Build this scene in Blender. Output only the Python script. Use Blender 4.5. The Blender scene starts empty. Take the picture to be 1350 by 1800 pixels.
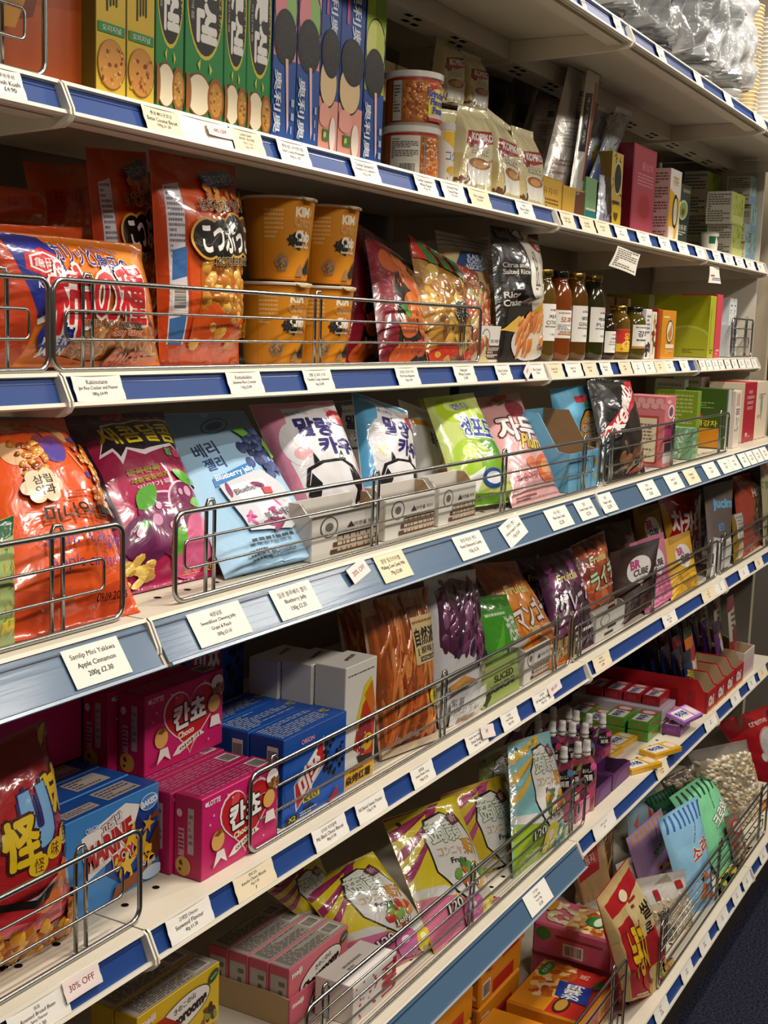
import bpy, bmesh, math, random
from mathutils import Vector, Matrix, noise
from mathutils.geometry import tessellate_polygon
V = Vector
SC = bpy.context.scene
COL = SC.collection
# ---------------------------------------------------------------- camera
FOC, CX, CY = 2208.26, 675.0, 900.0
CAMP = V((-0.9244, 0.0, 1.53))
RM = ((0.490599, -0.870694, 0.034712), (-0.111718, -0.102355, -0.988455), (0.864194, 0.481057, -0.147487))
cd = bpy.data.cameras.new('camera')
cam = bpy.data.objects.new('camera', cd)
COL.objects.link(cam)
r, d, f = (V(x) for x in RM)
m = Matrix((r, -d, -f)).transposed().to_4x4()
m.translation = CAMP
cam.matrix_world = m
cd.sensor_fit = 'VERTICAL'
cd.sensor_height = 36.0
cd.lens = FOC / 1800.0 * 36.0
cd.clip_start = 0.05
SC.camera = cam
# ---------------------------------------------------------------- light
SC.view_settings.view_transform = 'Standard'
SC.view_settings.look = 'None'
SC.view_settings.gamma = 1.0
SC.view_settings.use_curve_mapping = False
SC.view_settings.exposure = -0.22
w = bpy.data.worlds.new('world')
SC.world = w
w.use_nodes = True
w.node_tree.nodes['Background'].inputs[0].default_value = (1.0, 0.93, 0.85, 1)
w.node_tree.nodes['Background'].inputs[1].default_value = 0.03
CEIL = 2.78


def area(name, x, y, sx, sy, power, col=(1.0, 0.92, 0.81)):
    l = bpy.data.lights.new(name, 'AREA')
    l.shape = 'RECTANGLE'
    l.size, l.size_y = sx, sy
    l.energy = power
    l.color = col
    o = bpy.data.objects.new(name, l)
    o.location = (x, y, CEIL - 0.02)
    COL.objects.link(o)


area('ceiling_light', 0.3, 0.3, 0.6, 0.12, 26)
area('ceiling_light', 2.3, 0.3, 0.6, 0.12, 26)
area('ceiling_light', -0.6, -0.9, 1.2, 0.25, 34)
area('ceiling_light', 1.3, -0.9, 1.2, 0.25, 34)
area('ceiling_light', 3.2, -0.8, 1.2, 0.25, 26)


# ---------------------------------------------------------------- pixels of the photograph to points of the place
def ray(u, v):
    a, b = (u - CX) / FOC, (v - CY) / FOC
    return r * a + d * b + f


def ony(u, v, y):
    k = ray(u, v)
    return CAMP + k * (y / k.y)


def onz(u, v, z):
    k = ray(u, v)
    return CAMP + k * ((z - CAMP.z) / k.z)


def xat(u, y, z):
    """x of the point at depth y and height z that stands in picture column u"""
    a = (u - CX) / FOC
    q = V((0, y, z - CAMP.z))
    n0, n1 = r.dot(q), f.dot(q)
    return CAMP.x + (a * n1 - n0) / (r.x - a * f.x)


# ---------------------------------------------------------------- materials
def lin(h):
    h = h.lstrip('#')
    if len(h) == 3:
        h = ''.join(c * 2 for c in h)
    o = []
    for i in (0, 2, 4):
        c = int(h[i:i + 2], 16) / 255
        o.append(c / 12.92 if c <= 0.04045 else ((c + 0.055) / 1.055) ** 2.4)
    return (*o, 1)


MATS = {}
#        rough, spec, metal, coat, bump strength, bump scale, bump stretch
KIND = {'f': (.27, .5, 0, .8, .3, 22, (1, 1, 1)), 'k': (.5, .35, 0, 0, .3, 16, (1, 1, 1)), 'c': (.42, .4, 0, 0, .03, 60, (1, 1, 1)),
        'h': (.28, .5, 0, .3, .05, 30, (1, 1, 1)), 'p': (.75, .3, 0, 0, .04, 90, (1, 1, 1)), 's': (.42, .45, 0, 0, .03, 40, (1, 1, 1)),
        'm': (.27, .5, 1, 0, 0, 1, (1, 1, 1)), 'r': (.3, .5, 0, .35, .12, 9, (.25, 12, 12)), 'u': (.5, .35, 0, 0, .08, 9, (.25, 12, 12)), 'x': (.9, .1, 0, 0, 0, 1, (1, 1, 1)),
        'g': (.1, .5, 0, .3, 0, 1, (1, 1, 1)), 'b': (.65, .3, 0, 0, .12, 70, (.2, 4, 4)), 'y': (.3, .5, .6, .2, .3, 22, (1, 1, 1))}


def mat(col, kind='c'):
    key = (col, kind)
    if key in MATS:
        return MATS[key]
    m = bpy.data.materials.new('m_%s_%s' % (kind, col.strip('#')))
    m.use_nodes = True
    nt = m.node_tree
    N, L = nt.nodes, nt.links
    bs = N['Principled BSDF']
    if kind in ('w', 'W', 'G'):  # clear film, clear wrinkled bag, clear glass
        N.remove(bs)
        out = N['Material Output']
        tr = N.new('ShaderNodeBsdfTransparent')
        tr.inputs[0].default_value = lin(col)
        gl = N.new('ShaderNodeBsdfGlossy')
        gl.inputs['Roughness'].default_value = .12 if kind == 'w' else (.2 if kind == 'W' else .03)
        mx = N.new('ShaderNodeMixShader')
        fr = N.new('ShaderNodeFresnel')
        fr.inputs[0].default_value = 1.5
        ad = N.new('ShaderNodeMath')
        ad.operation = 'MULTIPLY_ADD'
        ad.inputs[1].default_value = 1.0
        ad.inputs[2].default_value = .06 if kind == 'w' else (.13 if kind == 'W' else .02)
        ad.use_clamp = True
        L.new(fr.outputs[0], ad.inputs[0])
        L.new(ad.outputs[0], mx.inputs[0])
        L.new(tr.outputs[0], mx.inputs[1])
        L.new(gl.outputs[0], mx.inputs[2])
        if kind == 'W':
            df = N.new('ShaderNodeBsdfDiffuse')
            df.inputs[0].default_value = lin('f2f4f6')
            m2 = N.new('ShaderNodeMixShader')
            m2.inputs[0].default_value = .3
            L.new(mx.outputs[0], m2.inputs[1])
            L.new(df.outputs[0], m2.inputs[2])
            L.new(m2.outputs[0], out.inputs[0])
        else:
            L.new(mx.outputs[0], out.inputs[0])
        if kind != 'G':
            tc = N.new('ShaderNodeTexCoord')
            nz = N.new('ShaderNodeTexNoise')
            nz.inputs['Scale'].default_value = 30 if kind == 'w' else 24
            nz.inputs['Distortion'].default_value = 1.5
            bp = N.new('ShaderNodeBump')
            bp.inputs['Strength'].default_value = .5 if kind == 'w' else .9
            bp.inputs['Distance'].default_value = .006
            L.new(tc.outputs['Object'], nz.inputs['Vector'])
            L.new(nz.outputs[0], bp.inputs['Height'])
            L.new(bp.outputs[0], gl.inputs['Normal'])
            L.new(bp.outputs[0], fr.inputs['Normal'])
        MATS[key] = m
        return m
    ro, sp, me, co, bst, bsc, stretch = KIND[kind]
    bs.inputs['Base Color'].default_value = lin(col)
    bs.inputs['Roughness'].default_value = ro
    bs.inputs['Specular IOR Level'].default_value = sp
    bs.inputs['Metallic'].default_value = me
    bs.inputs['Coat Weight'].default_value = co
    bs.inputs['Coat Roughness'].default_value = .07 if kind == 'f' else .12
    if bst:
        tc = N.new('ShaderNodeTexCoord')
        mp = N.new('ShaderNodeMapping')
        mp.inputs['Scale'].default_value = stretch
        nz = N.new('ShaderNodeTexNoise')
        nz.inputs['Scale'].default_value = bsc
        nz.inputs['Detail'].default_value = 3
        nz.inputs['Distortion'].default_value = 1.2 if kind in 'fky' else 0
        bp = N.new('ShaderNodeBump')
        bp.inputs['Strength'].default_value = bst
        bp.inputs['Distance'].default_value = .008 if kind in 'fky' else .002
        L.new(tc.outputs['Object'], mp.inputs[0])
        L.new(mp.outputs[0], nz.inputs['Vector'])
        L.new(nz.outputs[0], bp.inputs['Height'])
        L.new(bp.outputs[0], bs.inputs['Normal'])
        L.new(bp.outputs[0], bs.inputs['Coat Normal'])
        if kind in 'sbx':  # worn paint, board, cloth: small tone changes of the thing itself
            n2 = N.new('ShaderNodeTexNoise')
            n2.inputs['Scale'].default_value = 14 if kind == 's' else 40
            n2.inputs['Detail'].default_value = 6
            rp = N.new('ShaderNodeMapRange')
            rp.inputs[3].default_value = .86
            rp.inputs[4].default_value = 1.08
            mm = N.new('ShaderNodeMix')
            mm.data_type = 'RGBA'
            mm.blend_type = 'MULTIPLY'
            mm.inputs[0].default_value = 1
            mm.inputs[6].default_value = lin(col)
            L.new(tc.outputs['Object'], n2.inputs['Vector'])
            L.new(n2.outputs[0], rp.inputs[0])
            L.new(rp.outputs[0], mm.inputs[7])
            L.new(mm.outputs[2], bs.inputs['Base Color'])
    MATS[key] = m
    return m


def carpet():
    m = bpy.data.materials.new('m_carpet')
    m.use_nodes = True
    nt = m.node_tree
    N, L = nt.nodes, nt.links
    bs = N['Principled BSDF']
    bs.inputs['Roughness'].default_value = .95
    bs.inputs['Specular IOR Level'].default_value = .1
    tc = N.new('ShaderNodeTexCoord')
    nz = N.new('ShaderNodeTexNoise')
    nz.inputs['Scale'].default_value = 170
    nz.inputs['Detail'].default_value = 2
    cr = N.new('ShaderNodeValToRGB')
    cr.color_ramp.elements[0].position = .35
    cr.color_ramp.elements[0].color = lin('12131c')
    cr.color_ramp.elements[1].position = .72
    cr.color_ramp.elements[1].color = lin('35374a')
    bp = N.new('ShaderNodeBump')
    bp.inputs['Strength'].default_value = .6
    bp.inputs['Distance'].default_value = .004
    L.new(tc.outputs['Object'], nz.inputs['Vector'])
    L.new(nz.outputs[0], cr.inputs[0])
    L.new(cr.outputs[0], bs.inputs['Base Color'])
    L.new(nz.outputs[0], bp.inputs['Height'])
    L.new(bp.outputs[0], bs.inputs['Normal'])
    return m


# ---------------------------------------------------------------- mesh builder
class MB:
    def __init__(s):
        s.v, s.f, s.i, s.m, s.sm, s.n = [], [], [], [], [], {}

    def add(s, vs, fs, m, smooth=False, ns=None):
        if m not in s.m:
            s.m.append(m)
        k, b = s.m.index(m), len(s.v)
        s.v += [V(x) for x in vs]
        if ns:
            s.n.update((b + j, n) for j, n in enumerate(ns))
        for q in fs:
            s.f.append([b + j for j in q])
            s.i.append(k)
            s.sm.append(smooth)
        return s

    def box(s, x0, x1, y0, y1, z0, z1, m, fr=None):
        p = [(x, y, z) for x in (x0, x1) for y in (y0, y1) for z in (z0, z1)]
        if fr:
            p = [fr(q) for q in p]
        return s.add(p, [(0, 1, 3, 2), (4, 6, 7, 5), (0, 4, 5, 1), (2, 3, 7, 6), (0, 2, 6, 4), (1, 5, 7, 3)], m)

    def ext(s, prof, x0, x1, m):
        """a closed outline in y, z drawn out along x"""
        n = len(prof)
        vs = [(x0, y, z) for y, z in prof] + [(x1, y, z) for y, z in prof]
        fs = [(i, (i + 1) % n, n + (i + 1) % n, n + i) for i in range(n)]
        return s.add(vs, fs + [tuple(range(n))[::-1], tuple(range(n, 2 * n))], m)

    def tube(s, path, rad, m, closed=False, seg=8):
        P = [V(p) for p in path]
        n = len(P)
        vs, fs = [], []
        prev = None
        for i, p in enumerate(P):
            a = P[(i - 1) % n] if closed or i else p
            b = P[(i + 1) % n] if closed or i < n - 1 else p
            t = (b - a).normalized()
            if prev is None:
                q = t.orthogonal().normalized()
            else:
                q = (prev - t * prev.dot(t)).normalized()
            prev = q
            w = t.cross(q)
            for k in range(seg):
                an = 2 * math.pi * k / seg
                vs.append(p + (q * math.cos(an) + w * math.sin(an)) * rad)
        for i in range(n if closed else n - 1):
            j = (i + 1) % n
            for k in range(seg):
                l = (k + 1) % seg
                fs.append((i * seg + k, i * seg + l, j * seg + l, j * seg + k))
        if not closed:
            fs += [tuple(range(seg))[::-1], tuple(range((n - 1) * seg, n * seg))]
        return s.add(vs, fs, m, True)

    def lathe(s, prof, m, seg=32, c=(0, 0, 0), fr=None):
        """turn a list of (radius, height) about the z axis"""
        vs, fs = [], []
        n = len(prof)
        for rr, z in prof:
            for k in range(seg):
                a = 2 * math.pi * k / seg
                vs.append((c[0] + rr * math.cos(a), c[1] + rr * math.sin(a), c[2] + z))
        for i in range(n - 1):
            for k in range(seg):
                l = (k + 1) % seg
                fs.append((i * seg + k, i * seg + l, (i + 1) * seg + l, (i + 1) * seg + k))
        fs += [tuple(range(seg))[::-1], tuple(range((n - 1) * seg, n * seg))]
        if fr:
            vs = [fr(V(q)) for q in vs]
        return s.add(vs, fs, m, True)

    def build(s, name, parent=None, loc=None):
        me = bpy.data.meshes.new(name)
        L = V(loc) if loc is not None else V((0, 0, 0))
        me.from_pydata([tuple(x - L) for x in s.v], [], s.f)
        for m in s.m:
            me.materials.append(m)
        me.polygons.foreach_set('material_index', s.i)
        me.polygons.foreach_set('use_smooth', s.sm)
        me.update()
        if s.n:
            z = V((0, 0, 0))
            me.normals_split_custom_set_from_vertices([s.n.get(j, z) for j in range(len(s.v))])
        o = bpy.data.objects.new(name, me)
        COL.objects.link(o)
        if parent is not None:
            o.parent = parent
        o.location = L if parent is None else L - WL.get(parent.name, V((0, 0, 0)))
        WL[o.name] = L
        return o


WL = {}


def tag(o, label, cat, group=None):
    o['label'], o['category'] = label, cat
    if group:
        o['group'] = group
    return o


def empty(name, loc, label, cat, group=None):
    o = bpy.data.objects.new(name, None)
    o.empty_display_size = .02
    COL.objects.link(o)
    o.location = loc
    WL[o.name] = V(loc)
    return tag(o, label, cat, group)


def struct(o):
    o['kind'] = 'structure'
    return o


# ---------------------------------------------------------------- printing on surfaces
TXT = {}
CHARS = '♥いおきぎこさしちっつとなのはぶみむやイカクグコゴチッニプマャラリレンー一亀京代元凍利原口味国塩大奥子山巧干怪抹新木果柚柿歌気汁汉沙治泡派潔烤焱然玛琪瓜産田種紫红自芝茶菜蒟蒻薯豆辣香麻가강게고곤과광구기김깔꼬낫낵널누니다달대데도두드득디떡라랑래랙레로롯룡루룽르리림립마말맛매맨멜모몬미밀밥베보복볼블빅빠뻥삼새샌생선성소숭쉬스신실쌀아안애앤야약어오온와우웃유이인일입자젤지징쫀쯔차찰청첼초쵸추츄카칸캔컵코콘콤쿠크키튀트티파팝포폭프플피하허홀홍후'  # fetched from the font in one go


def glyphs(s, off):
    key = (s, off)
    if key not in TXT:
        c = bpy.data.curves.new('t', 'FONT')
        c.body = s
        c.offset = off
        c.align_x = 'CENTER'
        c.resolution_u = 3
        o = bpy.data.objects.new('t', c)
        me = o.to_mesh()
        vs = [(q.co.x, q.co.y) for q in me.vertices]
        me.calc_loop_triangles()
        fs = [tuple(t.vertices) for t in me.loop_triangles]
        bpy.data.objects.remove(o)
        bpy.data.curves.remove(c)
        if vs:
            x0, x1 = min(v[0] for v in vs), max(v[0] for v in vs)
            y0, y1 = min(v[1] for v in vs), max(v[1] for v in vs)
        else:
            x0 = y0 = 0
            x1 = y1 = 1
        TXT[key] = (vs, fs, x0, x1, y0, y1)
    return TXT[key]


def fine(vs, fs, L):
    """split long edges so that flat shapes follow a curved surface"""
    vs, done, todo, mid = list(vs), [], [tuple(t) for t in fs], {}
    L2 = L * L
    while todo:
        a, b, c = todo.pop()
        e = []
        for i, j in ((a, b), (b, c), (c, a)):
            p, q = vs[i], vs[j]
            e.append((p[0] - q[0]) ** 2 + (p[1] - q[1]) ** 2)
        k = e.index(max(e))
        if e[k] <= L2:
            done.append((a, b, c))
            continue
        i, j, o = ((a, b, c), (b, c, a), (c, a, b))[k]
        key = (i, j) if i < j else (j, i)
        if key not in mid:
            mid[key] = len(vs)
            vs.append(((vs[i][0] + vs[j][0]) / 2, (vs[i][1] + vs[j][1]) / 2))
        h = mid[key]
        todo += [(i, h, o), (h, j, o)]
    return vs, done


glyphs(CHARS, 0)


def half(poly, ax, val, sg):
    """the part of a convex outline on one side of a grid line"""
    o = []
    n = len(poly)
    for i in range(n):
        p, q = poly[i], poly[(i + 1) % n]
        if ax == 2:
            a, b = (p[0] - p[1] - val) * sg, (q[0] - q[1] - val) * sg
        else:
            a, b = (p[ax] - val) * sg, (q[ax] - val) * sg
        if a >= 0:
            o.append(p)
        if (a > 0 > b) or (a < 0 < b):
            t = a / (a - b)
            o.append((p[0] + (q[0] - p[0]) * t, p[1] + (q[1] - p[1]) * t))
    return o


def conform(tri, nu, nv):
    """cut a printed triangle (in grid units) along the grid's triangles: [(outline, i, j, lower half)]"""
    out = []
    a0, a1 = min(p[0] for p in tri), max(p[0] for p in tri)
    b0, b1 = min(p[1] for p in tri), max(p[1] for p in tri)
    for i in range(max(0, int(a0)), min(nu - 1, int(a1)) + 1):
        c = tri
        if a0 < i:
            c = half(c, 0, i, 1)
        if a1 > i + 1:
            c = half(c, 0, i + 1, -1)
        if len(c) < 3:
            continue
        for j in range(max(0, int(b0)), min(nv - 1, int(b1)) + 1):
            d_ = c
            if b0 < j:
                d_ = half(d_, 1, j, 1)
            if b1 > j + 1:
                d_ = half(d_, 1, j + 1, -1)
            if len(d_) < 3:
                continue
            k = i - j
            s0 = [p[0] - p[1] - k for p in d_]
            if min(s0) >= 0:
                out.append((d_, i, j, True))
            elif max(s0) <= 0:
                out.append((d_, i, j, False))
            else:
                for low in (True, False):
                    e = half(d_, 2, k, 1 if low else -1)
                    if len(e) > 2:
                        out.append((e, i, j, low))
    return out


# one printed mark each: text, ellipse, rectangle, star, heart, outline, scattered lumps, small print, bar code
def T(s, x, y, h, col, w=None, rot=0, o=None, b=.02, ob=.07, sl=0):
    return ('T', s, x, y, h, col, w, rot, o, b, ob, sl)


def E(x, y, a, b, col, rot=0):
    return ('E', x, y, a, b, col, rot)


def R(x0, y0, x1, y1, col):
    return ('P', [(x0, y0), (x1, y0), (x1, y1), (x0, y1)], col)


def P(col, *pts):
    return ('P', list(pts), col)


def F(x, y, a, b, rot, col):
    return ('F', x, y, a, b, rot, col)


def S(x, y, ro, ri, n, col, rot=0):
    return ('S', x, y, ro, ri, n, col, rot)


def H(x, y, a, b, col):
    return ('H', x, y, a, b, col)


def D(n, x0, y0, x1, y1, a, b, cols, seed=0, dome=.0, rot=None):
    return ('D', n, x0, y0, x1, y1, a, b, cols.split(), seed, dome, rot)


def SM(x0, y0, x1, y1, n, col, seed=0):
    return ('L', x0, y0, x1, y1, n, col, seed)


def BC(x0, y0, x1, y1, col='222', back='e8e4dc', vert=False):
    return ('B', x0, y0, x1, y1, col, back, vert)


def put(mb, surf, W, Hh, ops, kind, L=None, d0=.00025, dd=.0001, clip=True):
    lay = [d0]

    def lay2(vs, fs, col, dome=None):
        if hasattr(surf, 'cell') and dome is None:
            nu, nv = surf.size
            pts = [(min(.995, max(.005, x / W)) * nu, min(.995, max(.005, y / Hh)) * nv) for x, y in vs]
            o, ns, ff = [], [], []
            for t in fs:
                p, q, k = (pts[z] for z in t)
                ar = (q[0] - p[0]) * (k[1] - p[1]) - (q[1] - p[1]) * (k[0] - p[0])
                if abs(ar) < 1e-9:
                    continue
                for poly, i, j, low in conform([p, q, k] if ar > 0 else [p, k, q], nu, nv):
                    b = len(o)
                    for a_, b_ in poly:
                        p, n = surf.cell(i, j, low, a_ - i, b_ - j)
                        o.append(p + n * lay[0])
                        ns.append(n)
                    ff.append(list(range(b, len(o))))
            mb.add(o, ff, mat(col, kind), True, ns)
            return
        if L:
            vs0 = vs
            if dome is None:
                vs, fs = fine(vs, fs, L)
        o = []
        for i, (x, y) in enumerate(vs):
            u, v = x / W, y / Hh
            if clip:
                u, v = min(.995, max(.005, u)), min(.995, max(.005, v))
            p, n = surf(u, v)
            o.append(p + n * (lay[0] + (dome[i] if dome else 0)))
        mb.add(o, fs, mat(col, kind), L is not None or dome is not None)

    for op in ops:
        t = op[0]
        if t == 'T':
            _, s, x, y, h, col, w, rot, oc, b, ob, sl = op
            vs0, fs0, x0, x1, y0, y1 = glyphs(s, 0)
            up_ = abs(math.sin(math.radians(rot))) > .7
            sy = h * (W if up_ else Hh) / max(.1, y1 - y0)
            sx = sy if w is None else w * (Hh if up_ else W) / max(.1, x1 - x0)
            mx, my = (x0 + x1) / 2, (y0 + y1) / 2
            ca, sa = math.cos(math.radians(rot)), math.sin(math.radians(rot))
            cjk = any(ord(k) > 0x2e00 for k in s)
            e8 = [(math.cos(k * .7854), math.sin(k * .7854)) for k in range(8)]
            jobs = []
            be = b * .42 if cjk else b
            if oc:
                ro = be + (max(.035, ob * .4) if cjk else ob * .55)
                jobs.append((oc, 0, [(ro * p, ro * q) for p, q in e8]))
            if cjk and be > .012:
                jobs.append((col, 0, [(0, 0)] + [(be * p, be * q) for p, q in e8]))
            else:
                jobs.append((col, 0 if cjk else b, [(0, 0)]))
            for cc, of, moves in jobs:
                vs, fs = glyphs(s, of)[:2]
                for ox, oy in moves:
                    lay[0] += .00002
                    q = []
                    for a, c in vs:
                        a, c = (a - mx + ox) * sx, (c - my + oy) * sy
                        a += sl * c
                        q.append((x * W + a * ca - c * sa, y * Hh + a * sa + c * ca))
                    lay2(q, fs, cc)
                lay[0] += dd
            continue
        if t == 'E':
            _, x, y, a, b, col, rot = op
            ca, sa = math.cos(math.radians(rot)), math.sin(math.radians(rot))
            n = 28
            q = [(x * W, y * Hh)]
            for k in range(n):
                p, s_ = a * W * math.cos(2 * math.pi * k / n), b * Hh * math.sin(2 * math.pi * k / n)
                q.append((x * W + p * ca - s_ * sa, y * Hh + p * sa + s_ * ca))
            lay2(q, [(0, 1 + k, 1 + (k + 1) % n) for k in range(n)], col)
        elif t == 'S':
            _, x, y, ro, ri, n, col, rot = op
            q = [(x * W, y * Hh)]
            for k in range(2 * n):
                rr = (ro if k % 2 == 0 else ri) * Hh
                a = math.pi * k / n + math.radians(rot)
                q.append((x * W + rr * math.sin(a), y * Hh + rr * math.cos(a)))
            lay2(q, [(0, 1 + k, 1 + (k + 1) % (2 * n)) for k in range(2 * n)], col)
        elif t == 'F':
            _, x, y, a, b, rot, col = op
            ca, sa = math.cos(math.radians(rot)), math.sin(math.radians(rot))
            q = [(x * W, y * Hh)]
            for k in range(20):
                g = 2 * math.pi * k / 20
                p, s_ = a * Hh * math.cos(g), b * Hh * math.sin(g) * abs(math.sin(g)) ** .6
                q.append((x * W + p * ca - s_ * sa, y * Hh + p * sa + s_ * ca))
            lay2(q, [(0, 1 + k, 1 + (k + 1) % 20) for k in range(20)], col)
        elif t == 'H':
            _, x, y, a, b, col = op
            q = [(x * W, y * Hh + .1 * b * Hh)]
            n = 36
            for k in range(n):
                an = 2 * math.pi * k / n
                hx = 16 * math.sin(an) ** 3
                hy = 13 * math.cos(an) - 5 * math.cos(2 * an) - 2 * math.cos(3 * an) - math.cos(4 * an)
                q.append((x * W + hx / 16 * a * W, y * Hh + (hy + 2) / 15 * b * Hh))
            lay2(q, [(0, 1 + k, 1 + (k + 1) % n) for k in range(n)], col)
        elif t == 'P':
            _, pts, col = op
            q = [(a * W, b * Hh) for a, b in pts]
            lay2(q, tessellate_polygon([[V((a, b, 0)) for a, b in q]]), col)
        elif t == 'D':
            _, n, x0, y0, x1, y1, a, b, cols, seed, dome, rot = op
            rn = random.Random(seed + n)
            base = lay[0]
            for i in range(n):
                x, y = rn.uniform(x0, x1) * W, rn.uniform(y0, y1) * Hh
                k0 = rn.uniform(.75, 1.25)
                ra, rb = a * Hh * k0, b * Hh * k0
                an = math.radians(rot + rn.uniform(-25, 25)) if rot is not None else rn.uniform(0, 6.3)
                ca, sa = math.cos(an), math.sin(an)
                q, dm = [(x, y)], [dome]
                m_ = 9
                for ring, hh in ((.6, .8), (1, 0)):
                    for k in range(m_):
                        g = ring * rn.uniform(.88, 1.1)
                        p, s_ = ra * g * math.cos(2 * math.pi * k / m_), rb * g * math.sin(2 * math.pi * k / m_)
                        q.append((x + p * ca - s_ * sa, y + p * sa + s_ * ca))
                        dm.append(dome * hh)
                fs = [(0, 1 + k, 1 + (k + 1) % m_) for k in range(m_)]
                fs += [(1 + k, 1 + m_ + k, 1 + m_ + (k + 1) % m_, 1 + (k + 1) % m_) for k in range(m_)]
                lay[0] = base + (i % 7) * dd * .35
                lay2(q, fs, cols[rn.randrange(len(cols))], dm)
            lay[0] = base + dd * 1.5 + dome
        elif t == 'L':
            _, x0, y0, x1, y1, n, col, seed = op
            rn = random.Random(seed)
            vs, fs = [], []
            for i in range(n):
                y = y1 - (i + .5) * (y1 - y0) / n
                hh = (y1 - y0) / n * .27
                x = x0
                while x < x1:
                    wd = rn.uniform(.3, 1) * (x1 - x0) * .16
                    b = len(vs)
                    e = min(x1, x + wd)
                    vs += [(x * W, (y - hh) * Hh), (e * W, (y - hh) * Hh), (e * W, (y + hh) * Hh), (x * W, (y + hh) * Hh)]
                    fs += [(b, b + 1, b + 2), (b, b + 2, b + 3)]
                    x += wd + (x1 - x0) * .025
                    if rn.random() < .06:
                        break
            lay2(vs, fs, col)
        elif t == 'B':
            _, x0, y0, x1, y1, col, back, vert = op
            lay2([(x0 * W, y0 * Hh), (x1 * W, y0 * Hh), (x1 * W, y1 * Hh), (x0 * W, y1 * Hh)], [(0, 1, 2), (0, 2, 3)], back)
            lay[0] += dd
            rn = random.Random(int(x0 * 1000 + y1 * 777))
            a0, a1, b0, b1 = (x0, x1, y0, y1) if not vert else (y0, y1, x0, x1)
            g, pad = a0 + (a1 - a0) * .08, (b1 - b0) * .12
            vs, fs = [], []
            while g < a1 - (a1 - a0) * .08:
                wd = (a1 - a0) * rn.choice((.012, .02, .034))
                b = len(vs)
                q = [(g, b0 + pad), (g + wd, b0 + pad), (g + wd, b1 - pad), (g, b1 - pad)]
                if vert:
                    q = [(y, x) for x, y in q]
                vs += [(x * W, y * Hh) for x, y in q]
                fs += [(b, b + 1, b + 2), (b, b + 2, b + 3)]
                g += wd + (a1 - a0) * rn.choice((.012, .02, .03))
            lay2(vs, fs, col)
        lay[0] += dd


# ---------------------------------------------------------------- the shelving
X0, X1, X2, X3 = 0.0, 1.25, 2.25, 2.917
BAYS = ((-1.25, X0), (X0, X1), (X1, X2), (X2, X3))
BACK = 1.22
#       lip y, deck z
SH = {'L': (.766, 2.0575), 'A': (.884, 1.7477), 'B': (.886, 1.471), 'C': (.774, 1.2404), 'D': (.773, .9209), 'E': (.769, .5701), 'F': (.648, .1722)}
NICE = {'L': 'top shelf', 'A': 'high shelf of biscuit boxes and coffee bags', 'B': 'shelf of rice crackers and jars', 'C': 'shelf of sweets in pouches',
        'D': 'shelf of biscuits and dried snacks', 'E': 'shelf of jelly pouches and gum', 'F': 'lowest shelf near the carpet'}
SLOPE = {('C', 0), ('C', 1), ('C', 2), ('C', 3), ('E', 0), ('E', 1)}
CREAM = mat('d9d0bd', 's')
EDGE = mat('ece4d2', 's')
BLUE = mat('1c3f80', 'u')
PALE = mat('4b6885', 'r')
STEEL = mat('a9aaa6', 'm')
HOLE = mat('0d0b0a', 'x')


REC = .0022  # the ticket strip lies this far behind the rail's edges


def rail_dim(s, b):
    return (.028, .042) if (s, b) in SLOPE else (.0125, .031)


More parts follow.
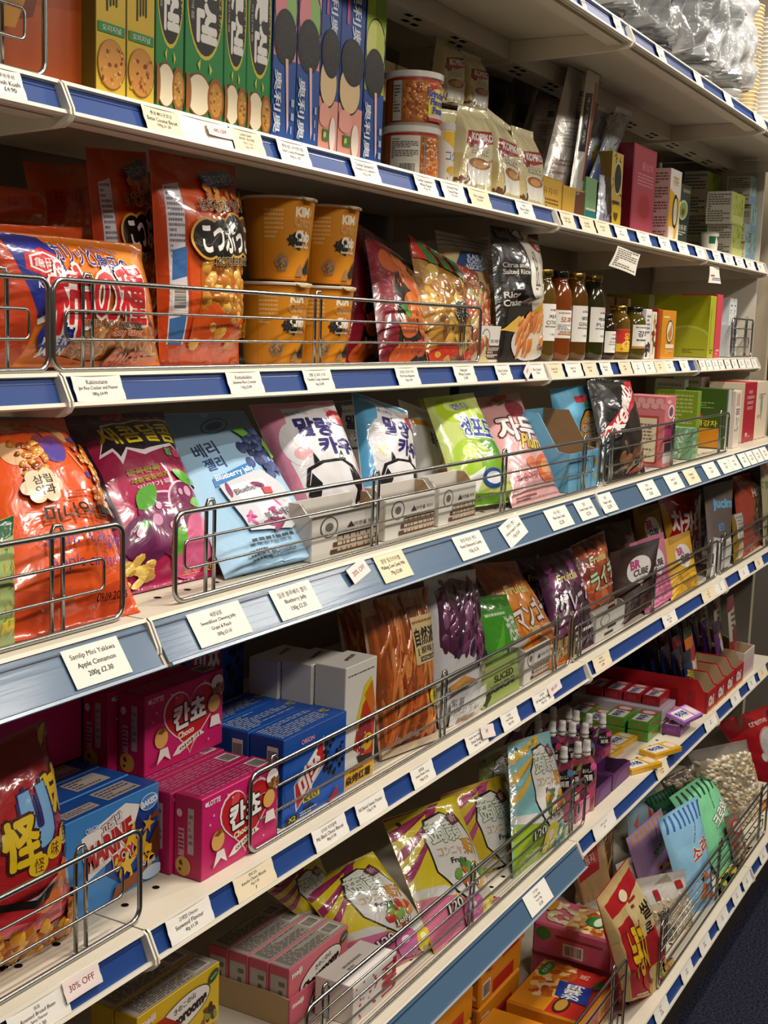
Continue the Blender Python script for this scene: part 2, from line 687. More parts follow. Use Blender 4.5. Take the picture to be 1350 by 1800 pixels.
def shelves():
    for s, (y, z) in SH.items():
        for b, (xa, xb) in enumerate(BAYS):
            where = ('before the first joint', 'in the longest bay', 'between second and third joints', 'in the end bay')[b]
            t = empty('gondola_shelf', ((xa + xb) / 2, y, z - .03), 'steel %s, %s' % (NICE[s], where), 'shelf', 'steel shelves of the long gondola')
            a, e = xa + .0012, xb - .0012
            k = MB()
            dk = .012 if s != 'F' else .03
            k.box(a, e, y + .002, BACK - .004, z - dk, z, CREAM)
            k.box(a, e, y + .004, y + .03, z - .034, z - dk, CREAM)
            # holes along the front of the deck
            x = a + .03
            while x < e - .02:
                for yy in (y + .052,):
                    n = 10
                    vs = [(x + .0042 * math.cos(6.283 * q / n), yy + .0042 * math.sin(6.283 * q / n), z + .0004) for q in range(n)]
                    k.add(vs, [tuple(range(n))], HOLE)
                x += .05
            k.build('deck', t)
            dy, dz = rail_dim(s, b)
            slope = (s, b) in SLOPE
            q = MB()
            n = V((0, -dz, dy)).normalized()      # out of the rail face
            dn = V((0, -dy, -dz)).normalized()    # down the rail face
            Lr = math.hypot(dy, dz)
            o = V((0, y, z))

            def pt(al, ou):
                p = o + dn * al + n * ou
                return (p.y, p.z)
            rc = 0 if slope else REC
            q.ext([pt(-.0005, -.004 - rc), pt(-.0005, .002), pt(.0035, .002), pt(.0035, -.004 - rc)], a, e, EDGE)
            if not slope:
                q.ext([pt(Lr - .003, -.002 - rc), pt(Lr - .003, .0022), pt(Lr + .001, .0022), pt(Lr + .001, -.002 - rc)], a, e, EDGE)
            q.ext([pt(.0035, -.006 - rc), pt(.0035, -.004 - rc), pt(Lr, -.004 - rc), pt(Lr, -.006 - rc)], a, e, CREAM)
            q.build('front_rail', t)
            i = MB()
            m_ = PALE if slope else BLUE
            i.ext([pt(.0036, -.003 - rc), pt(.0036, -.0005 - rc), pt(Lr - .0031, -.0005 - rc), pt(Lr - .0031, -.003 - rc)], a + .004, e - .004, m_)
            if slope:
                i.ext([pt(.009, .0), pt(.009, .0012), pt(.0105, .0012), pt(.0105, .0)], a + .004, e - .004, mat('1d2c4c', 'r'))
                i.ext([pt(Lr - .002, -.003), pt(Lr - .002, .0025), pt(Lr + .001, .0025), pt(Lr + .001, -.003)], a + .004, e - .004, mat('9fb2c4', 'r'))
            else:
                i.ext([pt(.009, -.0004 - rc), pt(.009, .0001 - rc), pt(.0096, .0001 - rc), pt(.0096, -.0004 - rc)], a + .004, e - .004, mat('1b2f66', 'r'))
            i.build('ticket_strip', t)
            for side, xx in ((0, a), (1, e)):
                c = MB()
                w_ = .0025
                xp, xq = (xx, xx + w_) if side == 0 else (xx - w_, xx)
                L2 = .034
                dn2, n2 = V((0, -.0125, -.031)).normalized(), V((0, -.031, .0125)).normalized()
                pr = []
                for al, ou in ((.0, -.008), (.0005, .002), (.004, .0045), (L2 - .004, .0065), (L2 + .002, .005), (L2 + .006, -.001), (L2 + .007, -.012)):
                    g = o + dn2 * al + n2 * ou
                    pr.append((g.y, g.z))
                pr += [(BACK - .01, z - .06), (BACK - .01, z - dk - .0005), (y + .04, z - dk - .0005)]
                c.ext(pr, xp, xq, EDGE)
                c.build('bracket', t)
            if s == 'L':
                c = MB()
                pr = [(.981, z - .0125), (.981, z - .046), (1.036, z - .046), (1.036, z - .0125)]
                c.ext(pr, a + .004, e - .004, CREAM)
                x = a + .05
                while x < e - .1:
                    for qx, qy in ((0, .99), (.03, .99), (.03, 1.012), (.06, 1.012)):
                        c.box(x + qx, x + qx + .018, qy, qy + .009, z - .0465, z - .046, HOLE)
                    x += .165
                c.build('stiffener', t)


def rr(x0, x1, z0, z1, y, rad, n=5):
    o = []
    for cx, cz, a0 in ((x1 - rad, z1 - rad, 0), (x0 + rad, z1 - rad, 90), (x0 + rad, z0 + rad, 180), (x1 - rad, z0 + rad, 270)):
        for k in range(n + 1):
            a = math.radians(a0 + 90 * k / n)
            o.append((cx + rad * math.cos(a), y, cz + rad * math.sin(a)))
    return o


def fence(s, xa, xb, label, hgt=.09, nr=2, out=.012, ups=None):
    y, z = SH[s]
    y += out
    t = empty('wire_basket_front', ((xa + xb) / 2, y, z), label, 'shelf fence', 'wire fences along the shelf fronts')
    k = MB()
    k.tube(rr(xa, xb, z + .003, z + hgt, y, .013), .0028, STEEL, True, 10)
    k.build('outer_frame', t)
    step = (hgt - .005) / (nr + 1)
    k = MB()
    zs = [z + .004 + step * (i + 1) for i in range(nr)]
    k.tube(rr(xa + .02, xb - .022, zs[0], zs[1], y + .0035, .006, 3), .0016, STEEL, True, 6)
    for q in zs[2:]:
        k.tube([(xa + .002, y + .003, q), (xb - .002, y + .003, q)], .0016, STEEL, False, 6)
    k.build('crossbar', t)
    n = max(1, round((xb - xa) / .3))
    pos = ups or [xa + .055] + [xa + (xb - xa) * (i + .5) / n for i in range(1, n - 1)] + [xb - .055]
    for q in pos:
        k = MB()
        zt = z + hgt + .007
        p = [(q - .007, y + .006, z + .003), (q - .007, y + .006, zt - .006), (q - .004, y + .006, zt), (q + .004, y + .006, zt), (q + .007, y + .006, zt - .006), (q + .007, y + .006, z + .003)]
        k.tube(p, .0022, STEEL, False, 8)
        k.build('upright', t)
    return t


def room():
    k = MB().box(-3, 4.2, -1.7, 1.4, -.02, 0, carpet())
    struct(k.build('floor'))
    wl = mat('cfc6b6', 'p')
    struct(MB().box(-3, 4.2, -1.7, 1.4, CEIL, CEIL + .02, mat('cfcac0', 'p')).build('ceiling'))
    struct(MB().box(-3, X3 + .03, BACK, BACK + .02, 0, 2.5, mat('7d7263', 's')).build('wall_back'))
    struct(MB().box(X3 + .03, 4.2, BACK, BACK + .02, 0, CEIL, mat('8f8678', 'p')).build('wall_back_far'))
    struct(MB().box(-3, 4.2, -1.72, -1.7, 0, CEIL, mat('4a453f', 'p')).build('wall_front'))
    struct(MB().box(4.2, 4.22, -1.7, 1.4, 0, CEIL, mat('6e675e', 'p')).build('wall_right'))
    struct(MB().box(-3.02, -3, -1.7, 1.4, 0, CEIL, mat('8a8378', 'p')).build('wall_left'))
    struct(MB().box(X3 + .001, X3 + .012, .9, BACK - .001, 1.245, 2.02, mat('d8cfbf', 's')).box(X3 + .001, X3 + .012, .845, BACK - .001, .0, 1.244, mat('6e675c', 's')).build('wall_end'))
    struct(MB().box(-3, X3, .675, .69, 0, .14, mat('3a362f', 's')).build('baseboard_front'))
    # the post and cable past the end panel
    k = MB().box(3.02, 3.12, .88, .98, 0, CEIL, mat('b3a68f', 's')).box(3.02, 3.04, .865, .88, 0, CEIL, mat('cbbfa8', 's'))
    struct(k.build('trim_1'))
    c = MB().tube([(3.0, .868, 1.78), (3.0, .864, 1.70), (2.995, .868, 1.62), (2.99, .858, 1.55), (2.995, .866, 1.47), (2.99, .862, 1.36)], .0022, mat('2a2520', 'c'))
    tag(c.build('power_cable'), 'thin dark cable hanging down the beige post beyond the end panel', 'cable')


room()
shelves()
# ---------------------------------------------------------------- packages
class gridsurf:
    """positions and normals over a grid, read back on the grid's own triangles"""

    def __init__(s, g, nu, nv):
        s.g, s.size = g, (nu, nv)
        s.N = [[None] * (nu + 1) for _ in range(nv + 1)]
        for j in range(nv + 1):
            for i in range(nu + 1):
                du = g[j][min(nu, i + 1)] - g[j][max(0, i - 1)]
                dv = g[min(nv, j + 1)][i] - g[max(0, j - 1)][i]
                n = du.cross(dv)
                s.N[j][i] = n.normalized() if n.length > 1e-12 else V((0, -1, 0))

    def cell(s, i, j, low, a, b):
        g, N = s.g, s.N
        A, C_ = g[j][i], g[j + 1][i + 1]
        n, m = N[j][i], N[j + 1][i + 1]
        if low:
            return A * (1 - a) + g[j][i + 1] * (a - b) + C_ * b, (n * (1 - a) + N[j][i + 1] * (a - b) + m * b).normalized()
        return A * (1 - b) + g[j + 1][i] * (b - a) + C_ * a, (n * (1 - b) + N[j + 1][i] * (b - a) + m * a).normalized()

    def __call__(s, u, v):
        nu, nv = s.size
        a, b = u * nu, v * nv
        i, j = min(nu - 1, int(a)), min(nv - 1, int(b))
        return s.cell(i, j, a - i >= b - j, a - i, b - j)


def corners(px, yb, yt, th, ar):
    """the corners of a bag in space; a bag that would come out too wide for its height is turned towards the aisle's near end"""
    mid = lambda a, b: ((a[0] + b[0]) / 2, (a[1] + b[1]) / 2)
    cb, ct = ony(*mid(px[0], px[1]), yb), ony(*mid(px[2], px[3]), yt)
    q = [ony(*p, y) for p, y in zip(px, (yb, yb, yt, yt))]
    W0, H0 = ((q[1] - q[0]).length + (q[2] - q[3]).length) / 2, (ct - cb).length
    th0 = math.atan2(cb.x - CAMP.x, cb.y - CAMP.y)
    fi = 0
    if ar and W0 > ar * H0:
        c = W0 * math.cos(th0) / (ar * H0)
        fi = th0 - (math.acos(c) if c < 1 else 0)
        fi = min(fi, .95)
    if not fi:
        return q
    n = V((-math.sin(fi), -math.cos(fi), 0))
    s = min(SH, key=lambda k: abs(SH[k][1] - cb.z))
    ly, lz = SH[s]
    out = []
    for p, c, low in ((px[0], cb, 1), (px[1], cb, 1), (px[2], ct, 0), (px[3], ct, 0)):
        k = ray(*p)
        w = CAMP + k * ((c - CAMP).dot(n) / k.dot(n))
        if low and w.z < lz + .002 and abs(cb.z - lz) < .06:
            w = onz(*p, lz + .002)
        if w.y < ly + .022:
            w = ony(*p, ly + .022)
        out.append(w)
    return out


def pouch(name, label, px, yb, yt, th, col, ops=(), kind='f', prof='pillow', group=None, cat='snack bag', seed=1, pin=.05, bth=.4, back=None, wr=1.0, bend=0.0, parent=None, seal=.055, inner=None, ar=.74):
    """a filled bag whose four corners stand at depth yb (bottom) and yt (top)"""
    bl, br, tr_, tl = corners(px, yb, yt, th, ar)
    W = ((br - bl).length + (tr_ - tl).length) / 2
    Hh = ((tl - bl).length + (tr_ - br).length) / 2
    n = (br - bl).cross(tl - bl).normalized()
    nu, nv = 22, 28
    sd = seed * 7.3

    def h(u, v):
        a = abs(2 * u - 1)
        if prof == 'stand':
            vv = min(1, max(0, v / (1 - seal)))
            pv = (1 - vv ** 1.6) ** .8 * (.8 + .2 * min(1, vv * 5))
            pu = (1 - a ** 2.4) ** .62
        elif prof == 'gusset':
            vv = min(1, max(0, v / (1 - seal)))
            pv = min(1, ((1 - vv) * 3.2)) ** .7
            pu = max(.0, 1 - a ** 9) ** .4
        else:
            vv = min(1, max(0, (v - seal) / (1 - 2 * seal)))
            pv = max(0, 1 - abs(2 * vv - 1) ** 2.6) ** .62
            pu = (1 - a ** 2.4) ** .62
        return pu * pv, vv

    F, B = [], []
    for j in range(nv + 1):
        v = j / nv
        f_, b_ = [], []
        for i in range(nu + 1):
            u = i / nu
            pr, vv = h(u, v)
            uu = .5 + (u - .5) * (1 - pin * math.sin(math.pi * v))
            p = (bl * (1 - uu) + br * uu) * (1 - v) + (tl * (1 - uu) + tr_ * uu) * v
            p = p + n * (bend * 4 * v * (1 - v))
            q = noise.noise(V((u * W * 22, v * Hh * 22, sd))) * .16 * pr
            q += noise.noise(V((u * W * 50, v * Hh * 40, sd + 9))) * .06 * pr
            for d_ in (v, 1 - v):
                q += math.sin(u * 31 + 5 * noise.noise(V((u * 4, sd, d_)))) * .07 * math.exp(-max(0, d_ - .04) / .09) * min(1, pr * 3)
            q += .5 * noise.noise(V((u * 3, v * 4, sd + 3))) * .12
            f_.append(p + n * (th * (pr + q * wr)))
            b_.append(p - n * (th * bth * pr + .0006))
        F.append(f_)
        B.append(b_)
    cb = (bl + br) / 2
    sk = min(SH, key=lambda k: abs(SH[k][1] - cb.z))
    ly, lz = SH[sk]
    up = [k for k in SH if SH[k][1] > lz + .1]
    uy, uz = SH[min(up, key=lambda k: SH[k][1])] if up else (9, 9)
    if -.08 < cb.z - lz < .06 and parent is None:
        for row in F + B:
            for p in row:  # it rests on the shelf and against the wire fence
                p.z = max(p.z, lz + .0008)
                if p.z < lz + .115:
                    p.y = max(p.y, ly + .0215)
                if p.y > uy - .004:
                    p.z = min(p.z, uz - .0375 if p.y < uy + .035 else (uz - .048 if .97 < p.y < 1.045 and uz > 2 else uz - .014))
    mb = MB()
    m0 = mat(col, kind)
    w_ = nu + 1
    gs = gridsurf(F, nu, nv)
    vs = [p for row in F for p in row] + [p for row in B for p in row]
    K = w_ * (nv + 1)
    fs = []
    for j in range(nv):
        for i in range(nu):
            a = j * w_ + i
            fs.append((a, a + 1, a + 1 + w_, a + w_))
    m1 = mat(back or col, kind)
    mb.add(vs, [t for a, b, c, d_ in fs for t in ((a, b, c), (a, c, d_))], m0, True, [n for row in gs.N for n in row])
    fb = [(K + a, K + d_, K + c, K + b) for a, b, c, d_ in fs]
    for i in range(nu):
        fb.append((i + 1, i, K + i, K + i + 1))
        a = nv * w_ + i
        fb.append((a, a + 1, K + a + 1, K + a))
    for j in range(nv):
        a = j * w_
        fb.append((a, a + w_, K + a + w_, K + a))
        a += nu
        fb.append((a + w_, a, K + a, K + a + w_))
    b0 = len(mb.f)
    mb.add([], [], m1)
    k1 = mb.m.index(m1)
    for q in fb:
        mb.f.append(list(q))
        mb.i.append(k1)
        mb.sm.append(True)
    put(mb, gs, W, Hh, ops, kind, L=.012, d0=.00012, dd=.00006)
    base = (bl + br) / 2
    if parent is not None:
        return mb.build(name, parent, base)
    o = mb.build(name, None, base)
    return tag(o, label, cat, group)


class Frame:
    """a box standing at p, turned by yaw, tipped by pitch (top goes back) and roll (leans along its width)"""

    def __init__(s, p, yaw=0, pitch=0, roll=0):
        s.p = V(p)
        s.m = Matrix.Rotation(math.radians(yaw), 3, 'Z') @ Matrix.Rotation(math.radians(-pitch), 3, 'X') @ Matrix.Rotation(math.radians(roll), 3, 'Y')

    def __call__(s, q):
        return s.p + s.m @ V(q)


def box(name, label, p, w, d, h, cols, prints=None, yaw=0, pitch=0, roll=0, kind='c', group=None, cat='box', parent=None, bev=.0009):
    """a carton: p is its front lower corner, w along the shelf, d into the shelf, h up. cols: front, end, top"""
    fr = Frame(p, yaw, pitch, roll)
    if isinstance(cols, str):
        cols = (cols,) * 3
    bm = bmesh.new()
    bmesh.ops.create_cube(bm, size=1)
    for v in bm.verts:
        v.co = V(((v.co.x + .5) * w, (v.co.y + .5) * d, (v.co.z + .5) * h))
    bmesh.ops.bevel(bm, geom=bm.edges[:], offset=bev, segments=1, affect='EDGES')
    bm.normal_update()
    mb = MB()
    for fc in bm.faces:
        nn = fc.normal
        ax = max(range(3), key=lambda i: abs(nn[i]))
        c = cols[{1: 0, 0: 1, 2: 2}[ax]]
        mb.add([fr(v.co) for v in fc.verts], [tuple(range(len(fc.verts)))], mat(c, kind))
    bm.free()
    R3 = fr.m
    fac = {'F': (lambda u, v: V((u * w, 0, v * h)), V((0, -1, 0)), w, h), 'L': (lambda u, v: V((0, d * (1 - u), v * h)), V((-1, 0, 0)), d, h),
           'R': (lambda u, v: V((w, d * u, v * h)), V((1, 0, 0)), d, h), 'T': (lambda u, v: V((u * w, v * d, h)), V((0, 0, 1)), w, d)}
    for key, ops in (prints or {}).items():
        fn, nn, a, b = fac[key]
        n2 = R3 @ nn
        put(mb, lambda u, v: (fr(fn(u, v)), n2), a, b, ops, kind)
    if parent is not None:
        return mb.build(name, parent, p)
    return tag(mb.build(name, None, p), label, cat, group)


def round_pack(name, label, c, prof, ops, a0, a1, z0, z1, kind='h', group=None, cat='can', seg=40, parent=None, extra=None):
    """a turned pack: prof lists (radius, height, colour) rings; ops are printed from angle a0 to a1 between heights z0 and z1"""
    mb = MB()
    ring = []
    for i in range(len(prof) - 1):
        (r0, h0, c0), (r1, h1, _) = prof[i], prof[i + 1]
        k_ = kind
        if isinstance(c0, tuple):
            c0, k_ = c0
        vs, fs = [], []
        for rr_, z in ((r0, h0), (r1, h1)):
            for k in range(seg):
                a = 2 * math.pi * k / seg
                vs.append((c[0] + rr_ * math.cos(a), c[1] + rr_ * math.sin(a), c[2] + z))
        fs = [(k, (k + 1) % seg, seg + (k + 1) % seg, seg + k) for k in range(seg)]
        mb.add(vs, fs, mat(c0, k_), True)

    def rad(z):
        for (r0, h0, _), (r1, h1, _) in zip(prof, prof[1:]):
            if h0 <= z <= h1 and h1 > h0:
                return r0 + (r1 - r0) * (z - h0) / (h1 - h0)
        return prof[-1][0]

    A0, A1 = math.radians(a0), math.radians(a1)

    def surf(u, v):
        a = A0 + (A1 - A0) * u
        z = z0 + (z1 - z0) * v
        q = rad(z)
        return V((c[0] + q * math.cos(a), c[1] + q * math.sin(a), c[2] + z)), V((math.cos(a), math.sin(a), 0))
    if ops:
        put(mb, surf, rad((z0 + z1) / 2) * (A1 - A0), z1 - z0, ops, kind, L=.006)
    if parent is not None:
        return mb.build(name, parent, c)
    return tag(mb.build(name, None, c), label, cat, group)


def tray(name, label, x0, x1, y0, y1, z, hf, hb, col, ops=(), side=None, group=None, inside='b09472', cat='carton', lops=(), cut=(.55, .18)):
    """an open display carton: low front, tall back, sloping ends"""
    mb = MB()
    t = .003
    m, mi = mat(col, 'c'), mat(inside, 'b')
    e = .0002
    mb.box(x0 + t + e, x1 - t - e, y0 + t + e, y1 - t - e, z + e, z + t, mi)
    mb.box(x0, x1, y0, y0 + t, z, z + hf, m)
    mb.box(x0 + t + e, x1 - t - e, y0 + t + e, y0 + t + .0008, z + t + e, z + hf - .001, mi)
    mb.box(x0, x1, y1 - t, y1, z, z + hb, m)
    for xa, mm in ((x0, mat(side or col, 'c')), (x1 - t, mat(side or col, 'c'))):
        ya, yb = y0 + t + e, y1 - t - e
        pr = [(ya, z), (yb, z), (yb, z + hb), (ya + (yb - ya) * cut[0], z + hb), (ya + (yb - ya) * cut[1], z + hf * 1.05), (ya, z + hf)]
        mb.ext(pr, xa, xa + t, mm)
        xi = xa + t + e if xa == x0 else xa - .0004 - e
        mb.ext([(a + (.001 if a == ya else -.001), b + (.0035 if b == z else -.0006)) for a, b in pr], xi, xi + .0004, mi)
    if ops:
        put(mb, lambda u, v: (V((x0 + u * (x1 - x0), y0, z + v * hf)), V((0, -1, 0))), x1 - x0, hf, ops, 'c')
    if lops:
        put(mb, lambda u, v: (V((x0, y1 - u * (y1 - y0), z + v * hf)), V((-1, 0, 0))), y1 - y0, hf, lops, 'c')
    return tag(mb.build(name, None, (x0, y0, z)), label, cat, group)


def cx_(u, s, off, z=None):
    """x of picture column u on a plane off behind the lip of shelf s"""
    y, zz = SH[s]
    return xat(u, y + off, zz if z is None else z)


def bxp(name, label, s, off, uL, uR, h, d, cols, prints=None, dz=0, **k):
    """a box standing on shelf s, its front off behind the lip, from picture column uL to uR at its foot"""
    y, z = SH[s]
    a, b = xat(uL, y + off, z + dz), xat(uR, y + off, z + dz)
    return box(name, label, (a, y + off, z + dz + .0006), b - a, d, h, cols, prints, **k)
# ---------------------------------------------------------------- wire fences
fence('A', -1.0, -.006, 'wire fence in front of the orange box on the high biscuit shelf')
fence('B', -1.0, -.001, 'wire fence ending in front of the blue end of the soy rice cracker bag', .092)
fence('B', .006, .995, 'wire fence in front of the orange cups and rice cracker bags', .092)
fence('B', 2.66, 2.9, 'short wire fence at the end panel beside the small white boxes', .11, 3)
fence('C', -1.0, -.015, 'wire fence in front of the bright orange pouch of honey cookies', .094, out=.016, ups=[-.55, -.096])
fence('C', .064, 1.318, 'wire fence in front of the white display cartons and cow bags', .094, out=.016, ups=[.13, .482, .89, 1.25])
fence('C', 1.346, 2.262, 'wire fence in front of the ginger candy carton and green tea boxes', .1, out=.016)
fence('D', -1.0, .012, 'wire fence in front of the red broad bean bag', .1, out=.016, ups=[-.5, -.067])
fence('D', .203, 1.21, 'wire fence in front of the blue biscuit boxes and potato strips', .096, out=.016)
fence('D', 1.226, 2.243, 'wire fence in front of the fruit gummy bags', .096, out=.016)
fence('D', 2.28, 2.9, 'wire fence past the end joint in front of the red orange bags', .096, out=.016)
fence('E', .33, 1.336, 'wire fence in front of the konjac jelly bags and spout pouches', .1, 3, out=.016)
fence('F', .35, 1.287, 'tall wire fence ending in front of the sweet fritter packs', .175, 4, out=.017)
fence('F', 1.516, 2.5, 'tall wire fence in front of the popped rice and blue bags', .15, 5, out=.017)

# ---------------------------------------------------------------- price tags
WHITE, TAN, PINK = 'efeae0', 'ecdcbc', 'ecdcd6'
RAILN = {'L': 'top shelf rail under the wrapped cups', 'A': 'rail under the biscuit boxes and coffee bags', 'B': 'rail under the rice crackers and jars',
         'C': 'sloping rail under the sweet pouches', 'D': 'rail under the biscuits and dried snacks', 'E': 'rail under the jellies and gum', 'F': 'lowest rail by the carpet'}
ORD = ['first', 'second', 'third', 'fourth', 'fifth', 'sixth', 'seventh', 'eighth', 'ninth', 'tenth', 'eleventh', 'twelfth']


def price(s, uL, uR, lines, col=WHITE, rot=0, what=None, out=.0, up=0.0, big=None):
    y, z = SH[s]
    b = max(i for i in range(4) if xat((uL + uR) / 2, y, z) >= BAYS[i][0])
    dy, dz = rail_dim(s, b)
    Lr = math.hypot(dy, dz)
    slope = (s, b) in SLOPE
    rc = 0 if slope else REC - .0015
    ym, zm = y - dy / 2 + rc * dz / Lr, z - dz / 2 - rc * dy / Lr
    xa, xb = xat(uL, ym, zm), xat(uR, ym, zm)
    n = V((0, -dz, dy)).normalized()
    upv = V((0, dy, dz)).normalized()
    Hh = (Lr * .74 if slope else Lr - .0068) if big is None else big
    W = xb - xa
    c = V(((xa + xb) / 2, ym, zm)) + n * ((.0016 if slope else .0014) + out) + upv * ((-.001 if slope else 0) + up)
    ca, sa = math.cos(math.radians(rot)), math.sin(math.radians(rot))
    nu = 10

    def at_(u, v):
        a, q = (u - .5) * W, (v - .5) * Hh
        lift = .0012 * (2 * u - 1) ** 2 if not slope else 0
        return c + V((1, 0, 0)) * (a * ca - q * sa) + upv * (a * sa + q * ca) + n * (lift + (.0005 * math.sin(9 * v) if not slope else 0))
    g = [[at_(i / nu, j / 4) for i in range(nu + 1)] for j in range(5)]
    mb = MB()
    m_ = mat(col, 'p')
    for sgn in (0, 1):
        vs = [p - n * (.0003 * sgn) for row in g for p in row]
        fs = [(j * (nu + 1) + i, j * (nu + 1) + i + 1, (j + 1) * (nu + 1) + i + 1, (j + 1) * (nu + 1) + i) for j in range(4) for i in range(nu)]
        mb.add(vs, fs if not sgn else [q[::-1] for q in fs], m_, True)
    ops = []
    k = len(lines)
    for i, t in enumerate(lines):
        hh = .6 / max(3, k) if k > 1 else .36
        yy = .52 + (.5 * (k - 1) - i) * (.78 / max(3.2, k))
        wd = glyphs(t, 0)
        nat = (wd[3] - wd[2]) / max(.1, wd[5] - wd[4]) * hh * Hh / W
        ops.append(T(t, .5, yy, hh * .84, '3a3733' if col != PINK else '8a3f3a', w=min(nat * .9, .8), b=.0))
    put(mb, gridsurf(g, nu, 4), W, Hh, ops, 'p', L=.008, d0=.0002, dd=.0001)
    o = mb.build('discount_label' if col == PINK else 'price_label', None, c)
    PEND.append((o, s, xa, col, what))
    return o


PEND = []


def price_labels():
    """each label says on which rail a ticket sits and how many tickets stand before it"""
    for s in SH:
        rows = sorted((t for t in PEND if t[1] == s), key=lambda t: t[2])
        k = dict.fromkeys((WHITE, TAN, PINK), 0)
        for o, _, x, col, what in rows:
            kind = {WHITE: 'white price label', TAN: 'cream price label', PINK: 'pale pink discount sticker'}[col]
            n = k[col]
            k[col] += 1
            nth = ORD[n] if n < 12 else ('thirteenth', 'fourteenth', 'fifteenth', 'sixteenth', 'seventeenth', 'eighteenth', 'nineteenth', 'twentieth')[min(7, n - 12)]
            if what:
                lab = '%s %s' % (kind, what)
            else:
                lab = '%s %s along the %s' % (nth, kind, RAILN[s])
            tag(o, lab, 'price tag', 'tickets on the %s' % RAILN[s])


def row(s, cols, spans, txt):
    for i, (a, b) in enumerate(spans):
        t = txt[i] if i < len(txt) else txt[-1]
        price(s, a, b, t.split('|'), TAN if i in cols else WHITE)


row('L', (), [(1018, 1026), (1077, 1091), (1153, 1167), (1219, 1232), (1272, 1285), (1325, 1339)], ['£3.50', '|£4.20', '|£2.90', '|£2.50', '|£1.80', '|£1.80'])
price('A', -14, 38, ['쿠쉬쿠쉬', 'Kush Kush', '£4.90'], what='below the big orange box with the toast picture')
price('A', 250, 316, ['롯데 빠다코코낫', 'Butter Coconut Biscuit', '100g £1.20'], TAN, what='below the yellow round cracker boxes')
price('A', 314, 402, ['', ' ', ''], what='blank and creased, beneath the pink forty percent sticker')
price('A', 360, 406, ['40% OFF'], PINK, out=.0025, up=.003, big=.014, what='reading 40% OFF below the green sandwich biscuit boxes')
price('A', 405, 460, ['Lotte Sand', '롯데샌드 파인애플', '아몬드 초코', '10g £1.95'], TAN, what='below the last green sandwich biscuit box')
price('A', 487, 541, ['롯데 샌드 쿠키앤크림', 'Sand Cookie Pineapple', '100g £1.50'], what='below the first pink and blue cookie boxes')
price('A', 617, 664, ['Cookie Sandwich', 'Strawberry & Cranberry', '97g £1.90'], what='below the last blue cookie box and pea cans')
row('A', (2, 4, 5, 6), [(728, 765), (775, 815), (823, 859), (906, 936), (984, 1008), (1018, 1043), (1046, 1071), (1080, 1102), (1119, 1141), (1157, 1177), (1190, 1208), (1222, 1238), (1252, 1266), (1272, 1288), (1292, 1306), (1310, 1325), (1330, 1342)],
    ['Cookie Sandwich|White Peach|97g £1.90', 'Sriracha Peas|Green Peas|95g £2.50', 'Pea Crackers|140g £2.80', '코피코|Blanca Coffee|30g £3.50', 'Green Tea|10T £2.80', 'Corn Silk|15T £3.20', 'Honey Ginger|£3.50', 'Barley|10T £2.70', 'Citron Tea|£4.20'])
price('B', 127, 213, ['Kakinotane', 'Jpn Rice Cracker and Peanut', '180g £4.99'], what='reading £4.99 below the orange soy cracker bag')
price('B', 398, 458, ['Kotsubukko', 'Japanese Rice Cracker', '110g £2.99'], what='reading £2.99 below the tall honey cracker bag')
price('B', 533, 582, ['청룡 김 과자 스낵', 'Yopokki Crispy Seaweed', '36g £2.00'], what='below the two orange seaweed crisp cups')
price('B', 695, 734, ['오리온 고구마 스낵', 'Mini Potato Baguette', '120g £1.80'], what='below the black sweet potato crisp bags')
row('B', (3, 5, 7, 10), [(797, 833), (870, 896), (931, 956), (960, 988), (993, 1021), (1024, 1048), (1054, 1073), (1087, 1108), (1110, 1130), (1131, 1149), (1150, 1168), (1168, 1183), (1194, 1209), (1228, 1239), (1240, 1250), (1251, 1261), (1262, 1271), (1273, 1283), (1285, 1295), (1297, 1308), (1309, 1319), (1320, 1329)],
    ['Hokkoshi|Wheat Cracker|£1.80', 'Citrus Cracker|90g £2.50', 'Rice Cracker|£2.50', 'Citron Tea|1kg £7.50', 'Quince Tea|£7.80', 'Ginger Tea|£7.80', 'Plum Tea|£6.90', 'Jujube|£5.90', 'Yuja|£4.90', 'Ginger|£4.90'])
price('B', 914, 931, ['OFF'], PINK, rot=28, out=.004, big=.018, what='curling off the rail below the black citrus cracker bag')
price('C', 118, 216, ['Samlip Mini Yakkwa', 'Apple Cinnamon', '200g £2.30'], what='reading £2.30 below the bright orange pouch')
price('C', 338, 429, ['새콤달콤', 'Sweet&Sour Chewing Jelly', 'Grape & Peach', '200g £3.10'], what='reading £3.10 below the purple grape candy bag')
price('C', 482, 552, ['일광 블루베리 젤리', 'Blueberry Jelly', '150g £2.35'], what='reading £2.35 below the pale blue berry jelly pouch')
price('C', 614, 650, ['20% OFF'], PINK, rot=12, out=.003, up=.011, big=.02, what='tilted and reading 20% OFF above the strips of sweet potato')
price('C', 667, 717, ['말랑 밀크카라멜', 'Mallang Cow Candy Milk', '79g £2.00'], TAN, up=.004)
price('C', 802, 850, ['롯데 복숭아 캔디', 'Peach Flavoured Candy', '153g £2.35'])
price('C', 882, 922, ['청포도 캔디', 'Green Grape Fr Candy', '119g £2.35'], rot=11, up=.003)
row('C', (5,), [(962, 1000), (1014, 1043), (1054, 1078), (1125, 1153), (1171, 1196), (1204, 1225), (1238, 1259), (1265, 1283), (1282, 1297), (1300, 1313), (1314, 1325), (1326, 1337), (1338, 1349)],
    ['자두 캔디|Plum Soda Candy|£2.35', '생강|Chewy Ginger Candy|£2.35', '생강|Ginger Candy|£2.70', '코피코|Coffee Candy|£2.20', 'Ginger Tea|£3.80', 'Turmeric|£4.20', 'Tea Bag|£3.10'])
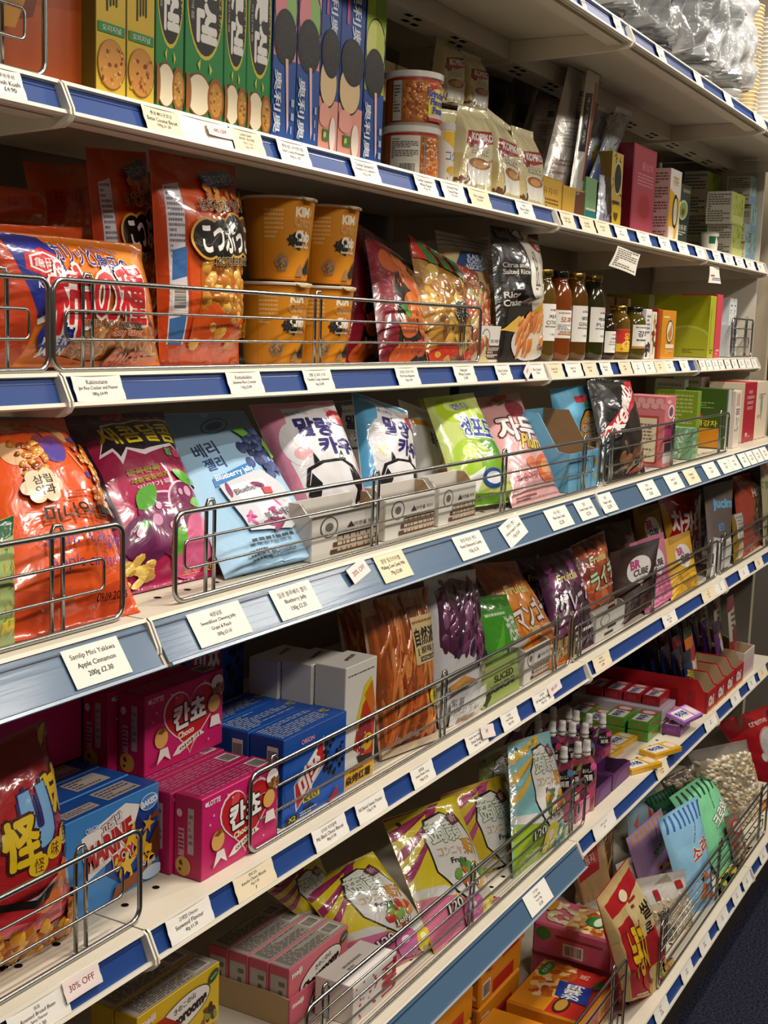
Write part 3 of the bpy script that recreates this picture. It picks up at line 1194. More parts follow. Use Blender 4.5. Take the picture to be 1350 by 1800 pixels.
price('D', 14, 116, ['治治', 'Roasted Broad Bean', 'Spicy Flavour', '£1.30'], what='under the red bag of roasted broad beans')
price('D', 110, 173, ['30% OFF'], PINK, out=.0022, up=.006, big=.02, what='reading 30% OFF beside the steel shelf joint')
price('D', 293, 369, ['고래밥 Ottoto', 'Seaweed Flavour', '40g £1.20'], what='reading £1.20 below the empty patch of shelf')
price('D', 411, 479, ['롯데 칸쵸', 'Kancho Choco Biscuit', '42g £1.20', 'r'], TAN, what='below the lower pink heart biscuit box')
price('D', 549, 607, ['오리온 미쯔블랙', 'Miz Black Choco Biscuit', '84g £1.50'])
price('D', 625, 675, ['NS Baked Sweet Potato', '125g £1.90'])
price('D', 722, 760, ['自然派', 'Sweet Potato Strip', '300g £2.35'])
price('D', 818, 853, ['Purple Sweet Potato', 'Dried Snack', '100g £1.40'])
price('D', 843, 864, ['FF'], PINK, rot=-8, out=.003, up=.004, big=.02, what='torn, below the purple sweet potato pouch')
price('D', 880, 909, ['干木瓜', 'Dried Mango', '70g £2.20'])
price('D', 936, 969, ['보리찰떡', 'LW Sweet Rice Snack', '120g £1.20'])
price('D', 962, 984, ['50% OFF'], PINK, rot=4, out=.002, up=.006, big=.017, what='below the carton of mango gummies')
row('D', (0, 2, 5), [(1042, 1071), (1164, 1187), (1233, 1256), (1256, 1274), (1298, 1314), (1326, 1339)], ['후르티아|Fruitia Gummy|£1.99', '초코|Choco Cube|£2.50', '허니|Honey Soft|£2.20', '레드|Jellies|£1.90', 'Jelly|£1.80', 'Snack|£2.60'])
price('E', 925, 963, ['곤약 젤리', 'Konjac Jelly', 'Fruit 120g', '£2.20'])
price('E', 1042, 1079, ['OFF × £1.79', '1.8'], what='torn, with a discount sticker, below the spout pouches')
row('E', (0, 4), [(1152, 1172), (1238, 1259), (1284, 1299), (1314, 1326), (1332, 1346)], ['하이츄|Hi Chew|£1.00', '포도|Jelly £1.20', 'Choco|£1.30', 'Onion|£1.10', 'Ring|£1.10'])
row('F', (), [(1150, 1172), (1197, 1215), (1229, 1246), (1260, 1277), (1287, 1301), (1305, 1318), (1335, 1346)], ['쌀과자|Rice|£2.50', '누룽지|£3.20', '뻥튀기|£2.80', '쌀 뻥|£2.10', '꼬깔|£1.90', '팝콘|£2.60', '새우|£2.40'])
price_labels()

# ---------------------------------------------------------------- two paper notes hanging from the high shelf
def note(px, y, label, ops, rot=0):
    bl, br, tr_, tl = (ony(u, v, y + o) for (u, v), o in zip(px, (-.006, -.006, .004, .004)))
    g = [[(bl * (1 - i / 6) + br * i / 6) * (1 - j / 6) + (tl * (1 - i / 6) + tr_ * i / 6) * j / 6 + V((0, -.004 * math.sin(3 * i / 6 + 2 * j / 6), 0)) for i in range(7)] for j in range(7)]
    mb = MB()
    fs = [(j * 7 + i, j * 7 + i + 1, j * 7 + i + 8, j * 7 + i + 7) for j in range(6) for i in range(6)]
    mb.add([p for q in g for p in q], fs, mat('ddd6c8', 'p'), True)
    mb.add([p + V((0, .0004, 0)) for q in g for p in q], [q[::-1] for q in fs], mat('ddd6c8', 'p'), True)
    put(mb, gridsurf(g, 6, 6), (br - bl).length, (tl - bl).length, ops, 'p', L=.01)
    return tag(mb.build('paper_note', None, tl), label, 'note')


note([(1070, 467), (1116, 485), (1129, 447), (1083, 432)], .872, 'creased white paper note of small print hanging under the high shelf', [SM(.06, .08, .94, .95, 9, '6c675f', 3)])
note([(1245, 497), (1267, 499), (1267, 470), (1245, 468)], .872, 'small white note with red and blue print hanging above the red box', [R(.1, .4, .4, .5, 'a04040'), SM(.2, .15, .95, .35, 2, '44527a', 4)])
# ---------------------------------------------------------------- top shelf: wrapped cups and lids
def clear_bag(label, px, y, th, seed, inner):
    """a crumpled clear bag; inner builds what it holds"""
    o = pouch('clear_bag', label, px, y, y + .01, th, 'f2f4f6', kind='W', prof='gusset', seed=seed, wr=3.2, pin=.12, group='wrapped cups on the top shelf', cat='bag', bth=1.0, ar=.9)
    inner(o)
    return o


def stack_of(cx, cy, z0, n, rad, dz, cols, o, name='lid'):
    mb = MB()
    for i in range(n):
        z = z0 + i * dz
        c = mat(cols[i % len(cols)], 'h')
        mb.lathe([(rad * .86, z), (rad * .97, z + dz * .55), (rad, z + dz * .6), (rad, z + dz * .85), (rad * .8, z + dz * .9)], c, 24, (cx, cy, 0))
    return mb.build(name, o, (cx, cy, z0))


zL = SH['L'][1] + .004
for lab, px, y, th, sd, (cu, n, rad, dz, cols) in (
    ('clear bag of dark lids standing first at the shelf joint, partly out of frame', [(1040, 8), (1092, 42), (1092, -130), (1032, -130)], .86, .05, 11, (1062, 9, .035, .022, ['5a5c60', '77797c'])),
    ('clear crinkled bag with a black tray corner inside, just past the shelf joint', [(1098, 48), (1180, 98), (1186, -110), (1092, -110)], .86, .055, 12, (1140, 10, .045, .024, ['85878a', '4c4e52'])),
    ('clear crinkled bag of grey lids between the black tray bag and the knotted bag', [(1180, 92), (1247, 140), (1252, -80), (1182, -80)], .86, .055, 13, (1214, 11, .045, .022, ['a3a5a7', '6d6f72'])),
    ('clear knotted bag of pale cups beside the beige paper cup stack', [(1240, 125), (1298, 165), (1302, -60), (1246, -60)], .855, .05, 14, (1270, 12, .042, .02, ['bfc0bf', '8f9092']))):
    def inner(o, cu=cu, n=n, rad=rad, dz=dz, cols=cols, y=y):
        stack_of(xat(cu, y + .0, zL), y, zL + .002, n, rad, dz, cols, o)
    clear_bag(lab, px, y, th, sd, inner)


def cups(label, u, y, n, rad, dz, col, ink):
    x = xat(u, y, zL + .03)
    mb = MB()
    for i in range(n):
        z = zL + .002 + i * dz
        mb.lathe([(rad * .93, z), (rad * .98, z + dz * .7), (rad * 1.04, z + dz * .72), (rad * 1.04, z + dz * .96), (rad * .9, z + dz)], mat(col, 'p'), 28, (x, y, 0))
    if ink:
        put(mb, lambda u, v: (V((x + rad * 1.05 * math.cos(math.radians(200 + 110 * u)), y + rad * 1.05 * math.sin(math.radians(200 + 110 * u)), zL + v * n * dz)),
                              V((math.cos(math.radians(200 + 110 * u)), math.sin(math.radians(200 + 110 * u)), 0))), rad * 1.9, n * dz, [T('안성컵', .42, .16, .1, '3b4a9c', rot=80, w=.2), T('안성컵', .42, .62, .1, '3b4a9c', rot=80, w=.2)], 'p', L=.01)
    return tag(mb.build('paper_cup_stack', None, (x, y, zL)), label, 'paper cups')


cups('tall stack of beige paper cups with blue lettering in a clear sleeve', 1304, .845, 30, .036, .0095, 'e6d3ae', True)
cups('white foam cup stack at the far end of the top shelf', 1338, .86, 26, .04, .012, 'e9e6dd', False)

# ---------------------------------------------------------------- high shelf: biscuits, coffee, tea
yA, zA = SH['A']
b0 = xat(163, yA + .045, zA)
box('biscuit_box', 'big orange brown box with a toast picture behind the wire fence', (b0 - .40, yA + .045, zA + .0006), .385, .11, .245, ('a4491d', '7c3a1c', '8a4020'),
    {'F': [P('b5531f', (.62, 0), (1, 0), (1, .34), (.8, .3)), P('5e2418', (.76, 1), (.98, 1), (.97, .56), (.88, .5)), P('7a2f17', (.5, .1), (.82, .26), (.86, .44), (.8, .62), (.5, .5)),
           P('c98a2c', (.52, .16), (.76, .2), (.82, .4), (.76, .5), (.5, .4)), P('e0b455', (.52, .22), (.72, .27), (.77, .4), (.7, .45), (.5, .38)), P('6e2412', (.5, .4), (.74, .46), (.78, .56), (.5, .6)),
           P('d29a3a', (.5, .56), (.74, .6), (.82, .66), (.74, .95), (.5, .98)), P('a8551f', (.5, .64), (.7, .67), (.74, .78), (.5, .86)), E(.905, .9, .016, .05, 'f0e2d8', 10)]}, kind='h')
for i, (uL, uR) in enumerate(((168, 221), (222, 271))):
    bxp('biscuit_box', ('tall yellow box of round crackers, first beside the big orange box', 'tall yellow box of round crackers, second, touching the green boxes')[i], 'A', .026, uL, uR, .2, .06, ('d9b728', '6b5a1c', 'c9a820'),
        {'F': [R(.02, 0, .98, .035, '2c7a3c'), T('트', .52, .56, .34, '1b1a17', rot=-90, w=.24, b=.06), T('레스', .52, .9, .34, '1b1a17', rot=-90, w=.3, b=.06), R(.06, .325, .94, .375, '2f8a45'), T('오리지널', .5, .35, .03, 'f0ead8', w=.62),
               E(.5, .175, .46, .125, '8a4f17'), E(.5, .177, .44, .12, 'c98a35'), D(26, .14, .08, .86, .27, .011, .008, 'a8611f d9a04a 7a2f14', i)]}, group='yellow cracker boxes')
for i, (uL, uR) in enumerate(((272.5, 322), (324, 391), (392, 431), (432, 474))):
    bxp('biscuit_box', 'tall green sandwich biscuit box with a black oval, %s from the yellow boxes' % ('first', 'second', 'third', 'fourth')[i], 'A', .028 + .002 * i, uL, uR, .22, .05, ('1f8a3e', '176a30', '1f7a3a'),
        {'F': [E(.5, .62, .47, .3, 'd9c93c'), E(.5, .62, .44, .28, '171512'), T('롯샌', .54, .61, .5, 'f2efe8', rot=-90, w=.4, b=.12), T('파인애플', .17, .6, .07, 'c9c2b4', rot=-90, w=.2), T('SINCE 1977', .88, .6, .06, 'c9b43c', rot=-90, w=.24),
               R(.01, 0, .99, .03, '3fae58'), P('e3d25a', (.3, .29), (.38, .32), (.36, .26)), P('e3d25a', (.6, .31), (.68, .28), (.62, .25)),
               E(.34, .14, .33, .11, '7c4518'), E(.34, .14, .3, .1, 'eee0c0'), E(.78, .135, .22, .11, '9a5a1c'), E(.78, .135, .17, .085, 'c08a35'), D(14, .64, .08, .93, .19, .009, .006, '8a4f17 dba850', i),
               E(.02, .14, .12, .1, '9a5a1c')]}, group='green sandwich biscuit boxes')
for i, (uL, uR, a, b, c) in enumerate(((475, 515, 'e79aa6', '1d4fa0', 'p'), (517, 556, 'e79aa6', '1d4fa0', 'p'), (557, 590, '1c4a9a', 'e8a08c', 'q'), (591, 632, '1c4a9a', 'e8a08c', 'q'), (634, 668, 'a9c63c', '1c4a9a', 'g'))):
    if c == 'q':
        ops = [R(0, 0, 1, .3, b), T('奥利奥', .62, .78, .36, 'e9eef5', rot=-90, w=.32, o='3e6cb8', b=.04), R(.2, .72, .3, .92, 'd8508a'), E(.42, .38, .46, .13, '1a100c'), E(.42, .38, .43, .12, 'e9c99a'), E(.5, .53, .48, .125, '0d0a09'), E(.5, .53, .42, .108, '1c1612'),
               D(40, .14, .44, .86, .62, .008, .003, '50443a 060504', i), E(.25, .21, .3, .06, 'f0a898'), E(.7, .12, .16, .09, 'f6e6dc'), R(.2, .08, .5, .14, '3f7a3c'), T('#', .3, .11, .03, 'f3e24c')]
    else:
        ops = [R(0, .0, 1, .42, b), E(.72, .86, .3, .1, ('4c9a3c' if c == 'p' else '7da82c')), E(.5, .66, .5, .16, '1a1614'), E(.47, .665, .46, .145, ('e98e96' if c == 'p' else 'dbe07a')), P(('93c46a' if c == 'p' else 'c3d04c'), (.5, .52), (.92, .6), (.9, .74), (.5, .81)),
               E(.48, .52, .5, .135, '0d0a09'), E(.48, .52, .43, .116, '1c1612'), D(40, .1, .42, .86, .62, .008, .003, '50443a 060504', i), P('f0c8c0', (.5, .42), (.62, .42), (.72, .1), (.66, .06)), T('奥利奥', .2, .2, .3, 'e9eef5', rot=-90, w=.3, o='3e6cb8', b=.04),
               SM(.8, .05, .93, .25, 3, 'b8c8e0', i)]
    bxp('biscuit_box', ('pink and blue cookie box, first after the green boxes', 'pink and blue cookie box, second of the pink topped pair', 'blue cookie box with a peach foot, first of its pair', 'blue cookie box with a peach foot, second of its pair',
                        'blue cookie box with a lime green top, beside the pea cans')[i], 'A', .032 + .002 * i, uL, uR, .25, .05, (a, '173b7c', '1d4fa0'), {'F': ops}, group='filled chocolate cookie boxes', roll=1.5)

# two clear lidded cans of coated peas
xc = xat(716, yA + .075, zA)
for i, hz in enumerate((0, .0805)):
    c = (xc - (.0 if i else .003), yA + .07, zA + .001 + hz)
    if i:
        ops = [R(0, 0, 1, 1, 'b8702c'), D(120, .15, .06, .98, .94, .085, .078, 'd28a3e b5622a c97834 a8562a', 3, .0012), R(0, 0, .16, 1, 'c8c2b8'), SM(.02, .2, .14, .9, 9, '55504a', 5), R(.165, 0, .18, 1, '8a8278'),
               P('efe13c', (.6, .12), (.95, .12), (.97, .82), (.7, .86), (.6, .5)), P('c8283c', (.58, .84), (.8, .96), (.84, .86), (.66, .8)), T('Sriracha', .78, .7, .17, '3b3aa8', w=.36, o='f4f0c8', b=.05, rot=-3), T('Flavor', .79, .5, .15, '3b3aa8', w=.3, o='f4f0c8', b=.05, rot=-3),
               T('Peas', .79, .3, .16, '3b3aa8', w=.22, o='f4f0c8', b=.05), E(.79, .13, .2, .07, 'd8d0c4'), R(.6, .02, .97, .1, 'c84a52')]
    else:
        ops = [R(0, 0, 1, 1, 'b8702c'), D(110, .55, .06, .98, .94, .085, .078, 'd28a3e b5622a c97834 a8562a', 4, .0012), R(0, 0, .5, 1, 'd9d4ca'), T('Ingredients', .1, .9, .05, '3a3630', w=.14), SM(.03, .42, .47, .86, 10, '55504a', 6), BC(.16, .04, .45, .34), R(.56, 0, .58, 1, '8a8278'), R(.6, 0, .612, 1, '8a8278')]
    o = round_pack('snack_can', ('lower can of orange coated peas with its bar code facing out', 'upper can of orange coated peas with a yellow label, stacked on another')[i], c,
                   [(.041, 0, 'b8b0a4'), (.0425, .004, 'b5622a'), (.0425, .066, 'c8302c'), (.0425, .069, 'd9cfc0'), (.0425, .07, 'e6e2da'), (.046, .0705, 'e6e2da'), (.046, .079, 'd8d4cc'), (.043, .08, 'd8d4cc'), (.001, .08, 'd8d4cc')], None, 0, 0, 0, 1, group='cans of coated peas', kind='h')
    round_pack('label', None, c, [(.0427, .005, 'b5622a'), (.0427, .065, 'b5622a')], ops, 165, 290, .006, .065, parent=o)
# slim white can behind, coffee bags
round_pack('snack_can', 'slim white can with a clear lid squeezed between pea cans and coffee bags', (xat(778, yA + .055, zA), yA + .055, zA + .001), [(.0155, 0, 'e8e4da'), (.016, .002, 'ece8de'), (.016, .088, 'cfcac0'), (.017, .089, 'd8d4cc'), (.017, .1, 'cfcac0'), (.001, .1, 'cfcac0')],
           [P('f0c03c', (.0, .84), (1, .6), (1, 1), (0, 1)), T('コグ', .5, .55, .2, '2f5a9a', w=.7), E(.5, .28, .28, .08, 'e0b43c'), D(14, .1, .02, .9, .3, .012, .008, '3a3630 e0b43c', 2)], 200, 320, .004, .087)
COFFEE = [P('d9c48a', (0, 0), (1, 0), (1, .35), (.5, .2), (0, .4)), E(.5, .8, .34, .1, 'e9dfae'), P('a81f26', (.08, .5), (.2, .46), (.95, .57), (.97, .74), (.86, .71), (.1, .66)), P('8f1a22', (.1, .5), (.2, .44), (.22, .52)), T('KOPIKO', .54, .61, .085, 'f4efe6', w=.68, b=.05, rot=3), T('Blanca', .54, .455, .1, 'f2ead4', w=.5, o='8a6a45', sl=.25),
          E(.52, .1, .36, .1, 'dfe0c4'), P('f1efe4', (.16, .29), (.88, .29), (.76, .05), (.28, .05)), E(.52, .29, .37, .085, 'efe9da'), E(.52, .29, .31, .066, 'a9682f'), E(.53, .285, .2, .045, 'd9a262'), P('c99a66', (.72, .3), (.98, .37), (.98, .4), (.7, .33)), D(9, .02, .02, .3, .1, .03, .02, '4a2c1c 6b4026', 4), R(.3, .02, .72, .05, 'c8b98a')]


def coffee(label, px, yb, yt, seed, th=.022):
    pouch('coffee_bag', label, px, yb, yt, th, 'e6dcae', COFFEE, 'f', 'gusset', 'cream bags of instant coffee', 'coffee bag', seed, seal=.09, pin=.02)


coffee('cream coffee bag with a red banner standing at the front edge, first of three', [(782, 326), (852, 342), (856, 196), (806, 184)], yA + .045, yA + .06, 21)
coffee('cream coffee bag with a red banner, middle of the front three, leaning', [(853, 345), (907, 358), (898, 222), (856, 190)], yA + .045, yA + .06, 22)
coffee('narrow cream coffee bag with a red banner, last of the front three', [(905, 355), (947, 368), (937, 232), (899, 220)], yA + .03, yA + .045, 23, .018)
coffee('cream coffee bag behind the first front coffee bag and the slim can', [(752, 318), (806, 330), (806, 195), (757, 188)], yA + .115, yA + .12, 24)
coffee('cream coffee bag stacked high behind, banner half hidden by the pea cans', [(752, 178), (803, 188), (803, 72), (768, 64)], yA + .13, yA + .135, 25)
coffee('cream coffee bag stacked high behind, beside the dark tea pouches', [(803, 188), (846, 198), (846, 102), (810, 88)], yA + .12, yA + .125, 26)
xb_ = xat(690, yA + .14, zA)
box('coffee_box', 'plain cream carton low in the shade behind the coffee bags', (xb_, yA + .14, zA + .001), .3, .09, .135, ('d2c59a', 'b8a878', 'c8ba8c'), {}, group='cream cartons behind the coffee bags')
for i, (uL, uR, t0) in enumerate(((668, 694, .2), (697, 734, .2), (736, 763, .192))):
    xx = xat(uL, yA + .15, zA + .15)
    box('coffee_box', 'cream carton in the shade above the pea cans, %s' % ('first, with an orange band', 'second, with a red banner', 'third, plain')[i], (xx, yA + .15, zA + .1365), xat(uR, yA + .15, zA + .15) - xx, .07, t0 - .137,
        ('cbbf95', 'b0a274', 'c5b88c'), {'F': [[R(.1, .1, .9, .5, 'c9983c')], [P('8f1a22', (.1, .1), (.9, .25), (.9, .55), (.1, .4)), T('KOPIKO', .5, .33, .16, 'e6dcc8', w=.7)], []][i]}, group='cream cartons behind the coffee bags')

# long silver tea pouches leaning over
SIL = [R(0, .0, 1, .03, 'b8b4ac'), P('c4532f', (.9, 0), (.95, 0), (.93, .75), (.89, .75)), R(.42, .52, .66, .74, '2a2724'), T('国産', .54, .64, .12, 'ded8cc', w=.2), R(.68, .5, .71, .76, 'b04a35'), SM(.2, .3, .66, .46, 6, '8a847c', 8), R(.1, .49, .55, .495, '55504a'), SM(.1, .1, .6, .22, 4, '9a7a70', 9)]
for lab, px, yb, yt, sd, col in (
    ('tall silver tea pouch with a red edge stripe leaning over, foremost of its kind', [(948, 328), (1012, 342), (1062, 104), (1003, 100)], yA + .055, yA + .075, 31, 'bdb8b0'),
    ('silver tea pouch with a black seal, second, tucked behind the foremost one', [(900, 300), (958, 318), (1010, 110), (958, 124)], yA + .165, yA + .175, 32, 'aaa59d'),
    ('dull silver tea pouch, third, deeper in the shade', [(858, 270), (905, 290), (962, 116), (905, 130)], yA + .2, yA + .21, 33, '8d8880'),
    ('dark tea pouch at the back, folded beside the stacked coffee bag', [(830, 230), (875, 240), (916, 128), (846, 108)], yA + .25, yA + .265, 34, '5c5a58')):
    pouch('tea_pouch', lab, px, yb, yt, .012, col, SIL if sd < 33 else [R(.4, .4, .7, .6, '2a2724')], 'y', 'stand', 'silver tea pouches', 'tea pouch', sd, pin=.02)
pouch('tea_pouch', 'white edged tea pouch with vertical black writing leaning beside the silver pouch', [(1000, 340), (1022, 345), (1060, 98), (1036, 96)], yA + .034, yA + .052, .005, 'd6d3cb',
      [P('c4532f', (.7, .1), (.95, .1), (.9, .8), (.7, .8)), R(.1, .3, .6, .72, '211f1d'), T('むぎ茶', .36, .52, .2, 'e8e4da', rot=-90, w=.34)], 'y', 'stand', None, 'tea pouch', 35, pin=.02)
for i, (px, lab) in enumerate((([(1008, 338), (1028, 345), (1076, 192), (1052, 184)], 'slim clear and blue drink pouch leaning, first of two'), ([(1022, 345), (1052, 352), (1113, 196), (1084, 186)], 'slim clear and blue drink pouch with a green leaf, second of two'))):
    pouch('drink_pouch', lab, px, yA + .082 - .022 * i, yA + .088 - .02 * i, .006, '7d8592', [R(0, .94, 1, 1, 'd8d4d0'), P('4c5f96', (.1, .1), (.9, .2), (.9, .45), (.1, .35)), E(.45, .55, .3, .14, 'aab4c0'), E(.45, .5, .14, .05, '7aa04a'), E(.6, .75, .25, .06, '7f96b4'), P('c8923c', (.1, .0), (.8, .05), (.7, .2), (.1, .15)),
          D(20, .1, .6, .9, .92, .05, .008, '5d4c4a 9a8a84', i)], 'f', 'pillow', 'blue drink pouches', 'drink pouch', 36 + i)
for i, (a, b) in enumerate(((944, 986), (987, 1027))):
    bxp('tea_box', 'small amber wrapped box under the leaning pouches, %s' % ('beside the coffee bag', 'with a brown flap')[i], 'A', .03, a, b, .062 - .006 * i, .05, ('d2a233', 'a87c24', 'c89a30'),
        {'F': [R(.05, .05, .95, .95, 'dcb04a'), T('유자차', .5, .6, .2, '8a5a18', w=.6), SM(.15, .1, .85, .4, 3, '8a5a18', i)] if not i else [R(.0, .0, .55, 1, 'd8ac44'), P('6b4028', (.5, 0), (1, .05), (.95, .95), (.55, .9))]}, kind='h')
bxp('tea_box', 'small green box with a teal foot beside the amber boxes', 'A', .028, 1027, 1046, .085, .04, ('7fa878', '5d8a5c', '6a9a68'), {'F': [R(0, 0, 1, .25, '1f7a72'), R(.05, .25, .95, .3, 'd8d4c0')]})
pouch('tea_pouch', 'shiny small brown pouch with a silver foil edge before the ornate box', [(1046, 392), (1072, 398), (1076, 312), (1054, 306)], yA + .03, yA + .035, .012, '4a3426', [P('c8ccd4', (0, 0), (.5, 0), (.3, .5), (.4, 1), (0, 1)), D(16, .1, .0, .9, .25, .06, .04, 'd8dce4 9a86b0 6a7ca8', 2)], 'y', 'stand', None, 'tea pouch', 41)
bxp('tea_box', 'slim ornate gold and yellow box with a dark oval beside the crimson box', 'A', .032, 1070, 1089, .155, .05, ('cdb35a', '8a6e30', 'b89a48'), {'F': [D(50, .1, .3, .9, .98, .02, .016, '5a4420 e0cc80 8a6e30', 5), E(.55, .66, .36, .22, 'e4d7a0'), E(.55, .66, .31, .195, '23291f'), R(0, 0, 1, .3, 'e3c21e'), R(.2, .32, .8, .36, '4a3010'), T('♥', .5, .15, .12, '6b4a10', w=.4)]}, kind='h')
bxp('tea_box', 'tall crimson translucent box towering over the pink tea box', 'A', .032, 1106, 1146, .19, .05, ('a8394a', '6b0f1e', '8a2232'), {'F': [R(.04, .02, .96, .98, 'b5485a'), T('홍삼차', .62, .78, .09, 'e3a0a8', w=.5), E(.55, .32, .3, .17, 'c03a48'), E(.55, .32, .24, .13, 'a82c3c'), SM(.2, .55, .9, .7, 4, 'd88a94', 4)]}, kind='h')
bxp('tea_box', 'pink tea box with a yellow and black picture standing at the front', 'A', .02, 1172, 1191, .165, .09, ('f0e9e0', 'd9a9a6', 'd8a6a2'), {'L': [SM(.08, .06, .94, .95, 22, '8a5a58', 6)], 'F': [P('efb51e', (0, .0), (.75, .05), (.95, .6), (.0, .72)), E(.55, .42, .25, .24, '2a2118'), E(.57, .42, .17, .19, 'e8dfc8'), T('茶', .5, .84, .13, 'd8a418', w=.6), R(.05, .02, .5, .2, 'e8e4da')]}, yaw=0)
pouch('tea_pouch', 'dark green pouch with an avocado picture before the pale cartons', [(1180, 424), (1206, 430), (1216, 328), (1190, 320)], yA + .02, yA + .03, .014, '2c3a30', [E(.42, .55, .34, .17, 'c8d49a'), E(.42, .55, .26, .13, '8aa860'), E(.42, .52, .12, .06, '7a5a30'), R(.4, .86, .9, .92, '8a7a4a'), T('治抹茶', .5, .26, .1, 'd8d8c8', w=.7), SM(.2, .12, .8, .2, 2, 'b8c0a8', 3)], 'k', 'stand', None, 'tea pouch', 42)
round_pack('drink_cup', 'short white cup with a green leaf print and steel lid at the front edge', (xat(1246, yA + .035, zA), yA + .035, zA + .001), [(.02, 0, 'e6e2d8'), (.023, .045, 'b8b8b4'), (.0235, .05, 'a8a8a4'), (.001, .05, 'a8a8a4')], [R(0, .45, 1, .9, '1f6b3a'), P('e6e2d8', (.35, .9), (.75, .2), (1, .6), (1, .2), (.3, .0))], 190, 330, .002, .044)
STACK = [SM(.06, .06, .94, .94, 12, '6b655c', 3)]
n_ = 0
for uL, uR, off, h0, h1, cols in ((1284, 1306, .03, 0, .088, 0), (1284, 1306, .03, .0885, .176, 0), (1240, 1262, .14, 0, .125, 0), (1240, 1262, .14, .1255, .25, 0), (1176, 1190, .2, 0, .24, 1), (1206, 1218, .2, 0, .235, 1),
                                  (1309, 1316, .02, 0, .05, 2), (1309, 1316, .02, .0505, .1, 2), (1318, 1328, .03, 0, .08, 2), (1318, 1328, .03, .0805, .16, 2), (1318, 1328, .03, .1605, .24, 2)):
    fcol = ('b9c45a', '6d6a5c', '8fb8b4')[cols]
    lab = ('pale carton with a lime green end, %s', 'dull grey carton at the back, %s', 'small carton with a blue green end, %s')[cols] % (
        'lower of the front pair beside the white cup', 'upper of the front pair above the white cup', 'low in the second row', 'high in the second row', 'behind the avocado pouch', 'beside the second row',
        'lower of the small pair', 'upper of the small pair', 'bottom of the end column', 'middle of the end column', 'top of the end column')[n_]
    bxp('tea_box', lab, 'A', off, uL, uR, h1 - h0, .07, (fcol, 'c9c2b4', 'b5b09f'), {'L': STACK, 'F': [D(14, .1, .1, .9, .9, .12, .03, 'dfe6a0 8a9a3a' if cols < 2 else 'c8dce0 5a86b0 6fa8a0', n_, rot=60), R(.06, .06, .94, .3, 'd3d88a' if cols < 2 else '7a9cc4')]}, dz=h0 + .001, group='stacked pale tea cartons')
    n_ += 1
# ---------------------------------------------------------------- rice crackers, cups, jars
yB, zB = SH['B']
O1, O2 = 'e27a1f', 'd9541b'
pouch('snack_bag', 'big orange soy cracker bag with a blue end and huge red characters', [(-26, 646), (281, 646), (248, 430), (-22, 404)], yB + .05, yB + .06, .034, O1, [
    P('f0953a', (.3, 1), (.97, .9), (.98, .62), (.6, .95)), P('b85f1a', (.36, .24), (.97, .3), (.95, .1), (.36, .04)), D(60, .38, .06, .95, .3, .055, .024, 'c9935a b37a42 d9aa70 a8683a', 1, .001), P('d86a1c', (.3, .0), (.98, .0), (.96, .1), (.5, .05), (.3, .1)),
    P('26318c', (.05, 1), (.28, .97), (.3, .88), (.345, .5), (.18, .36), (.14, .42)), P('e9e4da', (.17, .35), (.36, .55), (.37, .47), (.17, .31)), P('c8431a', (.0, .0), (.13, .02), (.17, .4), (.05, .95), (.0, .95)),
    P('d02c34', (.13, .72), (.21, .66), (.3, .71), (.3, .82), (.22, .88), (.13, .83)), P('f0e8e0', (.15, .735), (.21, .69), (.28, .73), (.28, .81), (.22, .85), (.15, .82)), P('d02c34', (.16, .745), (.21, .705), (.265, .74), (.265, .8), (.22, .835), (.16, .81)), T('亀田', .213, .77, .07, 'f4f0e8', w=.09),
    T('KAMEDA', .245, .61, .055, 'e8e6ee', w=.14), E(.265, .22, .085, .14, '2a3690'), R(.235, .24, .29, .31, 'f0ece6'), E(.262, .275, .014, .02, 'd02c34'), T('MADE IN', .265, .2, .05, 'f0f0f4', w=.12), T('JAPAN', .265, .12, .065, 'f0f0f4', w=.13, b=.05),
    T('カリッと!', .41, .84, .14, '2f2c86', w=.25, o='f6f0ea', b=.04, ob=.1, rot=-3), T('亀田の', .64, .78, .14, '2a2a80', w=.2, o='f6f0ea', b=.04, ob=.1, rot=-3), T('Rice Snack & Peanuts', .62, .89, .035, '6a4a8a', w=.2, rot=-3),
    T('柿', .33, .5, .5, 'd01f26', w=.22, o='f6efe8', b=.06, ob=.13, rot=-3), T('の', .54, .53, .36, 'd01f26', w=.16, o='f6efe8', b=.06, ob=.13), T('種', .72, .55, .42, 'd01f26', w=.19, o='f6efe8', b=.06, ob=.13), T('KAMEDA NO KAKINOTANE', .58, .335, .045, '3a2a1c', w=.4, o='f0d8b0', b=.02),
    T('Soy Sauce', .69, .275, .065, 'c04a1a', w=.22, o='f6ead8', b=.03), T('6', .63, .1, .13, 'd8501a', w=.05, o='3a2010', b=.06, ob=.12), T('PACKS', .73, .095, .08, 'd8501a', w=.15, o='3a2010', b=.05, ob=.1, rot=4)], seed=1, ar=None, pin=.03, group='orange soy rice cracker bags')
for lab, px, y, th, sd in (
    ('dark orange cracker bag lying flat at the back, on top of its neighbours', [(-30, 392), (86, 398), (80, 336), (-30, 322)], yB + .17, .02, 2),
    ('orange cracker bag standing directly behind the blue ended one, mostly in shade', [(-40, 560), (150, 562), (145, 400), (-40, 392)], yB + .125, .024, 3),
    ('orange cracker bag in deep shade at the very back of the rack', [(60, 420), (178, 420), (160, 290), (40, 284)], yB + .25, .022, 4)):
    pouch('snack_bag', lab, px, y, y + .01, th, O2, [P('c8461a', (.1, .3), (.9, .4), (.9, .7), (.1, .6)), T('柿の種', .4, .5, .25, 'a82018', w=.4)], seed=sd, ar=None, group='orange soy rice cracker bags')
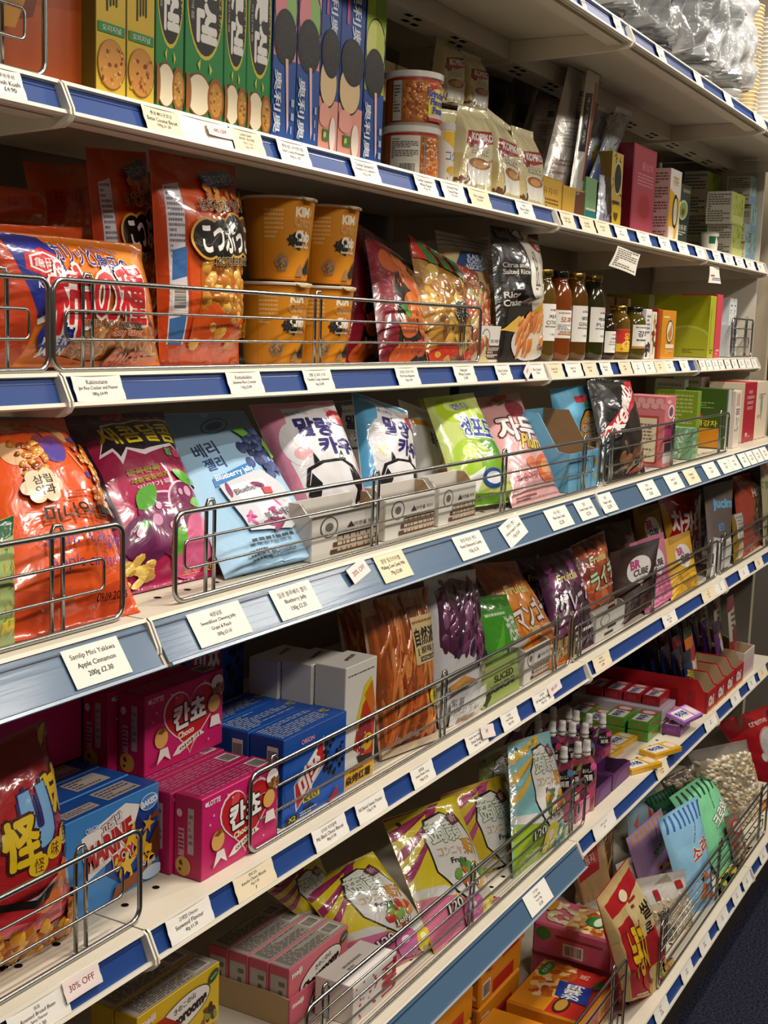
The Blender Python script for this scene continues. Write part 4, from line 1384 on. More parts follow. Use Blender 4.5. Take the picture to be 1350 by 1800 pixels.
KO = [P('c24416', (.0, 0), (.24, 0), (.2, .5), (.22, 1), (0, 1)), P('dcd8dc', (.05, .1), (.2, .1), (.17, .55), (.2, .86), (.06, .84)), SM(.07, .5, .18, .84, 14, '77708a', 2), P('3f6ea8', (.07, .4), (.18, .42), (.18, .56), (.08, .54)), BC(.07, .26, .18, .38, vert=True), P('3f6ea8', (.06, .1), (.18, .1), (.18, .24), (.06, .22)),
      P('b8621f', (.3, .12), (.98, .16), (.98, .62), (.3, .66)), D(64, .34, .2, .97, .5, .036, .03, 'e0a23c c98428 edbb5a b86d1c', 1, .0022), P('d8531b', (.24, .1), (.98, .14), (.98, .25), (.7, .2), (.45, .3), (.24, .24)), D(7, .3, .1, .9, .2, .03, .026, 'e0b04a d89a34', 5, .0015),
      P('2f5f96', (.4, .9), (.86, .96), (.88, .89), (.43, .83)), T('元気なおやつ', .64, .895, .045, 'cfe0f0', w=.4, rot=10), D(18, .3, .74, .96, .84, .03, .02, 'e8a04a d88428 b85a1a', 6), T('はちみつのやさしい', .65, .77, .055, '2b1a10', w=.66, o='f4e2c0', b=.03, ob=.1, rot=4),
      E(.36, .6, .16, .1, 'd8a23c'), E(.52, .6, .16, .11, 'd8a23c'), E(.7, .63, .16, .11, 'd8a23c'), E(.86, .63, .14, .1, 'd8a23c'), E(.36, .6, .14, .088, '1a1310'), E(.52, .6, .15, .096, '1a1310'), E(.7, .63, .15, .097, '1a1310'), E(.86, .63, .13, .088, '1a1310'), T('こつぶっこ', .61, .61, .13, 'f4efe6', w=.62, b=.08, rot=3),
      T('KOTSUBUKKO', .68, .505, .035, '2b1a10', w=.5, o='f0dcb0', b=.02, rot=3), T('4', .9, .2, .09, '2b2012', w=.1, o='e8c040', b=.05)]
pouch('snack_bag', 'tall orange honey cracker bag with a black and white bubble title, in front', [(281, 643), (421, 641), (413, 292), (262, 262)], yB + .055, yB + .07, .03, O2, KO, seed=5, pin=.02, group='tall orange honey cracker bags')
pouch('snack_bag', 'tall orange honey cracker bag standing behind the front one, half in shade', [(180, 640), (290, 641), (256, 268), (150, 258)], yB + .115, yB + .13, .026, O2, KO, seed=6, pin=.02, group='tall orange honey cracker bags')
# seaweed crisp cups, two high
KIM = [R(.0, 0, 1, 1, 'd2871c'), SM(.03, .5, .34, .9, 7, 'e3b46a', 4), T('KIM', .68, .86, .11, 'f4e6c8', w=.27, b=.06), P('e8d6b0', (.85, .82), (.87, .82), (.89, .9), (.87, .9)), T('Crispy', .72, .71, .15, 'd2871c', w=.4, o='f0dfb8', b=.02, ob=.06), P('2f2a26', (.4, .5), (.55, .6), (.74, .52), (.66, .36), (.5, .42)), T('Chip', .71, .53, .17, 'f6efe0', w=.3, b=.06),
       D(24, .45, .42, .68, .55, .02, .012, '4a423a 1a1714', 7), T('Seaweed Snack', .7, .415, .04, 'f6efe0', w=.32), P('9a7a5a', (.2, .2), (.32, .32), (.46, .22), (.42, .1), (.28, .08)), D(20, .25, .12, .42, .25, .015, .012, 'b89a78 7a5c40', 8), P('2f2a26', (.72, .08), (.92, .3), (.95, .05)), P('9a7a5a', (.6, .02), (.7, .2), (.78, .02))]
for lev in (0, 1):
    for i, u in enumerate((488, 569)):
        y = yB + .078
        c = (xat(u - (6 if lev == 0 else 0), y, zB + .1), y, zB + .001 + lev * .1105)
        o = round_pack('snack_cup', 'orange seaweed crisp cup, %s' % (('lower one beside the honey cracker bag', 'lower one beside the black sweet potato bags'), ('upper one beside the honey cracker bag', 'upper one beside the black sweet potato bags'))[lev][i], c,
                       [(.0365, 0, 'b87418'), (.0385, .002, 'd2871c'), (.0475, .104, 'd2871c'), (.0505, .1045, 'd9d2c4'), (.051, .107, 'd9d2c4'), (.0495, .108, 'd9d2c4')], KIM, 186, 290, .004, .102, group='orange seaweed crisp cups', cat='cup', kind='c')
        mb = MB()
        z = c[2] + .1083
        n = 40
        vs = [(c[0] + .0498 * math.cos(6.2832 * k / n), c[1] + .0498 * math.sin(6.2832 * k / n), z) for k in range(n)]
        mb.add(vs, [tuple(range(n))], mat('c9a46a', 'y'))
        a = 4.6
        q = [(c[0] + .049 * math.cos(a + t), c[1] + .049 * math.sin(a + t), z) for t in (-.3, .3)]
        q += [(c[0] + .056 * math.cos(a + t), c[1] + .056 * math.sin(a + t), z - .006) for t in (.18, -.18)]
        mb.add(q + [V(p) + V((0, .0004, .0006)) for p in q], [(0, 1, 2, 3), (7, 6, 5, 4)], mat('d9b98a', 'y'))
        mb.build('foil_lid', o, c)
SP = [P('7a1826', (0, 0), (.3, 0), (.25, .6), (.5, 1), (0, 1)), P('8c2440', (.8, .2), (1, .2), (1, .8), (.8, .7)), E(.3, .82, .2, .1, 'b8562a', 20), E(.62, .72, .2, .1, 'c9642c', -15), E(.5, .86, .16, .07, 'd0703a'), E(.66, .5, .24, .12, 'd8742e', 10), E(.78, .66, .18, .09, 'c8602a'), E(.5, .3, .2, .1, 'c9642c', 10), E(.84, .36, .14, .12, 'd06a2c'), E(.45, .08, .28, .09, 'cf5a24', 10), E(.8, .14, .15, .07, 'c9522a'),
      D(60, .2, .05, .95, .9, .02, .01, '9a4018 e08a48 b8521f', 2), P('3f7a35', (.3, .44), (.5, .5), (.48, .38)), P('5d9a45', (.4, .4), (.56, .44), (.5, .35)), SM(.86, .36, .97, .66, 4, 'd8a0a8', 3)]
pouch('snack_bag', 'black sweet potato crisp bag beside the orange cups, half hidden', [(596, 640), (664, 640), (690, 432), (628, 392)], yB + .085, yB + .12, .02, '1c1513', SP, seed=7, group='black sweet potato crisp bags')
pouch('snack_bag', 'black sweet potato crisp bag with orange slices leaning in front of another', [(668, 641), (750, 641), (730, 470), (638, 404)], yB + .04, yB + .085, .02, '1c1513', SP, seed=8, group='black sweet potato crisp bags')
pouch('snack_bag', 'golden cracker bag with red and green stripes at the top', [(752, 641), (826, 641), (812, 470), (716, 412)], yB + .045, yB + .075, .022, 'a8742c', [
    D(60, .05, .15, .95, .75, .09, .06, 'b8842f d0a046 94621f dbb45e 7d4f1a', 3, .002), P('c8321f', (0, .82), (1, .8), (1, 1), (0, 1)), P('2f7a3c', (.1, 1), (.24, 1), (.3, .8), (.18, .8)), P('2f7a3c', (.4, 1), (.54, 1), (.58, .8), (.44, .8)), P('1c1a16', (.3, 1), (.38, 1), (.42, .8), (.34, .8)), P('2f7a3c', (.7, 1), (.84, 1), (.9, .8), (.76, .8)), P('1c1a16', (.6, 1), (.68, 1), (.74, .8), (.64, .8)),
    T('歌一口', .76, .44, .16, '231c16', w=.5, o='f4efe4', b=.05, ob=.14, rot=-8), P('c8321f', (0, 0), (1, 0), (1, .1), (.3, .16), (0, .1)), P('2f7a3c', (.3, .02), (.6, .02), (.6, .09)), D(12, .1, .02, .9, .14, .06, .03, 'd8a040 c8321f', 5)], seed=9)
NUT = [R(0, .86, 1, 1, 'c9c6c0'), R(0, .88, 1, .89, '8a8780'), R(0, .92, 1, .93, '8a8780'), R(0, .96, 1, .97, '8a8780'), P('2c4a78', (.1, .66), (.3, .84), (1, .86), (1, .7)), T('KASUGAI', .66, .8, .045, 'dce4ee', w=.5), T('ROASTED NUTS', .66, .755, .04, 'dce4ee', w=.56), T('ASSORTMENT', .62, .71, .04, 'dce4ee', w=.6), D(90, .05, .05, .95, .66, .06, .045, 'b87a48 c9945e 8a5230 9aa85a d0a878 a85c34 b04a2c', 4, .002)]
pouch('snack_bag', 'bag of roasted nuts with a blue banner and grey striped seal', [(798, 641), (858, 641), (860, 424), (764, 404)], yB + .1, yB + .115, .02, 'c9b98a', NUT, seed=10, group='roasted nut bags')
pouch('snack_bag', 'bag of roasted nuts pressed behind the first nut bag', [(815, 640), (868, 640), (876, 432), (806, 414)], yB + .13, yB + .15, .02, 'b8a878', NUT, seed=11, group='roasted nut bags')
a_, b_ = xat(840, yB + .03, zB), xat(882, yB + .03, zB)
tray('display_carton', 'small white display carton at the end of the rice cracker fence', a_, b_, yB + .026, yB + .05, zB + .001, .062, .065, 'd8d4cc', [E(.2, .72, .16, .2, '6a665f'), E(.2, .72, .13, .17, 'd8d4cc'), T('프레첼', .62, .58, .1, '3a3632', w=.5), R(.2, .36, .95, .46, '3d2a22'), R(.2, .22, .95, .32, '3d2a22'), R(.2, .08, .95, .18, '3d2a22'), SM(.25, .1, .9, .44, 3, 'a8988a', 2)])
pouch('snack_bag', 'glossy black citrus and salt rice cracker bag beside the jars', [(876, 640), (951, 632), (946, 412), (862, 396)], yB + .03, yB + .055, .03, '17140f', [
    P('e9e3d2', (.38, 1), (.75, 1), (.98, .7), (.98, .45), (.7, .32), (.55, .6)), P('e3a72a', (.98, .5), (.98, .3), (.6, .34), (.85, .42)), E(.62, .68, .14, .22, 'f1ecdd', -12), T('柚子塩', .62, .7, .3, '2a2620', rot=0, w=.1), SM(.56, .52, .7, .58, 2, '6a655a', 2), E(.82, .9, .14, .07, '8f1f22'), T('Japanese', .82, .935, .03, 'e8d8c8', w=.24), T('Citrus', .84, .9, .03, 'e8d8c8', w=.16), T('Salted', .84, .865, .03, 'e8d8c8', w=.16), E(.5, .96, .12, .05, '2a2620'), E(.5, .96, .08, .035, 'e0d8c4'),
    T('Citrus and', .24, .71, .035, 'cfc8b8', w=.34), T('Salted Rice', .26, .66, .035, 'cfc8b8', w=.38), T('Rice', .16, .49, .045, 'cfc8b8', w=.2), T('Cracker', .22, .43, .045, 'cfc8b8', w=.34), P('e3b84a', (.0, .24), (.35, .33), (.55, .3), (1, .36), (1, .24), (.4, .2)), E(.68, .14, .46, .14, 'd8d4cc'), E(.68, .15, .4, .12, 'e3d4b8'),
    D(26, .34, .08, .98, .3, .08, .03, 'd98a4e c9743a e0a06a b8602c', 6, .002, rot=60), T('Gluten', .92, .1, .04, '7a2f4a', w=.2)], seed=12, pin=.02)
# jars of tea syrup
def jar(label, u, off, rad, hgt, lid, glass, jam, ops, lab0, lab1, a0=196, a1=322, grp=None, vis=0):
    y = yB + off
    x = xat(u, y, zB + .08)
    t = empty('syrup_jar', (x, y, zB + .001), label, 'jar', grp)
    c = (x, y, zB + .001)
    k = hgt
    mb = MB().lathe([(rad * .8, 0), (rad * .97, k * .03), (rad, k * .1), (rad, k * .66), (rad * .97, k * .72), (rad * .86, k * .79), (rad * .7, k * .85), (rad * .62, k * .88), (rad * .62, k * .93)], mat(glass, 'g'), 40, c)
    mb.build('glass_body', t, c)
    l = MB().lathe([(rad * .66, k * .918), (rad * .7, k * .922), (rad * .7, k * .985), (rad * .66, k * .996), (rad * .2, k)], mat(lid, 'm' if lid != '1d1c1b' else 'g'), 40, c)
    l.build('lid', t, c)
    g = MB()
    A0, A1 = math.radians(a0), math.radians(a1)
    z0, z1 = k * lab0, k * lab1

    def sf(u, v):
        a = A0 + (A1 - A0) * u
        return V((x + (rad + .0006) * math.cos(a), y + (rad + .0006) * math.sin(a), c[2] + z0 + (z1 - z0) * v)), V((math.cos(a), math.sin(a), 0))
    vs, fs = [], []
    for j in range(2):
        for i in range(17):
            vs.append(sf(i / 16, j)[0])
    fs = [(i, i + 1, i + 18, i + 17) for i in range(16)]
    g.add(vs, fs, mat('ece8df', 'p'), True)
    put(g, sf, rad * (A1 - A0), z1 - z0, ops, 'p', L=.006)
    g.build('label', t, c)


def words_(k, e, red=True, big='2b2926', pic=None):
    return [T('A·Wish', .5, .84, .05, 'b03038', w=.3, b=.04)] + ([P('4a8a3a', (.74, .9), (.84, .96), (.84, .84))] if pic else []) + [T(k, .56, .66, .1, big, w=.5, b=.03), T(e, .56, .5, .1, '55504a', w=.66, b=.0), SM(.2, .36, .9, .42, 1, '8a857c', 2), T('1 KG', .5, .18, .05, '55504a', w=.2)]


G4 = 'jars of fruit tea syrup'
jar('tall amber syrup jar half hidden behind the black cracker bag', 951, .05, .027, .174, 'b89a4a', '584214', 'a', words_('자차', 'CITRON', pic=1), .22, .62, grp=G4)
jar('tall orange brown syrup jar with a black lid and an orange title', 979, .05, .0275, .175, '1d1c1b', '7a3a10', 'a', [T('모과차', .5, .66, .2, 'c0602a', w=.66, b=.05), SM(.1, .86, .9, .94, 1, 'b08a6a', 1), SM(.08, .28, .92, .5, 4, 'a09a90', 2), R(.1, .12, .9, .18, 'c9894a'), SM(.15, .2, .85, .26, 1, '6a655c', 3)], .25, .56, grp=G4)
jar('tall amber ginger syrup jar with a white label and brass lid', 1008, .05, .0275, .176, 'c9a860', '5e3a0e', 'a', words_('생강차', 'GINGER', pic=1), .21, .62, grp=G4)
jar('tall dark green plum syrup jar with a brass lid, last of the tall four', 1039, .05, .0275, .176, 'b89a5a', '2e2c0c', 'a', words_('매실차', 'PLUM'), .21, .62, grp=G4)
jar('short dark jujube jar with a black lid, squeezed beside the plum jar', 1066, .05, .021, .098, '1d1c1b', '2a1a0e', 'a', words_('대추차', 'JUJUBE'), .15, .62)
jar('short honey jar with a red and yellow lemon label', 1086, .05, .027, .118, 'c9a24a', '6e4e10', 'a', [R(0, .35, 1, 1, 'c8302a'), R(0, 0, 1, .36, 'e8b82a'), T('유자', .56, .66, .36, 'f0d02a', w=.5, b=.06), E(.5, .3, .28, .2, 'f0d860'), E(.5, .3, .2, .14, 'e8a81e'), D(10, .2, .1, .9, .4, .06, .05, 'd87a1a f0e08a', 2)], .14, .56)
jar('short olive jar with a black lid and a white label of ginger', 1114, .05, .028, .118, '1d1c1b', '504412', 'a', [T('강차', .5, .62, .26, '2b2926', w=.6, b=.04), SM(.1, .84, .9, .94, 1, '8a857c', 2), SM(.15, .3, .8, .42, 1, '55504a', 2), R(0, .0, 1, .1, 'b8823c'), P('9a7a4a', (.7, .2), (.95, .4), (.95, .2))], .2, .66)
bxp('tea_box', 'thin white sachet box with a dark fruit picture after the jars', 'B', .03, 1131, 1141, .115, .06, ('e6e2dc', 'd8d4ce', 'd0ccc4'), {'F': [D(14, .1, .05, .9, .3, .05, .05, '3a2a4a 5a3a3a 2a2430', 2), SM(.2, .5, .8, .9, 5, '8a8a9a', 3)]})
bxp('tea_box', 'thin cream box with a painted twig beside the white sachet box', 'B', .028, 1142, 1150, .11, .05, ('e3dcc0', 'd0c8a8', 'd8d0b0'), {'F': [R(.45, .1, .55, .95, '7a5a34'), D(12, .1, .3, .9, .9, .06, .05, '8a2a2a 4a6a34 c8a03a', 3)]})
bxp('tea_box', 'thin dark red box between the cream box and the orange box', 'B', .03, 1152, 1157.5, .118, .05, ('a8242e', '8a1c26', '9a2028'), {})
bxp('tea_box', 'bright orange box with an oval drink picture beside the lime boxes', 'B', .022, 1160, 1184, .116, .06, ('e3941a', 'c27a12', 'd88a18'), {'F': [R(.08, .84, .5, .88, 'f0d8a0'), E(.58, .56, .26, .24, '4a3018'), E(.58, .56, .22, .21, 'f0e4cc'), P('c88a3a', (.4, .5), (.7, .74), (.74, .5), (.6, .36)), R(.3, .22, .9, .3, 'f4ead4'), SM(.3, .1, .85, .18, 2, 'f0d8a0', 2)]}, kind='h')
for off, lab, dd in ((.02, 'lime green wrapped gift box with a pale round print, nearer the shelf edge', .155), (.19, 'lime green wrapped gift box tucked behind the other lime box', .12)):
    x = xat(1243, yB + .02, zB)
    box('gift_box', lab, (x, yB + off, zB + .001), .055, dd, .164, ('c2c62c', '9a9c18', 'a8a820'), {'L': [E(.62, .1, .55, .42, 'b4b84e'), E(.62, .1, .5, .38, 'a4a628'), SM(.55, .06, .95, .14, 3, '5a5a14', 2)] if off < .1 else [], 'F': [R(.2, .1, .3, .8, '9a9a20'), SM(.3, .06, .8, .14, 2, '6a6a1a', 3)]}, kind='h', group='lime green gift boxes')
x = xat(1254, yB + .02, zB)
box('gift_box', 'coral pink slim box beside the lime green gift box', (x, yB + .02, zB + .001), .058, .1, .17, ('dc4a58', 'c23a48', 'd05060'), {'F': [SM(.3, .04, .9, .14, 2, 'f4d0d0', 2)]})
for i, (hz, hh, yo) in enumerate(((0, .09, .02), (.0905, .075, .03))):
    for j, (uL, uR) in enumerate(((1281, 1287), (1287.6, 1293))):
        bxp('gift_box', 'small %s white carton %s' % (('lower', 'upper')[i], ('touching the coral box', 'beside the short fence at the end panel')[j]), 'B', yo, uL, uR, hh, .05, ('dfe6ea' if j else 'e9e6e0', 'c9d2d6', 'd8d8d4'), {'F': [R(.2, .7, .7, .76, '6a7a8a'), SM(.2, .4, .8, .6, 2, '9aa4ae', i)]}, dz=hz + .001, group='small white cartons')
for i, (a, b) in enumerate(((1010, 1040), (1044, 1075), (1078, 1103))):
    bxp('tea_box', 'brown carton in the shade behind the jars, %s' % ('first', 'second', 'third, with a pale edge')[i], 'B', .22, a, b, .15, .06, ('7a5642', '5c4032', '6c4c3a'), {'F': [R(.8, 0, 1, 1, 'cfc0a4')] if i == 2 else []}, group='brown cartons behind the jars')
# ---------------------------------------------------------------- sweets in pouches
yC, zC = SH['C']
pouch('snack_bag', 'green snack bag with yellow print mostly out of frame beside the bright orange pouch', [(-60, 1150), (26, 1136), (24, 905), (-60, 940)], yC + .03, yC + .05, .012, 'a9bd78', [
    P('1f5a34', (0, .82), (1, .86), (1, 1), (0, 1)), D(30, .55, .1, .98, .8, .03, .008, 'd8c84a 5f8a3a c8a23a', 3), P('e3c83c', (.6, .1), (.95, .14), (.95, .24), (.6, .2)), T('京巧', .82, .19, .05, '3f7a3c', w=.2)], seed=1)
pouch('snack_bag', 'bright orange pouch of honey cookies with a cream badge, behind the fence end', [(-8, 1135), (247, 1085), (112, 735), (-75, 742)], yC + .055, yC + .17, .04, 'e8591f', [
    P('c9451a', (.0, .0), (1, .0), (.9, .16), (.5, .1), (.1, .18)), E(.1, .98, .2, .03, 'd8b890'), E(.42, .96, .12, .04, 'c98a5a', 10), E(.72, .88, .05, .075, 'e8b478', 14), E(.2, .9, .07, .02, 'c83a3a'), E(.24, .76, .07, .07, 'e8b888', 25),
    E(.5, .79, .085, .06, '96405c', 10), E(.6, .785, .085, .06, '8a3f66', 8), E(.545, .755, .13, .06, '6c4494', 8), E(.55, .725, .1, .045, '5a4aa0', 8), P('3a2a3a', (.53, .83), (.535, .87), (.55, .868), (.548, .83)), P('e8a878', (.68, .74), (.74, .64), (.76, .645), (.7, .75)), P('5a4aa8', (.75, .63), (.8, .64), (.8, .6), (.76, .6)), P('5a4aa8', (.76, .83), (.86, .85), (.84, .8)),
    D(30, .25, .64, .44, .82, .02, .017, 'b8641a d88a2c 9a4c14 e8a84a', 5, .0016), D(44, .76, .5, .95, .8, .02, .017, 'b8641a d88a2c 9a4c14 e8a84a', 6, .0016), E(.87, .47, .13, .03, 'a8501a'), E(.87, .455, .12, .024, 'd8963a'),
    E(.345, .565, .115, .066, '2c2018'), *[E(.345 + .085 * math.cos(k * 1.047), .565 + .05 * math.sin(k * 1.047), .05, .034, 'ecd3b0') for k in range(6)], E(.345, .565, .1, .055, 'ecd3b0'), T('삼립', .35, .59, .042, '2c2018', w=.11, b=.03), T('약과', .35, .54, .042, '2c2018', w=.11, b=.03),
    SM(.52, .5, .78, .535, 2, 'b8421a', 2), T('미니약과', .56, .43, .08, '2c2018', w=.5, b=.05), R(.76, .425, .92, .455, '3a2a20'), T('Mini Yakgwa', .6, .31, .075, '6a4aa0', w=.62, b=.0), T('apple cinnamon', .62, .225, .055, '6a4aa0', w=.64, b=.0), T('09.09.2026', .74, .1, .025, '3a1a10', w=.24)], seed=2, pin=.0, prof='pillow')
pouch('snack_bag', 'purple and magenta grape chew bag with a jagged yellow title', [(200, 1052), (388, 1008), (287, 722), (92, 732)], yC + .1, yC + .21, .03, 'a31a4c', [
    P('45183f', (0, .78), (.5, .84), (1, .82), (1, 1), (0, 1)), P('2a1028', (.0, .3), (.14, .3), (.1, .78), (0, .8)), P('f0e8ec', (.14, .68), (.3, .9), (.62, .93), (.97, .93), (.97, .74), (.9, .68), (.84, .73), (.5, .66), (.36, .7), (.28, .62), (.24, .7)), P('1f1420', (.16, .7), (.31, .885), (.62, .915), (.95, .915), (.95, .75), (.9, .7), (.84, .745), (.5, .69), (.36, .715), (.28, .66), (.25, .72)),
    T('새콤달콤', .56, .81, .13, 'f0d81e', w=.72, b=.06, rot=2), T('복숭아 & 포도', .66, .945, .035, 'd8b83c', w=.5, rot=-3), R(.72, .655, .8, .71, '3f7a34'), T('포도', .76, .683, .035, 'd8e8c8', w=.07), R(.81, .65, .9, .7, 'd8486a'),
    T('쫀득쫀득', .44, .575, .032, '1f1420', w=.3, rot=4, o='d8b83c', ob=.05), T('새콤달콤하게', .48, .53, .03, '1f1420', w=.34, rot=4, o='d8b83c', ob=.05), T('입안가득', .5, .488, .03, 'e8d8dc', w=.3, rot=4),
    E(.5, .34, .24, .11, 'e6b8c8'), E(.48, .34, .22, .1, '7d1f56'), E(.76, .38, .2, .12, 'e6b8c8'), E(.76, .38, .18, .11, '7a1d50'), E(.3, .22, .2, .11, '5f1648'), E(.58, .22, .22, .11, '6f1a50'), E(.84, .2, .17, .12, 'd86a92'), E(.68, .12, .17, .11, 'd25a86'), E(.42, .3, .05, .03, 'c88ab0'), E(.8, .44, .04, .03, 'd8a0c0'),
    F(.38, .42, .1, .055, 38, '4f9a2c'), F(.8, .52, .09, .035, -22, '5fae34'), F(.92, .5, .07, .02, -5, '4a9428'), F(.88, .38, .08, .03, 12, '7ac04a'), F(.58, .18, .095, .045, 48, '5fa834'), F(.27, .27, .05, .025, 35, '58a030'), *[E(a, b, .03, .018, 'd9a8c8', 30) for a, b in ((.46, .37), (.7, .43), (.24, .25), (.55, .26))],
    D(16, .06, .03, .42, .13, .045, .018, 'd8b04a e8c86a b88a30', 3, .001, rot=8), T('포도 맛', .76, .05, .035, 'e8b83c', w=.3)], seed=3, pin=.03, group=None)
pouch('snack_bag', 'pale blue berry jelly pouch with a clear window, curling at the foot', [(396, 1018), (574, 976), (428, 722), (285, 728)], yC + .045, yC + .19, .015, '9cc3e0', [
    P('7d97ac', (0, .72), (1, .8), (1, 1), (0, 1)), E(.52, .9, .18, .05, '4a5a6a', 12), E(.52, .9, .165, .043, '7d97ac', 12), E(.52, .9, .11, .025, '5a6c7e', 12), T('베리', .27, .74, .09, '26304e', w=.26, b=.04, rot=8), T('젤리', .3, .645, .075, '2f4a86', w=.22, b=.03, rot=8), P('2f7ab8', (.2, .55), (.66, .63), (.66, .575), (.2, .495)), T('Blueberry jelly', .44, .565, .045, 'eef4fa', w=.42, rot=7),
    D(26, .66, .62, .96, .84, .036, .036, '2e3a66 3f4f86 5a6aa0 26305a', 4, .002), P('5f9a34', (.66, .85), (.8, .88), (.84, .82), (.74, .8)), P('6aa83c', (.92, .74), (.99, .8), (.99, .66), (.94, .64)), D(5, .8, .52, .96, .6, .034, .03, '2e3a66 3f4f86', 9, .001),
    P('c9ccd2', (.22, .5), (.7, .56), (.86, .44), (.82, .22), (.68, .17), (.3, .2)), P('e8e4ea', (.3, .48), (.66, .5), (.66, .38), (.36, .36)), P('e6dfe6', (.44, .34), (.76, .36), (.74, .22), (.48, .22)), D(16, .26, .2, .78, .48, .05, .016, 'b83a78 e8e4ea d86aa0 c8c4cc 8a2a5a', 6, .001), T('Blueberry', .46, .44, .045, '4a3a4e', w=.28, rot=7, b=.0), T('블루베리', .62, .27, .05, '3a2f48', w=.3, rot=7), R(.58, .4, .68, .44, 'c8303c'),
    SM(.26, .12, .66, .155, 1, '3a4a5a', 5), T('MADE IN KOREA', .5, .055, .03, '3a4a5a', w=.24), SM(.2, .02, .36, .09, 3, '3a4a5a', 6)], 'k', 'stand', seed=4, pin=-.02, wr=1.6)


def cow(label, px, yb, yt, seed, base, word, blush, grp='milk candy bags with black patches', extra=(), th=.026):
    pouch('candy_bag', label, px, yb, yt, th, 'e9e7ea', [P(base, (0, 0), (.2, 0), (.12, .4), (.22, .7), (.3, .93), (.8, .93), (1, .97), (1, 1), (0, 1)), P(base, (.86, 0), (1, 0), (1, .5), (.93, .4)), E(.72, .9, .16, .06, 'e9e7ea'), E(.25, .55, .16, .2, 'e9e7ea'), E(.28, .46, .1, .06, blush), E(.84, .86, .07, .035, blush),
                  T(word[0], .54, .69, .17, '2c2470', w=.44, b=.1, rot=-4), T(word[1], .72, .5, .15, '2c2470', w=.44, b=.1, rot=-2), T('폭신폭신', .4, .84, .04, '4a4aa0', w=.26), E(.9, .79, .14, .08, 'c82a4a'), T('우유', .9, .8, .04, 'f4d8a0', w=.14),
                  P('17141a', (.2, .2), (.26, .33), (.46, .38), (.7, .38), (.84, .32), (.94, .2), (.9, .06), (.8, .0), (.3, .0)), P('f1eff2', (.24, .2), (.3, .31), (.48, .355), (.7, .355), (.8, .3), (.86, .18), (.8, .0), (.28, .0)), P('17141a', (.2, .12), (.3, .29), (.4, .2), (.34, .06)), P('17141a', (.78, .3), (.9, .18), (.88, .08), (.8, .16)),
                  P('17141a', (.36, .36), (.37, .45), (.43, .375)), P('17141a', (.68, .375), (.72, .45), (.76, .36)), *extra], 'f', 'pillow', grp, 'candy bag', seed, pin=.0)


cow('pink milk candy bag with black patches standing in the first white carton', [(520, 905), (650, 885), (585, 704), (438, 712)], yC + .075, yC + .16, 5, 'd98aa6', ('말랑', '카우'), 'efb0b8')
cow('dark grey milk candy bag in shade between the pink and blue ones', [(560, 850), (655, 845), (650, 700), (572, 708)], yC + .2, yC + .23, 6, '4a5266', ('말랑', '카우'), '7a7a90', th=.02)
cow('sky blue milk candy bag with black patches, its top corner poking up', [(640, 885), (735, 880), (716, 722), (618, 688)], yC + .1, yC + .15, 7, '5aa6d4', ('말랑', '카우'), 'ecd8a0')
pouch('candy_bag', 'white peach candy bag squeezed beside the sky blue bag', [(728, 870), (800, 870), (768, 728), (700, 702)], yC + .15, yC + .19, .022, 'e6e3e4', [T('복숭아', .66, .6, .16, '33313c', w=.55, b=.07), P('e88a6a', (.5, .1), (.95, .2), (.95, .42), (.6, .44)), E(.66, .25, .2, .13, 'f0a88a'), P('4a9a3c', (.85, .36), (.98, .42), (.97, .3)), R(.1, .74, .6, .8, 'e39a2a')], seed=8, group=None)
GG = [P('5a8a1c', (0, 0), (1, 0), (1, .08), (0, .1)), E(.4, .84, .32, .14, 'b4d02c'), E(.75, .62, .3, .16, '9cc022'), E(.34, .4, .3, .16, 'a8cc34'), E(.7, .3, .26, .14, '7cb01c'), E(.36, .87, .14, .06, 'd6e878'), E(.68, .66, .12, .06, 'cfe46a'), E(.3, .44, .12, .06, 'd6e878'), P('4f9a24', (.5, .55), (.9, .5), (.95, .36), (.7, .42)), P('e8ece4', (.06, .2), (.5, .3), (.3, .1)), T('청포도', .6, .64, .19, '22489a', w=.6, b=.08, o='eef2f4', ob=.16, rot=-8), T('캔디', .48, .86, .07, '22489a', w=.3, b=.04, o='eef2f4', ob=.12), E(.6, .2, .2, .08, '1f4f9a'), E(.6, .2, .14, .05, 'e8ecf0'), T('119g', .3, .06, .03, '2a4a2a', w=.16)]
pouch('candy_bag', 'green grape candy bag with a blue title leaning at the front', [(806, 895), (912, 880), (832, 690), (744, 700)], yC + .05, yC + .15, .022, 'c4d47a', GG, seed=9, group='green grape candy bags')
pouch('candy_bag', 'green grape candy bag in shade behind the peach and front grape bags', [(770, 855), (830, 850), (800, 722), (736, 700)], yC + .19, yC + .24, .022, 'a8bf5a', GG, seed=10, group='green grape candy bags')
pouch('candy_bag', 'dusty pink plum candy bag with a white and maroon title', [(902, 897), (986, 872), (912, 690), (832, 700)], yC + .075, yC + .18, .018, 'dba6a6', [
    E(.5, .96, .2, .04, 'c23a3a', 10), T('후', .22, .9, .06, 'c8303a', w=.12), P('5f8a3c', (.3, .86), (.44, .92), (.5, .88)), E(.64, .82, .2, .1, '8f2f40', 20), T('자두', .5, .62, .22, 'f2ece8', w=.74, b=.09, o='6a1f28', ob=.16, rot=-6), T('Plum', .66, .48, .12, 'e8c84a', w=.42, b=.03, o='6a2a20', ob=.07, sl=.2, rot=-6), E(.8, .24, .22, .12, 'd86a3a', 10), E(.82, .25, .14, .07, 'e8a060', 10), E(.5, .3, .1, .05, 'd87a5a'), T('복숭아맛', .36, .2, .06, 'a83a4a', w=.4), SM(.1, .04, .5, .08, 2, '8a4a4e', 3)], seed=11)
